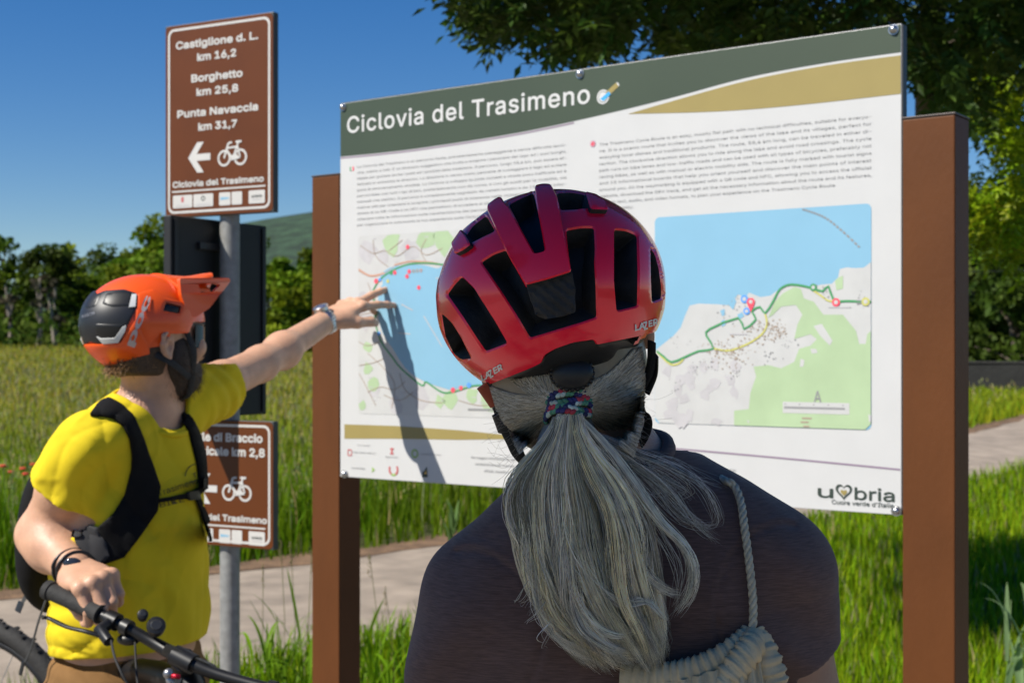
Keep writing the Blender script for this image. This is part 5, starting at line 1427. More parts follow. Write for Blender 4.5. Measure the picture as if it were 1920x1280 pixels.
# ponytail
def g6(pts, z0, z1, dz=0, bow=0):
    n = len(pts); return [A(*C6(x, y), z0 + (z1 - z0) * (i / (n - 1)) + dz + bow * math.sin(math.pi * i / (n - 1))) for i, (x, y) in enumerate(pts)]
pt = MB()
T = lambda u: (640 + 105 * u, 168 - 8 * math.sin(u * 3.1) + 14 * (1 - u))
K_ = [[T(0), (612, 255), (540, 345), (478, 420), (458, 500), (480, 600), (536, 720), (570, 830), (590, 900)],
      [T(.15), (625, 260), (560, 370), (512, 480), (512, 590), (560, 720), (600, 850), (620, 960), (680, 1070), (750, 1130)],
      [T(.3), (640, 270), (590, 390), (560, 520), (590, 660), (640, 790), (660, 900), (690, 1000), (760, 1110), (830, 1195)],
      [T(.45), (675, 270), (650, 400), (640, 550), (670, 700), (710, 830), (730, 930), (780, 1040), (850, 1110), (930, 1140)],
      [T(.6), (705, 265), (715, 400), (740, 540), (780, 680), (830, 810), (860, 930), (910, 1040), (950, 1120), (985, 1165)],
      [T(.75), (735, 260), (780, 390), (840, 520), (890, 660), (930, 800), (960, 930), (990, 1040), (1005, 1110), (1000, 1160)],
      [T(.9), (752, 258), (820, 370), (880, 490), (932, 620), (975, 760), (1000, 880), (1025, 990), (1040, 1080), (1040, 1150)],
      [T(1), (762, 255), (828, 350), (900, 450), (972, 560), (1025, 700), (1045, 800), (1050, 900), (1035, 1000)]]
K_ = [[(x + (24 * math.sin((y - 330) / 105) * min(1, max(0, (y - 330) / 250))), y) for x, y in q] for q in K_]
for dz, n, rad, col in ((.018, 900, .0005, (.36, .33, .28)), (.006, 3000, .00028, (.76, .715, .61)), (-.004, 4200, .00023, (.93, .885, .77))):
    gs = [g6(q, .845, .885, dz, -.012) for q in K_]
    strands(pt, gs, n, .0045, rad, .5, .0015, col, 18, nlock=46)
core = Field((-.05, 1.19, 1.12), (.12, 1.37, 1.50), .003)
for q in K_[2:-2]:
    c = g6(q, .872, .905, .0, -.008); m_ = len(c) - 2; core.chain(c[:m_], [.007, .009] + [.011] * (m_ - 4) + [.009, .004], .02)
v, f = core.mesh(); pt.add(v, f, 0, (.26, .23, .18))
L_ = lambda q, z0, z1, n, sp, rad, fz=.003, col=(.94, .895, .78), bow=-.01: strands(pt, [g6(q, z0, z1, 0, bow), g6([(x + 10, y + 14) for x, y in q], z0, z1, .004, bow)], n, sp, rad, .55, fz if q[0][1] < 320 else .0012, col, 22)
# separate waves and curls lying over the main fall
for q, n in (([(700, 170), (740, 330), (860, 480), (930, 640), (1000, 790), (1080, 860), (1150, 875)], 60), ([(735, 170), (860, 310), (960, 450), (1060, 590), (1150, 680), (1190, 770), (1175, 880), (1105, 965)], 55),
             ([(690, 170), (690, 350), (660, 520), (700, 680), (770, 800), (860, 890), (960, 930), (1040, 910)], 80), ([(680, 170), (640, 380), (590, 560), (640, 700), (760, 790), (880, 790), (950, 710)], 45),
             ([(670, 170), (620, 350), (560, 500), (600, 650), (700, 730), (760, 760)], 60), ([(650, 700), (700, 830), (720, 900), (800, 1000), (900, 1040), (990, 1010)], 70), ([(560, 560), (600, 740), (700, 800), (740, 830)], 40),
             ([(740, 830), (720, 920), (760, 1020), (860, 1090), (930, 1100)], 80), ([(850, 800), (930, 900), (1000, 900), (1060, 960), (1085, 965)], 34), ([(660, 160), (590, 300), (500, 400), (452, 500), (470, 610), (540, 730), (590, 860), (530, 960)], 30)):
    L_(q, .842 if q[0][1] < 300 else .858, .868, int(n * 1.8), .0028, .00032)
for q, n in (([(800, 240), (960, 310), (1100, 365), (1220, 440), (1275, 530), (1290, 600), (1210, 605)], 26), ([(790, 240), (930, 330), (1080, 440), (1180, 560), (1250, 630), (1300, 665)], 44), ([(770, 230), (900, 330), (1010, 440), (1130, 570), (1230, 600), (1285, 580)], 30),
             ([(830, 250), (1000, 330), (1120, 350), (1230, 400), (1330, 450)], 12), ([(900, 300), (1000, 440), (1080, 450), (1145, 380)], 7), ([(980, 330), (1120, 400), (1180, 470), (1030, 530)], 8), ([(860, 300), (960, 460), (1060, 620), (1130, 760), (1120, 900), (1095, 970)], 22),
             ([(560, 780), (500, 890), (480, 900)], 8), ([(600, 900), (560, 940), (515, 985)], 9), ([(620, 1000), (580, 1060), (600, 1080)], 6), ([(760, 250), (880, 330), (1000, 380), (1120, 430), (1190, 500)], 40)):
    L_(q, .85, .885, int(n * .8), .004, .00024, .003, (.62, .59, .52))
pt.build('ponytail', hairm, wroot, smooth=True)

# hair tie: braided cord wound round the root of the ponytail
tie = MB(); tc_ = np.array(A(1064, 757, .862)); cols = [(.45, .04, .06), (.03, .03, .12), (.10, .28, .16), (.5, .55, .45), (.02, .025, .08), (.06, .2, .13)]
tr_ = np.random.default_rng(4)
ax_ = np.array([.0, -.35, -.94]); ax_ /= np.linalg.norm(ax_); e1 = np.array([1, 0, .06]); e1 /= np.linalg.norm(e1); e2 = np.cross(ax_, e1)
for ring in range(4):
    for i in range(30):
        for s_ in (0, 1):
            a = (i + .5 * s_) / 30 * 6.283; rr_ = .0178 + .0015 * math.sin(a * 3 + ring)
            c = tc_ + e1 * rr_ * 1.08 * math.cos(a) + e2 * rr_ * math.sin(a) + ax_ * (-.0105 + .007 * ring + (.0017 if s_ else -.0017) + .002 * math.sin(a * 2 + ring * 2))
            t_ = -e1 * math.sin(a) + e2 * math.cos(a); nrm = e1 * math.cos(a) + e2 * math.sin(a)
            d = t_ * .8 + ax_ * (.6 if s_ else -.6); d /= np.linalg.norm(d); b = np.cross(d, nrm)
            tie.ball(c, (.0036, .0025, .0023), np.stack([d, nrm, b], 1), 7, 5, col=np.array(cols[(i // 2 + ring * 2 + s_ * 3) % 6]) * tr_.uniform(.7, 1.2))
tag(tie.build('hair_tie', M('tie_cord', (1, 1, 1), rough=.8, var=.15, scale=300, attr='col'), smooth=True, loc=tuple(tc_)), 'braided red, green and navy hair tie round the grey ponytail', 'hair tie')

# drawstring bag --------------------------------------------------
cotton = M('bag_cotton', (.60, .46, .27), rough=.9, var=.12, scale=40, bump=.0006, bscale=500)
ST = bvh(shirt_w); onshirt = on_body(ST, 1.0)
def ons(x, y, off): p, n = onshirt(*C6(x, y)); return np.array(p + n * off)
bag = thing('drawstring_bag', tuple(A(1330, 1330, .93)), 'beige cotton drawstring bag with gathered top worn on the back', 'bag')
c = [ons(1318, 438, .003), ons(1350, 470, .006), ons(1375, 530, .006), ons(1392, 620, .006), ons(1408, 750, .006), ons(1416, 900, .007), ons(1414, 1000, .009), ons(1408, 1050, .014)]
fr = [wl(1300, 905, 1.06), wl(1320, 925, 1.02)]
cl = cat([np.array(wl(1290, 960, 1.09)), np.array(wl(1318, 890, 1.04))] + c, 14)
mb = MB()
tg = np.gradient(cl, axis=0); tg /= np.linalg.norm(tg, axis=1)[:, None]
sx = np.cross(tg, (0, 1, 0)); sx /= np.linalg.norm(sx, axis=1)[:, None]; sy = np.cross(tg, sx)
ln_ = np.r_[0, np.cumsum(np.linalg.norm(np.diff(cl, axis=0), axis=1))]
fine = np.linspace(0, ln_[-1], 500)
I3 = lambda X: np.stack([np.interp(fine, ln_, X[:, i]) for i in range(3)], 1)
for k in range(3):
    a = fine * 2 * math.pi / .022 + k * 2.094
    mb.tube(I3(cl) + I3(sx) * np.cos(a)[:, None] * .0019 + I3(sy) * np.sin(a)[:, None] * .0019, .0022, 7)
mb.build('cord', M('cord_cotton', (.55, .47, .32), rough=.95, var=.25, scale=200, bump=.0008, bscale=700), bag, smooth=True)
def ruffle(pts, r, zs, seed, name):
    c = cat([A(*C6(x, y), z) for (x, y), z in zip(pts, zs)], 14); n = len(c); q = np.random.default_rng(seed)
    d = np.r_[0, np.cumsum(np.linalg.norm(np.diff(c, axis=0), axis=1))]
    m = int(d[-1] / .0011); s_ = np.linspace(0, d[-1], m); cc = np.stack([np.interp(s_, d, c[:, i]) for i in range(3)], 1)
    t = np.gradient(cc, axis=0); t /= np.linalg.norm(t, axis=1)[:, None]; u = np.cross(t, (0, 1, 0)); u /= np.linalg.norm(u, axis=1)[:, None]; w_ = np.cross(t, u)
    V_, K2 = [], 20
    ph = np.cumsum(q.uniform(.35, 1.25, m) * 1.05)
    for i in range(m):
        for k in range(K2):
            a = k * 2 * math.pi / K2
            rr_ = r * (1 + .10 * math.sin(ph[i] + 1.1 * math.sin(a * 1 + ph[i] * .13) + .8 * a) + .05 * math.sin(2.3 * ph[i] + 2 * a)) * (1 + .12 * math.sin(s_[i] * 40))
            V_.append(cc[i] + u[i] * rr_ * math.cos(a) + w_[i] * rr_ * math.sin(a) * .85)
    F_ = [[i * K2 + k, i * K2 + (k + 1) % K2, (i + 1) * K2 + (k + 1) % K2, (i + 1) * K2 + k] for i in range(m - 1) for k in range(K2)]
    return MB().add(V_, F_ + [list(range(K2))[::-1], [(m - 1) * K2 + k for k in range(K2)]]).build(name, cotton, bag, smooth=True)
ruffle([(905, 1215), (1000, 1222), (1100, 1215), (1200, 1190), (1300, 1140), (1370, 1090), (1418, 1052)], .0125, [.905, .90, .895, .892, .893, .90, .912], 1, 'gathered_hem')
ruffle([(1270, 1300), (1330, 1225), (1385, 1150), (1425, 1095), (1440, 1062)], .0115, [.878, .878, .882, .89, .905], 2, 'gathered_hem')
ruffle([(1428, 1050), (1462, 1095), (1490, 1160), (1512, 1240), (1530, 1330)], .013, [.912, .905, .90, .90, .90], 3, 'gathered_hem')
top = cat([A(*C6(x, y), z) for x, y, z in ((905, 1225, .908), (1000, 1235, .895), (1100, 1228, .885), (1200, 1210, .878), (1300, 1175, .876), (1380, 1130, .880), (1440, 1085, .89), (1480, 1140, .90), (1520, 1240, .91))], 8)
V_, m = [], len(top); rows = 24
for j in range(rows):
    t = j / (rows - 1)
    for i in range(m):
        q = top[i].copy(); q[2] -= .42 * t; q[0] += (-.03 + .10 * (i / m)) * t; q[1] -= .055 * math.sin(math.pi * min(1, t * 1.1)) * math.sin(math.pi * i / (m - 1)) + .004 * math.sin(i * 1.3 + 2 * math.sin(t * 5)) * (1 - t * .6)
        V_.append(q)
back = [v_ + np.array([0, .10 * math.sin(math.pi * (k % m) / (m - 1)), 0]) for k, v_ in enumerate(V_)]
n_v = len(V_)
F_ = [[j * m + i, j * m + i + 1, (j + 1) * m + i + 1, (j + 1) * m + i] for j in range(rows - 1) for i in range(m - 1)]
MB().add(V_ + back, F_ + [[x + n_v for x in q[::-1]] for q in F_]).build('sack', cotton, bag, smooth=True)
# ---------------------------------------------------------------- the rider in the yellow shirt
skin_m = M('skin_rider', (.52, .29, .185), rough=.5, var=.14, scale=26, sss=.06, bump=.0006, bscale=190)
yellow = M('yellow_cloth', (.66, .50, .015), rough=.85, var=.07, scale=9, bump=.0003, bscale=700, spec=.2, crease=.007, crscale=11)
khaki = M('khaki_cloth', (.19, .10, .035), rough=.85, var=.10, scale=14, bump=.0004, bscale=500, spec=.2, crease=.007, crscale=12)
blackcloth = M('black_cloth', (.0055, .0055, .006), rough=.85, var=.25, scale=30, bump=.0008, bscale=600, spec=.2)
chest = Vector((.90, -.43, 0)).normalized(); latl = Vector((.43, .90, 0)).normalized()        # chest direction, his left
TR = np.array([tuple(latl), tuple(chest), (0, 0, 1)]).T
shR, shL = A(168, 838, 1.905), A(352, 748, 2.15)
elR, wrR = A(78, 1002, 1.985), A(142, 1068, 1.86)
elL, wrL = A(488, 682, 2.312), A(612, 602, 2.512)
neckb, neckt = A(268, 795, 2.05), A(288, 690, 2.03)
hipc = A(240, 1265, 2.08)
mroot_loc = np.array([hipc[0], hipc[1], 0])
def man_torso(g, o=0.0, k=.05):
    g.ell(A(250, 905, 2.055), (.160 + o, .106 + o, .16 + o), TR, k)
    g.ell(A(244, 1020, 2.065), (.155 + o, .110 + o, .17 + o), TR, k)
    g.ell(A(246, 1150, 2.07), (.158 + o, .118 + o, .15 + o), TR, k)
    g.cone(neckb, shR + np.array([.02, 0, .015]), .055 + o, .052 + o, k); g.cone(neckb, shL + np.array([-.01, 0, .01]), .055 + o, .050 + o, k)
    g.cone(shR, shR * .55 + elR * .45, .054 + o * 1.0, .060 + o * 1.5, .016)
    g.cone(shL, shL * .55 + elL * .45, .053 + o * 1.2, .047 + o * 2.0, .03)
    return g
hdc = A(286, 618, 2.03)
mf = np.array(Vector((.66, .75, -.06)).normalized()); MR = basis(mf, math.radians(3)); mr_, mu = MR[:, 0], MR[:, 2]
g = Field((-1.25, 2.30, -.02), (-.10, 3.75, 1.78), .0044)
man_torso(g)
g.cone(neckb, neckt - (0, 0, .015), .057, .056, .03)
g.chain([shR, elR, wrR], (.055, .048, .034), .02); g.ell(elR * .7 + wrR * .3, (.050, .050, .055), k=.03)
g.chain([shL, elL, wrL], (.047, .040, .029), .02); g.ell(elL * .68 + wrL * .32 + np.array([0, 0, -.004]), (.044, .036, .042), k=.03)
g.ell(hipc, (.165, .125, .12), TR, .05)
hips = [hipc + np.array(latl) * .09 * s_ + np.array([0, 0, -.06]) for s_ in (-1, 1)]
feet = []
for h, s_ in zip(hips, (-1, 1)):
    kn = h + np.array(chest) * .10 + np.array(latl) * .06 * s_ + np.array([0, 0, -.40]); an = kn + np.array(latl) * .03 * s_ - np.array(chest) * .06; an[2] = .1
    g.chain([h, kn, an], (.09, .058, .040), .03); g.chain([an - (0, 0, .045), an + np.array(chest) * .17 - (0, 0, .062)], (.042, .032), .02); feet.append((h, kn, an))
v, f = g.mesh()
mb = MB().add(v, f)
g = Field(hdc - .19, hdc + .17, .0021)                   # head and face in a finer grid
g.cone(neckb, neckt, .0585, .0585, .03); g.ell(hdc, (.074, .096, .108), MR, .03); g.ell(hdc + mf * .045 - mu * .075, (.052, .055, .05), MR, .035)
g.cone(hdc + mf * .092 - mu * .018, hdc + mf * .114 - mu * .046, .009, .0125, .012); g.ell(hdc + mf * .098 - mu * .048 + mr_ * .010, (.009, .010, .008), MR, .006); g.ell(hdc + mf * .098 - mu * .048 - mr_ * .010, (.009, .010, .008), MR, .006)
for s_ in (1, -1):
    g.ell(hdc + mf * .076 - mu * .034 + mr_ * .042 * s_, (.027, .02, .022), MR, .02); g.ell(hdc + mf * .086 + mr_ * .031 * s_ - mu * .004, (.015, .012, .010), MR, .01, -1); g.ell(hdc + mf * .079 + mr_ * .031 * s_ - mu * .004, (.012, .012, .012), MR, .003); g.ell(hdc + mf * .084 + mr_ * .03 * s_ + mu * .014, (.024, .012, .007), MR, .012)
    ec = hdc + mr_ * .076 * s_ - mf * .016 - mu * .036; tl = mr_ * s_ * .35 - mf; tl /= np.linalg.norm(tl)
    rim = [ec + mf * .010 + mu * .010, ec + mf * .006 + mu * .024 + mr_ * .005 * s_, ec - mf * .008 + mu * .027 + mr_ * .011 * s_, ec - mf * .019 + mu * .016 + mr_ * .014 * s_, ec - mf * .019 - mu * .002 + mr_ * .012 * s_, ec - mf * .010 - mu * .018 + mr_ * .007 * s_, ec + mf * .001 - mu * .026 + mr_ * .003 * s_, ec + mf * .006 - mu * .020]
    g.ell(ec - mf * .003 + mr_ * .002 * s_, (.006, .017, .026), MR, .006); g.chain(rim, (.0042, .0042, .0045, .0048, .0045, .0045, .0062, .005), .003); g.chain([ec + mf * .004 + mu * .004 + mr_ * .006 * s_, ec - mf * .006 + mu * .012 + mr_ * .009 * s_, ec - mf * .011 + mr_ * .008 * s_, ec - mf * .004 - mu * .010 + mr_ * .005 * s_], (.003, .003, .003, .003), .003)
    g.ell(ec + mf * .002 - mu * .003 + mr_ * .008 * s_, (.006, .007, .010), MR, .004, -1)
g.ell(hdc + mf * .098 - mu * .074, (.024, .010, .005), MR, .006); g.ell(hdc + mf * .097 - mu * .083, (.021, .010, .006), MR, .006)
v, f = g.mesh(); mb.add(smooth_mesh(v, f, 1, .3), f)
# hands: finer skin that starts inside the wrists
def hand(mb, wr, fdir, back, L, spread, bends, thumb, mirror=1, hs=1.0):
    """wr wrist, fdir towards the knuckles, back = direction out of the back of the hand"""
    fd = np.array(fdir, float); fd /= np.linalg.norm(fd); bk = np.array(back, float); bk -= fd * (bk @ fd); bk /= np.linalg.norm(bk)
    sd = np.cross(fd, bk) * mirror                      # towards the little finger
    wr0 = wr; wr = np.zeros(3)
    c = wr + fd * .05
    c = wr + fd * .05; g = Field(c - .17, c + .17, .0017)
    g.cone(wr - fd * .05, wr + fd * .012, .030, .027, .015, flat=(bk, .82))
    kn = []
    for i, (o, fw_) in enumerate(((-.031, .088), (-.010, .093), (.011, .089), (.030, .080))):
        k_ = wr + fd * fw_ + sd * o + bk * (.004 if i in (1, 2) else 0); kn.append(k_)
        g.cone(wr + fd * .012 + sd * o * .55, k_, .0165, .0115, .014, flat=(bk, .85))
        g.ell(k_ + bk * .003, (.0105, .0105, .0105), k=.008)
    g.ell(wr + fd * .04 - sd * .02 - bk * .010, (.022, .022, .018), k=.02); g.ell(wr + fd * .045 + sd * .018 - bk * .008, (.018, .018, .016), k=.02)
    for i, (k_, lens, b_) in enumerate(zip(kn, ((.043, .026, .021), (.048, .030, .022), (.045, .028, .021), (.035, .021, .018)), bends)):
        d = fd * math.cos(b_[0]) - bk * math.sin(b_[0]) + sd * spread[i]; d /= np.linalg.norm(d)
        ax = np.cross(d, bk); ax /= np.linalg.norm(ax); p = k_.copy(); pts = [p]; a = 0
        dd = d.copy()
        for l, bb in zip(lens, (0, b_[1], b_[2])):
            if bb:
                dd = np.array(Matrix.Rotation(-bb, 3, Vector(ax)) @ Vector(dd))
            p = p + dd * l * L; pts.append(p)
        g.chain(pts, (.0102, .0090, .0082, .0068), .004, .008)
    th0 = wr + fd * .022 - sd * .024 - bk * .008
    pts = [th0] + [wr + fd * a - sd * b - bk * c_ for a, b, c_ in thumb]
    g.chain(pts, (.0155, .0125, .0108, .0085)[:len(pts)], .006, .014)
    v, f = g.mesh(); mb.add(wr0 + smooth_mesh(v, f, 1, .3) * hs, f)
tip = b3(*PL.px(722, 531), .004)
ldir = (A(672, 567, 2.567) - wrL)
hand(mb, wrL, ldir, np.array((-.30, -.50, .80)), 1.0, (-.14, .02, .08, .16), ((.30, .10, .08), (.02, .08, .05), (.35, .45, .30), (.55, .6, .4)), ((.050, .044, .022), (.085, .050, .034), (.108, .036, .050)), -1, 1.12)
# right hand closed round the grip
gr0, gr1 = A(96, 1108, 1.80), A(232, 1172, 1.73)
gax = (gr1 - gr0) / np.linalg.norm(gr1 - gr0)
hand(mb, wrR, A(196, 1100, 1.76) - wrR, np.array((.30, -.62, .62)), .95, (.0, .0, .0, -.02), ((1.05, .95, .8), (1.0, 1.0, .8), (1.0, 1.0, .85), (1.0, 1.05, .9)), ((.045, .035, .030), (.070, .030, .050), (.085, .012, .062)), -1, 1.12)
man = mb.build('person', skin_m, smooth=True, loc=mroot_loc)
tag(man, 'bearded person in yellow t-shirt pointing at the map while straddling a bicycle', 'person')
# t-shirt
g = Field((-1.12, 2.50, .80), (-.30, 3.46, 1.50), .0036)
man_torso(g, .012)
g.cone(A(248, 1060, 2.065), A(241, 1290, 2.085), .158, .168, .05, flat=(chest, .78))
hem = A(240, 1204, 2.08)
def folds_m(p):
    q = (p - np.array(hem)) @ TR
    a = vnoise(p * np.array([1, 1, 1.4]), 16, 13) * .0038 + vnoise(p * np.array([1, 1, .7]), 36, 15) * .0036
    low_ = np.exp(-((p[:, 2] - .95) / .11) ** 2); ridge = lambda t: 1 - 2 * np.abs(np.sin(t)) ** .6
    a += low_ * .0032 * ridge(p[:, 2] * 80 + 4 * vnoise(p, 14, 77) + q[:, 0] * 20 + 1.8 * np.sin(q[:, 0] * 23 + p[:, 2] * 11) + q[:, 1] * 9) / (1 + np.exp((q[:, 1] - .06) * 60)) + .003 * np.sin(q[:, 0] * 60 + q[:, 1] * 40 + 3 * np.sin(p[:, 2] * 12)) * np.exp(-((p[:, 2] - .94) / .07) ** 2)
    a += .0040 * ridge((q[:, 2] * .8 + q[:, 0] * .9) * 21 + 1.5 * np.sin(q[:, 0] * 14 + q[:, 2] * 7)) * np.exp(-((p[:, 2] - 1.18) / .1) ** 2) * (q[:, 1] > 0)
    a += .0024 * ridge((q[:, 0] * .75 + q[:, 2] * .65) * 22 + 2.6 * vnoise(p, 12, 51)) + .0022 * ridge((q[:, 0] * .5 - q[:, 2] * .85 + q[:, 1]) * 26 + 3 * vnoise(p, 17, 52))
    arm = np.exp(-(np.linalg.norm(p - (shL * .72 + elL * .28), axis=1) / .10) ** 2); a += arm * .0045 * np.sin((p @ (elL - shL)) * 420 + p[:, 2] * 60)
    arm = np.exp(-(np.linalg.norm(p - (shR * .6 + elR * .4), axis=1) / .10) ** 2); a += arm * .0055 * np.sin((p @ np.array([.7, .3, -.6])) * 90 + 2 * np.sin(p[:, 0] * 40))
    return a
g.warp(folds_m)
G = g.grid()
for cc, e, s_ in ((shR, elR, -1), (shL, elL, 1)):
    c = cc * (.56 if s_ < 0 else .60) + e * (.44 if s_ < 0 else .40); dr = (e - cc) / np.linalg.norm(e - cc)
    d = ((G - c) @ dr).astype(np.float32)
    near_ = np.linalg.norm(G - c, axis=-1) < (.115 if s_ > 0 else .105)
    g.f = np.where(near_, np.maximum(g.f, d), g.f)
nn = (neckt - neckb); nn /= np.linalg.norm(nn)
g.cone(A(272, 775, 2.045) + np.array(chest) * .012, A(292, 690, 2.03), .072, .074, .012, -1)
g.cut(hem, (.05, -.02, -1))
v, f = g.mesh(); v = smooth_mesh(v, f, 1, .4)
tee = MB().add(v, f).build('shirt', yellow, man, smooth=True)
cc = A(268, 785, 2.045) + np.array(chest) * .014; ex = np.array(chest); ey = np.array(latl)
MB().tube([cc + ex * .076 * math.cos(a) + ey * .074 * math.sin(a) + np.array([0, 0, -.030 * max(0, math.cos(a)) + .022 * max(0, -math.cos(a))]) for a in np.linspace(0, 6.283, 49)[:-1]], .007, 8, closed=True).build('collar', yellow, tee, smooth=True)
# shorts
g = Field((-1.2, 2.45, .40), (-.25, 3.48, 1.02), .005)
g.ell(hipc, (.182, .142, .13), TR, .05)
for (h, kn, an) in feet: g.cone(h, kn, .112, .085, .04)
rt_k = hips[0] + np.array(chest) * .20
g.warp(lambda p: vnoise(p * np.array([1, 1, 2.2]), 24, 33) * .006 + .004 * np.sin(p[:, 2] * 90 + 3 * np.sin(p[:, 0] * 14) + p[:, 1] * 20))
g.cut((0, 0, .50), (0, 0, -1)); g.cut((0, 0, 1.0), (0, 0, 1))
v, f = g.mesh(); MB().add(smooth_mesh(v, f, 1), f).build('shorts', khaki, man, smooth=True)
for h, kn, an in feet:
    g = Field(an - .3, an + .3, .005); g.chain([an - (0, 0, .03), an - np.array(chest) * .03 - (0, 0, .06)], (.052, .045), .02); g.chain([an - (0, 0, .05), an + np.array(chest) * .19 - (0, 0, .062)], (.046, .036), .02); g.cut((0, 0, .0), (0, 0, -1))
    v, f = g.mesh(); MB().add(v, f).build('shoe', blackcloth, man, smooth=True)
# beard and hair
beard = M('beard', (1, 1, 1), rough=.7, var=.3, scale=200, attr='col')
mr = np.random.default_rng(31)
g = Field(hdc - .16, hdc + .16, .0025)
g.ell(hdc + mf * .046 - mu * .087, (.061, .066, .056), MR, .02)
for s_ in (1, -1): g.ell(hdc + mf * .022 - mu * .055 + mr_ * .056 * s_, (.021, .034, .048), MR, .02)
g.cut(hdc + mf * .098 - mu * .048, mu * .9 + mf * .35); g.cut(hdc - mf * .006, -mf)
g.warp(lambda p: vnoise(p, 110, 3) * .0018)
v, f = g.mesh(); bm_ = MB().add(v, f, 0, (.030, .018, .011))
bt_ = BVHTree.FromPolygons([Vector(q) for q in v], [list(map(int, q)) for q in f])
for i in range(1500):
    q, n_, _, _ = bt_.find_nearest(Vector(v[mr.integers(len(v))])); n_ = np.array(n_); o = np.sign((np.array(q) - (hdc + mf * .03 - mu * .07)) @ n_); n_ = n_ * (o if o else 1)
    d = n_ * .5 - mu * .7 + mf * .25 + mr.normal(0, .35, 3); d /= np.linalg.norm(d); L = mr.uniform(.006, .016)
    bm_.tube([np.array(q), np.array(q) + d * L * .5, np.array(q) + d * L - mu * .002], (.00035, .0003, .00015), 3, cap=False, col=np.array((.10, .055, .028)) * mr.uniform(.5, 1.6))
bm_.build('beard', beard, man, smooth=True)
hb = MB()
for i in range(520):
    a = mr.normal(-.15, .42); st = hdc - mf * .080 * math.cos(a) + mr_ * .070 * math.sin(a) - mu * mr.uniform(.050, .080)
    d = -mf * math.cos(a) * .7 + mr_ * math.sin(a) * .45 - mu * .8 + mr.normal(0, .3, 3); d /= np.linalg.norm(d); L = mr.uniform(.010, .026); w_ = mr.normal(0, .006, 3)
    hb.tube(cat([st, st + d * L * .35 + w_ * .7, st + d * L * .7 - w_ * .6, st + d * L + w_], 4), .0005, 3, cap=False, col=np.array((.22, .125, .055)) * mr.uniform(.4, 1.5))
g = Field(hdc - .16, hdc + .16, .003); g.ell(hdc - mf * .010 - mu * .02, (.077, .094, .085), MR, .02); g.cone(hdc - mf * .02 - mu * .06, hdc - mf * .028 - mu * .11, .062, .052, .03); g.cut(hdc - mf * .012, mf); g.cut(hdc - mu * .098, -mu, .01)
v, f = g.mesh(); hb.add(v, f, 0, (.06, .035, .018))
hb.build('hair', beard, man, smooth=True)

# orange helmet ---------------------------------------------------
orange = M('orange_shell', (.80, .085, .003), rough=.38, var=.04, scale=6, spec=.5, coat=.25)
charc = M('charcoal_shell', (.011, .012, .015), rough=.45, var=.15, spec=.5)
silver = M('reflective_trim', (.62, .62, .60), rough=.45, var=.05)
Z4 = lambda pts: [(x / 3, 480 + y / 3) for x, y in pts]
ohc = A(270, 606, 2.03)
OR = basis(mf * np.array([1, 1, 0]) + np.array([0, 0, .04]), 0)
OE = Ellipsoid(ohc, (.104, .131, .100), OR); OE_in = Ellipsoid(ohc, (.094, .121, .090), OR)
OEo = Ellipsoid(ohc, (.107, .134, .103), OR)
def mir(v_):
    n_ = OR[:, 0]; d = (v_ - ohc) @ n_; return v_ - 2 * d[:, None] * n_
oh = thing('helmet', tuple(ohc), 'orange and black visored mountain bike helmet on the bearded person', 'helmet')
mb = MB()
def okeep(p):                                            # rim line: low at the nape, cut up round the ear
    ang = math.atan2(p[1], abs(p[0])); lim = np.interp(ang, (-1.57, -.9, -.55, -.25, .05, .4, 1.57), (-.86, -.80, -.84, -.80, -.10, -.02, .0)); return p[2] > lim
q, fs = dome(OE, okeep, 96, 64)
pts = np.array([OE.front(p) for p in q]); inn = np.array([OE.front(p * .90) for p in q]); n = len(pts); cnt = {}
for fa in fs:
    for i in range(4): cnt[(fa[i], fa[(i + 1) % 4])] = 1
mb.add(pts, fs, 0); mb.add(np.concatenate([pts, inn]), [[e[1], e[0], e[0] + n, e[1] + n] for e in cnt if (e[1], e[0]) not in cnt], 0); mb.add(inn, [x[::-1] for x in fs], 1)
mb.build('shell', [orange, eps], oh, smooth=True, auto=40)
def O(nm, outer, holes, E_, off, th, m1, m2, par=oh, r=4, bev=1.2, **k):
    a = patch(MB(), rounded(Z4(outer), r), [rounded(Z4(h), 2.5) for h in holes], E_, off, th, 4, 0, 1, bev=bev, bevd=.001, **k)
    b = MB(); b.v, b.f, b.m, b.n = [mir(v_) for v_ in a.v], [q[::-1] for q in a.f], list(a.m), a.n      # its twin on the other side
    for m_ in (a, b): m_.build(nm, [m1, m2], par, smooth=True, auto=40)
O('rear_panel', [(500, 240), (590, 200), (700, 192), (770, 215), (768, 290), (715, 400), (680, 480), (560, 490), (480, 470), (452, 410), (462, 350), (480, 290)], [], OE, .004, .02, charc, charc)
O('vent', [(605, 215), (690, 203), (745, 212), (730, 285), (640, 292), (578, 275)], [], OE, .0048, .004, blackpl, blackpl)
O('vent', [(505, 250), (560, 215), (578, 220), (545, 290), (490, 300)], [], OE, .0048, .004, blackpl, blackpl)
O('vent', [(540, 380), (700, 385), (690, 400), (650, 460), (575, 465), (545, 430)], [], OE, .0048, .004, blackpl, blackpl)
O('vent', [(930, 265), (1010, 285), (1002, 322), (915, 310)], [], OE, .0012, .004, blackpl, blackpl)
O('trim', [(742, 222), (768, 222), (762, 290), (725, 294)], [], OE, .0062, .003, silver, silver, r=1, bev=.4)
O('trim', [(552, 448), (580, 458), (650, 455), (690, 398), (712, 388), (706, 420), (668, 482), (585, 488)], [], OE, .0062, .003, silver, silver, r=1, bev=.4)
O('tail_lobe', [(478, 520), (500, 490), (570, 490), (680, 486), (760, 360), (835, 500), (842, 560), (772, 605), (640, 610), (600, 600), (608, 640), (590, 655), (545, 620), (500, 560)], [], OE, .006, .02, orange, orange, bev=2)
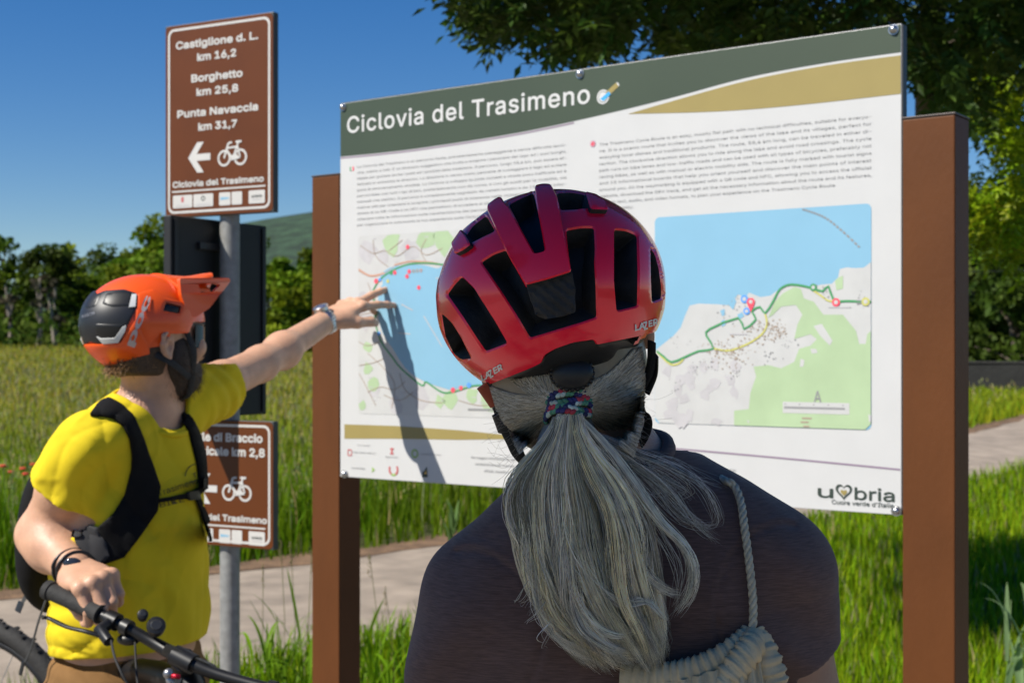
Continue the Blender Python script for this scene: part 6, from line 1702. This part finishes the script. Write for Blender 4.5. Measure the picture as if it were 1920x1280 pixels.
O('side_panel', [(775, 215), (860, 190), (930, 240), (1020, 260), (1060, 300), (1135, 300), (1138, 330), (1080, 370), (1055, 430), (985, 435), (900, 430), (855, 470), (838, 520), (760, 370)], [[(928, 262), (1012, 283), (1003, 325), (913, 310)]], OE, .0045, .016, orange, eps, bev=2)
lt = MB(); curved(lt, 'poc', (249, 645), (281, 562), 25, OE, .0066, shear=0, bold=.034); lt.build('lettering', M('decal_grey', (.50, .42, .40), rough=.5, var=0), oh)
lt = MB(); curved(lt, 'AXION', (158, 597), (181, 590), 10, OE, .0048, shear=0, bold=.01); lt.build('lettering', M('decal_dim', (.16, .17, .2), rough=.5, var=0), oh)
# visor: two thick swept blades joined at the peak
OF, OU, OX = OR[:, 1], OR[:, 2], OR[:, 0]
ov = lambda x, y, z: ohc + OX * x + OF * y + OU * z
mb = MB()
rows = []
for y, w_, z, th in ((.030, .080, .090, .006), (.065, .092, .086, .006), (.098, .094, .084, .006), (.125, .088, .086, .005), (.150, .068, .090, .004), (.168, .046, .092, .003)):
    row = []
    for k in range(17):
        u = -1 + 2 * k / 16; row.append((u * w_, y - .035 * u * u * (y > .12), z + .012 - .030 * u * u))
    rows.append((row, th))
vs, fs = [], []
for row, th in rows: vs += [ov(*p) for p in row]
n0 = len(vs)
for row, th in rows: vs += [ov(p[0], p[1], p[2] - th) for p in row]
for j in range(len(rows) - 1):
    for k in range(16):
        if j in (1, 2) and k in (2, 3, 12, 13): continue
        a = j * 17 + k; fs += [[a, a + 1, a + 18, a + 17], [n0 + a, n0 + a + 17, n0 + a + 18, n0 + a + 1]]
cnt = {}
for fa in fs:
    if fa[0] < n0:
        for i in range(4): cnt[(fa[i], fa[(i + 1) % 4])] = 1
fs += [[e[1], e[0], e[0] + n0, e[1] + n0] for e in cnt if (e[1], e[0]) not in cnt]
mb.add(vs, fs)
for s_ in (-1, 1):                                       # side webs of the peak, each with its slot
    a0, b0, c0 = ov(.098 * s_, .045, .012), ov(.092 * s_, .030, .084), ov(.058 * s_, .170, .087)
    u_, w_ = c0 - b0, a0 - b0; nn_ = np.cross(u_, w_); nn_ /= np.linalg.norm(nn_)
    tw = lambda x, y, d: b0 + u_ * x + w_ * y + nn_ * d + OX * s_ * .012 * math.sin(math.pi * min(1, x)) * (1 - .3 * y)
    out = densify([(-.05, -.06), (.5, -.05), (1.02, -.04), (1.03, .05), (.62, .46), (.36, .80), (.05, 1.05), (-.08, .95), (-.1, .4)], .12)
    mb.extrude([tuple(q) for q in rounded(out, .04, 2)], tw, -.004, .004, 0, [[(.24, .12), (.62, .10), (.72, .16), (.52, .34), (.26, .36)]])
mb.build('visor', orange, oh, smooth=True, auto=35)
for s_ in (1, -1):
    strap([ov(.088 * s_, .040, -.02), hdc + mr_ * .080 * s_ + mf * .045 - mu * .045, hdc + mr_ * .068 * s_ + mf * .052 - mu * .085, hdc + mr_ * .045 * s_ + mf * .060 - mu * .132, hdc + mf * .060 - mu * .142], .014, .003, 'chin_strap', oh, up=tuple(mr_ * s_))
    strap([ov(.088 * s_, -.035, -.062), hdc + mr_ * .084 * s_ - mf * .012 - mu * .072, hdc + mr_ * .073 * s_ + mf * .040 - mu * .098], .014, .003, 'chin_strap', oh, up=tuple(mr_ * s_))
# sunglasses
lens = M('dark_lens', (.006, .005, .005), rough=.25, var=0, spec=.25)
sg = thing('sunglasses', tuple(hdc + mf * .1), 'dark sunglasses worn under the orange helmet', 'sunglasses')
vs, n0 = [], 0
for off in (0, -.003):
    for j in range(7):
        for k in range(21):
            a = -1.25 + 2.5 * k / 20; t = j / 6; rr_ = .088 + off
            vs.append(hdc + mr_ * .076 / .088 * rr_ * math.sin(a) + mf * (.024 + rr_ * math.cos(a) + .002) + mu * (.010 - .066 * t * (1 - .25 * abs(a)) + (.010 * (1 - abs(a)) if t > .9 and abs(a) < .2 else 0)))
fs = [[j * 21 + k, j * 21 + k + 1, (j + 1) * 21 + k + 1, (j + 1) * 21 + k] for j in range(6) for k in range(20)]
MB().add(vs, fs + [[x + 147 for x in q[::-1]] for q in fs]).build('lens', lens, sg, smooth=True)
for s_ in (-1, 1): MB().tube([hdc + mr_ * .078 * s_ + mf * .07 + mu * .012, hdc + mr_ * .082 * s_ + mf * .03 + mu * .008, hdc + mr_ * .083 * s_ - mf * .012 - mu * .004], .0035, 8, flat=.6).build('temple_arm', blackpl, sg, smooth=True)

# backpack --------------------------------------------------------
MT = bvh(tee); onm = on_body(MT, 2.05)
pack = thing('backpack', tuple(A(140, 960, 2.2)), 'black running backpack worn over the yellow t-shirt', 'backpack')
g = Field((-1.35, 2.6, .75), (-.55, 3.55, 1.55), .005)
bc = A(214, 985, 2.06) - np.array(chest) * .140
g.ell(bc + np.array([0, 0, .0]), (.115, .050, .15), TR, .04); g.ell(bc + np.array([0, 0, -.09]), (.11, .045, .10), TR, .05); g.ell(bc + np.array([0, 0, .13]) + np.array(chest) * .075, (.09, .04, .09), TR, .05)
g.warp(lambda p: vnoise(p, 26, 44) * .006)
v, f = g.mesh(); MB().add(v, f).build('sack', blackcloth, pack, smooth=True)
def P3(pts): return [(x / 3, 480 + y / 3) for x, y in pts]
def vest(nm, outer, off=.011, th=.010, m=blackcloth, bev=2.2):
    mb = MB(); patch(mb, rounded(outer, 4), [], onm, off, th, 6, 0, 0, bev=bev, bevd=.004); return mb.build(nm, m, pack, smooth=True, auto=60)
B3 = lambda pts: [(x / 3, 860 + y / 3) for x, y in pts]
s_r = P3([(505, 905), (535, 862), (575, 828), (615, 812), (680, 850), (740, 905), (800, 1030), (860, 1200), (890, 1290)]) + B3([(890, 170), (880, 290), (800, 410), (700, 550), (560, 600), (500, 560), (440, 480), (560, 380), (640, 300), (700, 200), (735, 60)]) + P3([(738, 1120), (725, 1030), (690, 960), (630, 915), (570, 905)])
vest('shoulder_strap', s_r)
vest('shoulder_strap', P3([(975, 850), (1010, 830), (1060, 900), (1110, 1000), (1140, 1120), (1150, 1270)]) + B3([(1148, 170), (1120, 180), (1105, 60)]) + P3([(1100, 1160), (1060, 1000), (1010, 900)]))
vest('side_pocket', B3([(415, 385), (470, 375), (560, 380), (620, 545), (560, 605), (500, 560), (440, 470)]), .014, .01, M('pocket_mesh', (.03, .03, .032), rough=.9, var=.2))
vest('chest_strap', B3([(880, 225), (960, 212), (1050, 190), (1150, 140), (1152, 165), (1090, 215), (1050, 222), (960, 236), (885, 248)]), .010, .006, bev=.8)
vest('chest_buckle', B3([(1030, 185), (1090, 175), (1105, 225), (1040, 232)]), .014, .008, blackpl, 1)
vest('lower_strap', B3([(1075, 200), (1110, 215), (1150, 320), (1190, 430), (1195, 465), (1165, 460), (1140, 390), (1110, 290)]), .010, .005, bev=.8)
vest('strap_end', P3([(1000, 795), (1030, 790), (1060, 815), (1045, 830), (1010, 820)]), .016, .006, blackpl, .8)
vest('strap_end', B3([(412, 385), (440, 375), (470, 385), (475, 440), (435, 445), (412, 430)]), .018, .008, blackpl, 1)
# the printed chest
pr_ = MB()
def on_tee(mb, s, p0, p1, size): 
    v_, f_ = text2(s, 1); x0, x1 = v_[:, 0].min(), v_[:, 0].max(); p0, p1 = np.array(p0, float), np.array(p1, float); ux = p1 - p0; L = np.linalg.norm(ux); ux /= L; uy = np.array([ux[1], -ux[0]])
    out = []
    for a, b in v_:
        q = p0 + ux * (a - x0) / (x1 - x0) * L + uy * b * size; p, n_ = onm(q[0], q[1]); out.append(tuple(p + n_ * .0015))
    mb.add(out, f_)
on_tee(pr_, 'Trasimeno', (297, 930), (372, 905), 21); on_tee(pr_, 'BIKE', (300, 951), (345, 940), 19); on_tee(pr_, 'Tr', (361, 896), (376, 891), 16)
def tee_line(pts, wpx):
    o = ribbon2(cat([(*p, 0) for p in pts], 5), wpx); m = len(o) // 2; V_ = []
    for q in o: p, n_ = onm(q[0], q[1]); V_.append(tuple(p + n_ * .0015))
    pr_.add(V_, [[i, i + 1, 2 * m - 2 - i, 2 * m - 1 - i] for i in range(m - 1)])
tee_line([(346, 893), (350, 880), (358, 872), (370, 868)], 1.6); tee_line([(355, 905), (368, 900), (380, 893)], 1.4)
pr_.build('chest_print', M('shirt_print', (.10, .075, .02), rough=.8, var=.2), tee)

# watch and wristbands -------------------------------------------
fdl = ldir / np.linalg.norm(ldir)
wc = wrL + fdl * -.002; bkw = np.array((-.25, -.85, .45)); bkw = np.array((-.35, -.35, .85)); bkw -= fdl * (bkw @ fdl); bkw /= np.linalg.norm(bkw); sdw = np.cross(fdl, bkw)
wt = thing('wristwatch', tuple(wc), 'steel wristwatch with link bracelet on the pointing wrist', 'watch')
mb = MB()
for i in range(26):
    a = i / 26 * 6.283; c = wc + bkw * .031 * math.cos(a) + sdw * .034 * math.sin(a); t_ = -bkw * math.sin(a) + sdw * math.cos(a); n_ = bkw * math.cos(a) + sdw * math.sin(a)
    mb.frame_box(c - fdl * .009 - t_ * .0034 - n_ * .0015, fdl * .018, t_ * .0068, n_ * .0034, 0, .0008)
mb.build('bracelet', steel, wt, smooth=True, auto=30)
c = wc + bkw * .034
mb = MB()
to_w = lambda x, y, d: c + fdl * x + sdw * y + bkw * d
mb.extrude(disc(0, 0, .0195, 28), to_w, -.004, .006, 0); mb.tube([to_w(.0182 * math.cos(a), .0182 * math.sin(a), .0065) for a in np.linspace(0, 6.283, 33)[:-1]], .0022, 6, closed=True)
mb.tube([to_w(0, -.0195, .001), to_w(0, -.0235, .001)], .0022, 8)
mb.build('case', steel, wt, smooth=True, auto=35)
mb = MB().extrude(disc(0, 0, .0165, 28), to_w, .0064, .0064, 0)
for k in range(12): mb.extrude([tuple(q) for q in ribbon2([(.012 * math.cos(k * .5236), .012 * math.sin(k * .5236)), (.0148 * math.cos(k * .5236), .0148 * math.sin(k * .5236))], .0012)], to_w, .0067, .0067, 1)
for a, l in ((.8, .0075), (2.7, .011)): mb.extrude([tuple(q) for q in ribbon2([(0, 0), (l * math.cos(a), l * math.sin(a))], .0012)], to_w, .0069 + l * .01, .0069 + l * .01, 1)
mb.build('dial', [M('dial_blue', (.02, .035, .12), rough=.3, var=0), silver], wt)
fr_ = (A(196, 1100, 1.76) - wrR); fr_ /= np.linalg.norm(fr_); e1 = np.cross(fr_, (0, 0, 1)); e1 /= np.linalg.norm(e1); e2 = np.cross(fr_, e1)
for k, (o, lab) in enumerate(((-.022, 'black rubber wristband on the forearm nearer the elbow'), (-.004, 'black fitness band with glossy face next to the gripping hand'))):
    c = wrR + fr_ * o; t_ = thing('wristband', tuple(c), lab, 'wristband', 'wristbands on the gripping arm') if k else None
    ring = [c + e1 * (.0335 - .001 * k) * math.cos(a) + e2 * (.031 - .001 * k) * math.sin(a) for a in np.linspace(0, 6.283, 41)[:-1]]
    b_ = MB().tube(ring, .0115, 10, closed=True, flat=.40, up=None).build('band' if k else 'wristband', M('band_rubber', (.012, .013, .016), rough=.35, spec=.5), t_, smooth=True, loc=None if k else tuple(c))
    if not k: tag(b_, lab, 'wristband', 'wristbands on the gripping arm')
    if k: MB().ball(c + np.array((.1, -.8, .45)) * .034, (.018, .007, .012), None, 16, 10).build('face', M('band_face', (.02, .025, .035), rough=.1), t_, smooth=True)
# ---------------------------------------------------------------- bicycles
frame_blk = M('frame_black', (.008, .008, .009), rough=.42, var=.2, spec=.35)
rubber = M('tyre_rubber', (.018, .017, .016), rough=.8, var=.25, scale=60, bump=.0012, bscale=130)
alloy = M('alloy_grey', (.32, .32, .33), rough=.35, metal=.9, var=.1)
def wheel(root, c, f, R=.37, lean=(0, 0, 1), front=False):
    c, f = np.array(c, float), np.array(f, float); up = np.array(lean, float); up -= f * (up @ f); up /= np.linalg.norm(up); ax = np.cross(f, up)
    circ = lambda r, n, o=0: [c + f * r * math.cos(a) + up * r * math.sin(a) + ax * o for a in np.linspace(0, 2 * math.pi, n + 1)[:-1]]
    mb = MB(); mb.tube(circ(R - .026, 72), .0265, 12, closed=True)
    for k in range(110):
        a = k / 110 * 6.283; q = c + (f * math.cos(a) + up * math.sin(a)) * (R + .0005); t_ = -f * math.sin(a) + up * math.cos(a); o = (-.012, .012, 0)[k % 3]
        mb.frame_box(q - t_ * .005 + ax * (o - .007) - (f * math.cos(a) + up * math.sin(a)) * .003, t_ * .010, ax * .014, (f * math.cos(a) + up * math.sin(a)) * .005)
    w_ = mb.build('wheel', rubber, root, smooth=True, auto=40)
    MB().tube(circ(R - .058, 72), .013, 8, closed=True).build('rim', frame_blk, w_, smooth=True)
    sp = MB()
    for k in range(28):
        a = k / 28 * 6.283; b = a + (.32 if k % 2 else -.32); o = .028 if (k // 2) % 2 else -.028
        sp.tube([c + (f * math.cos(b) + up * math.sin(b)) * .028 + ax * o, c + (f * math.cos(a) + up * math.sin(a)) * (R - .06)], .0011, 4)
    sp.build('spokes', steel, w_)
    h = MB(); h.tube([c - ax * .05, c - ax * .03, c - ax * .029, c + ax * .029, c + ax * .03, c + ax * .05], [.010, .012, .028, .028, .012, .010], 14)
    h.tube([c + ax * .036, c + ax * .0375], .08, 28)
    h.build('hub', alloy, w_, smooth=True, auto=35)
def bike(label, H, f, bar, hgt, name='bicycle', up=(0, 0, 1)):
    """H steerer top (x, y, z), f heading on the ground, bar = list of handlebar points from the right grip end to the left grip end"""
    H, f = np.array(H, float), np.array([f[0], f[1], 0]) / math.hypot(*f); z = np.array([0, 0, 1.0])
    R = H - f * .80; R[2] = .372 + hgt; Fa = H + f * .37; Fa[2] = .372 + hgt; B = R + f * .44; B[2] = .335 + hgt
    root = thing(name, (B[0], B[1], hgt), label, 'bicycle', None)
    hb = H + (Fa - H) * .17 + f * -.005; S = B - f * .16 + z * .46; s_ = np.cross(f, z)
    fr = MB()
    fr.tube([H - z * .02, hb], [.024, .026], 14); fr.tube(cat([H + (hb - H) * .35, (H + S) / 2 + z * .01, S - z * .06], 5), [.026, .026, .025, .025, .024, .023, .022, .021, .020, .019, .018], 14); fr.tube(cat([hb, (hb + B) / 2 + f * .02, B], 5), .030, 14); fr.tube([B, S], .018, 12)
    for o in (-1, 1):
        fr.tube(cat([B + s_ * .03 * o, (B + R) / 2 + s_ * .05 * o, R + s_ * .065 * o], 4), .011, 8); fr.tube(cat([S - z * .08 + s_ * .012 * o, (S + R) / 2 + s_ * .05 * o, R + s_ * .065 * o], 4), .009, 8)
    fr.build('frame', frame_blk, root, smooth=True, auto=40)
    fk = MB()
    fk.tube([hb, hb + (Fa - H) * .06], .026, 14)
    for o in (-1, 1): fk.tube([hb + s_ * .055 * o, hb * .55 + Fa * .45 + s_ * .06 * o, Fa + s_ * .06 * o], [.018, .020, .021], 12)
    fk.tube([hb - s_ * .07, hb + s_ * .07], .02, 10)
    fk.build('fork', frame_blk, root, smooth=True, auto=40)
    wheel(root, R, f); wheel(root, Fa, f, front=True)
    sd = MB(); sp_ = S + z * .22 - f * .08
    sd.tube([S, sp_], .0145, 12)
    for o, w_, h in ((-.13, .07, .012), (-.08, .072, .004), (0, .045, 0), (.07, .022, .002), (.13, .012, -.002)): pass
    prof = [(-.13, .06, .016), (-.08, .07, .006), (0, .042, .0), (.07, .024, .002), (.135, .012, -.004)]
    vs = []
    for a, w_, h in prof:
        for k in range(10):
            t = k / 10 * 6.283; vs.append(sp_ + f * a + s_ * w_ * math.cos(t) + z * (h + .02 + .016 * math.sin(t)))
    sd.add(vs, [[j * 10 + k, j * 10 + (k + 1) % 10, (j + 1) * 10 + (k + 1) % 10, (j + 1) * 10 + k] for j in range(4) for k in range(10)] + [list(range(10))[::-1], [40 + k for k in range(10)]])
    sd.build('saddle', rubber, root, smooth=True)
    cr = MB(); cr.tube([B + s_ * .045, B + s_ * .05], .075, 28); cr.tube([B + s_ * .06, B + s_ * .065 + f * .10 - z * .14], .011, 8); cr.tube([B - s_ * .06, B - s_ * .065 - f * .10 + z * .14], .011, 8); cr.build('crank', alloy, root, smooth=True, auto=40)
    for q in (B + s_ * .115 + f * .10 - z * .14, B - s_ * .115 - f * .10 + z * .14): MB().frame_box(q - f * .045 - s_ * .045 - z * .008, f * .09, s_ * .09, z * .016, 0, .004).build('pedal', frame_blk, root)
    bc = cat(bar, 6); n = len(bc)
    MB().tube(bc, [.0105 + .003 * math.exp(-((i / (n - 1) - .5) / .10) ** 2) for i in range(n)], 12).build('handlebar', frame_blk, root, smooth=True, auto=50)
    mid = bc[n // 2]
    st = MB(); st.tube([H - z * .005 - f * .01, mid], [.026, .022], 12); st.tube([H - z * .035, H + z * .012], .023, 16); d = bc[n // 2 + 2] - bc[n // 2 - 2]; d /= np.linalg.norm(d); st.tube([mid - d * .022, mid + d * .022], .019, 14)
    st.build('stem', frame_blk, root, smooth=True, auto=40)
    def along(s0):
        L = np.r_[0, np.cumsum(np.linalg.norm(np.diff(bc, axis=0), axis=1))]; s0 = s0 if s0 >= 0 else L[-1] + s0
        return np.array([np.interp(s0, L, bc[:, i]) for i in range(3)])
    for sg in (1, -1):
        a, b = along(.001 * sg), along(.135 * sg); u = (b - a) / np.linalg.norm(b - a); mb = MB()
        mb.tube([a - u * .001, a, a + u * .012, a + u * .013, a + u * .05, a + u * .09, a + u * .125, b - u * .001, b], [.015, .019, .019, .0165, .0155, .0165, .0155, .0185, .0185], 18)
        mb.build('grip', rubber, root, smooth=True, auto=45)
        fwd = np.cross(u * sg, z); fwd /= np.linalg.norm(fwd); fwd = fwd if fwd @ f > 0 else -fwd
        c = along(.165 * sg); lv = MB(); lv.tube([c - u * .012, c + u * .012], .0165, 14); lv.tube([c, c + fwd * .035 - z * .012, c + fwd * .045 - z * .02 + u * .03], [.011, .012, .010], 10)
        lv.build('brake_mount', frame_blk, root, smooth=True, auto=45)
        p = c + fwd * .040 - z * .018
        MB().tube(cat([p + u * .012, p - u * .02 + fwd * .012, p - u * .065 + fwd * .012 - z * .008, p - u * .115 + fwd * .004 - z * .012, p - u * .125 + fwd * .012 - z * .012], 5), [.006] * 6 + [.0055] * 8 + [.005] * 6 + [.006], 8, flat=.7).build('brake_lever', frame_blk, root, smooth=True)
        c2 = along(.195 * sg); sh = MB(); sh.tube([c2 - u * .008, c2 + u * .008], .0155, 14); sh.ball(c2 - z * .022 - fwd * .006, (.022, .018, .012), None, 14, 8); sh.tube([c2 - z * .024, c2 - z * .028 - fwd * .03 - u * .02], [.006, .008], 8)
        sh.build('shifter', blackpl, root, smooth=True, auto=45)
        cb = MB(); e = hb + f * .05 + z * .02
        cb.tube(cat([c + fwd * .04 - z * .015 + u * .03, c + u * .09 + fwd * .09 - z * .03, mid + fwd * .10 - z * .05 - u * .02, e + s_ * .03 * sg], 6), .0024, 6); cb.build('cable', rubber, root, smooth=True)
        cb = MB(); cb.tube(cat([c2 - z * .02 + u * .02, c2 + u * .08 + fwd * .06 - z * .07, mid + fwd * .085 - z * .10, e - z * .05 + s_ * .04 * sg], 6), .0021, 6); cb.build('cable', rubber, root, smooth=True)
    return root, along, bc, f
H = A(352, 1246, 1.735)
g_ = gr1 - gr0
barpts = [gr0 - gax * .012, gr0 + g_ * .5, gr1 - g_ * .1, A(285, 1202, 1.725), A(345, 1236, 1.695), A(410, 1264, 1.675), A(520, 1294, 1.645), A(630, 1322, 1.60), A(690, 1338, 1.57)]
rb, along, bc, bf = bike('black mountain bike held by the rider in the yellow shirt', H, (.62, -.78), barpts, 0.02)
# bell and round computer on the handlebar
def pod(px, py, z, r, d, nm, mat_):
    c = A(px, py, z); n_ = np.array([.25, -.85, .45]); n_ /= np.linalg.norm(n_); mb = MB()
    mb.tube([c - n_ * d, c - n_ * d * .2, c, c + n_ * .001], [r * .9, r, r * .92, r * .7], 22); mb.tube([c - n_ * d, c - n_ * (d + .015)], r * .45, 10)
    o = mb.build(nm, mat_, rb, smooth=True, auto=35); MB().tube([c + n_ * .001, c + n_ * .0025], [r * .6, r * .5], 20).build('cap', M('pod_cap', (.03, .03, .03), rough=.25), o, smooth=True, auto=35)
pod(293, 1171, 1.70, .0175, .024, 'bell', blackpl); pod(268, 1150, 1.70, .010, .02, 'light', blackpl)
m = MB(); c = A(330, 1212, 1.70); m.frame_box(c - np.array([.03, .0, .012]), (.085, -.015, -.035), (.01, .03, -.01), (.012, -.012, .022), 0, .006); m.build('display', blackpl, rb, smooth=True, auto=35)
m = MB(); m.ball(A(316, 1262, 1.66), (.010, .010, .010), None, 14, 8); m.tube([A(316, 1262, 1.66), A(326, 1300, 1.67)], .008, 10); m.build('top_bolt', alloy, rb, smooth=True)
m = MB(); m.tube([A(322, 1266, 1.655), A(338, 1268, 1.655)], .0045, 8); m.build('red_collar', M('anodised_red', (.5, .01, .03), rough=.3, metal=.6), rb, smooth=True)
# a second bicycle parked behind, only its rear wheel showing at the picture edge
wx = A(-45, 1400, 2.85)
b2f = np.array([-.93, .36]); b2 = (wx[0] + b2f[0] * .80, wx[1] + b2f[1] * .80, 1.02); sx = np.array([b2f[1], -b2f[0], 0]); h2 = np.array(b2)
bike('parked black bicycle of which only the spoked rear wheel shows behind the rider', b2, b2f, [h2 + sx * .36 - np.array([*b2f, 0]) * .02 + (0, 0, .02), h2 + sx * .2 + (0, 0, .03), h2 + np.array([*b2f, 0]) * .05, h2 - sx * .2 + (0, 0, .03), h2 - sx * .36 - np.array([*b2f, 0]) * .02 + (0, 0, .02)], 0.03)
# loose straps of the backpack
strap([A(76, 1066, 2.12), A(62, 1092, 2.12), A(48, 1118, 2.12), A(36, 1140, 2.11)], .016, .003, 'loose_strap', pack, up=(.6, .6, .2)); strap([A(40, 1128, 2.112), A(33, 1146, 2.11)], .024, .006, 'strap_tip', pack, up=(.6, .6, .2), mat_=blackpl)
strap([A(88, 1118, 1.95), A(72, 1165, 1.95), A(58, 1215, 1.95), A(42, 1250, 1.95)], .007, .003, 'loose_cord', pack, up=(.6, .6, .2)); strap([A(44, 1240, 1.95), A(38, 1264, 1.95)], .012, .005, 'strap_tip', pack, up=(.6, .6, .2), mat_=blackpl)
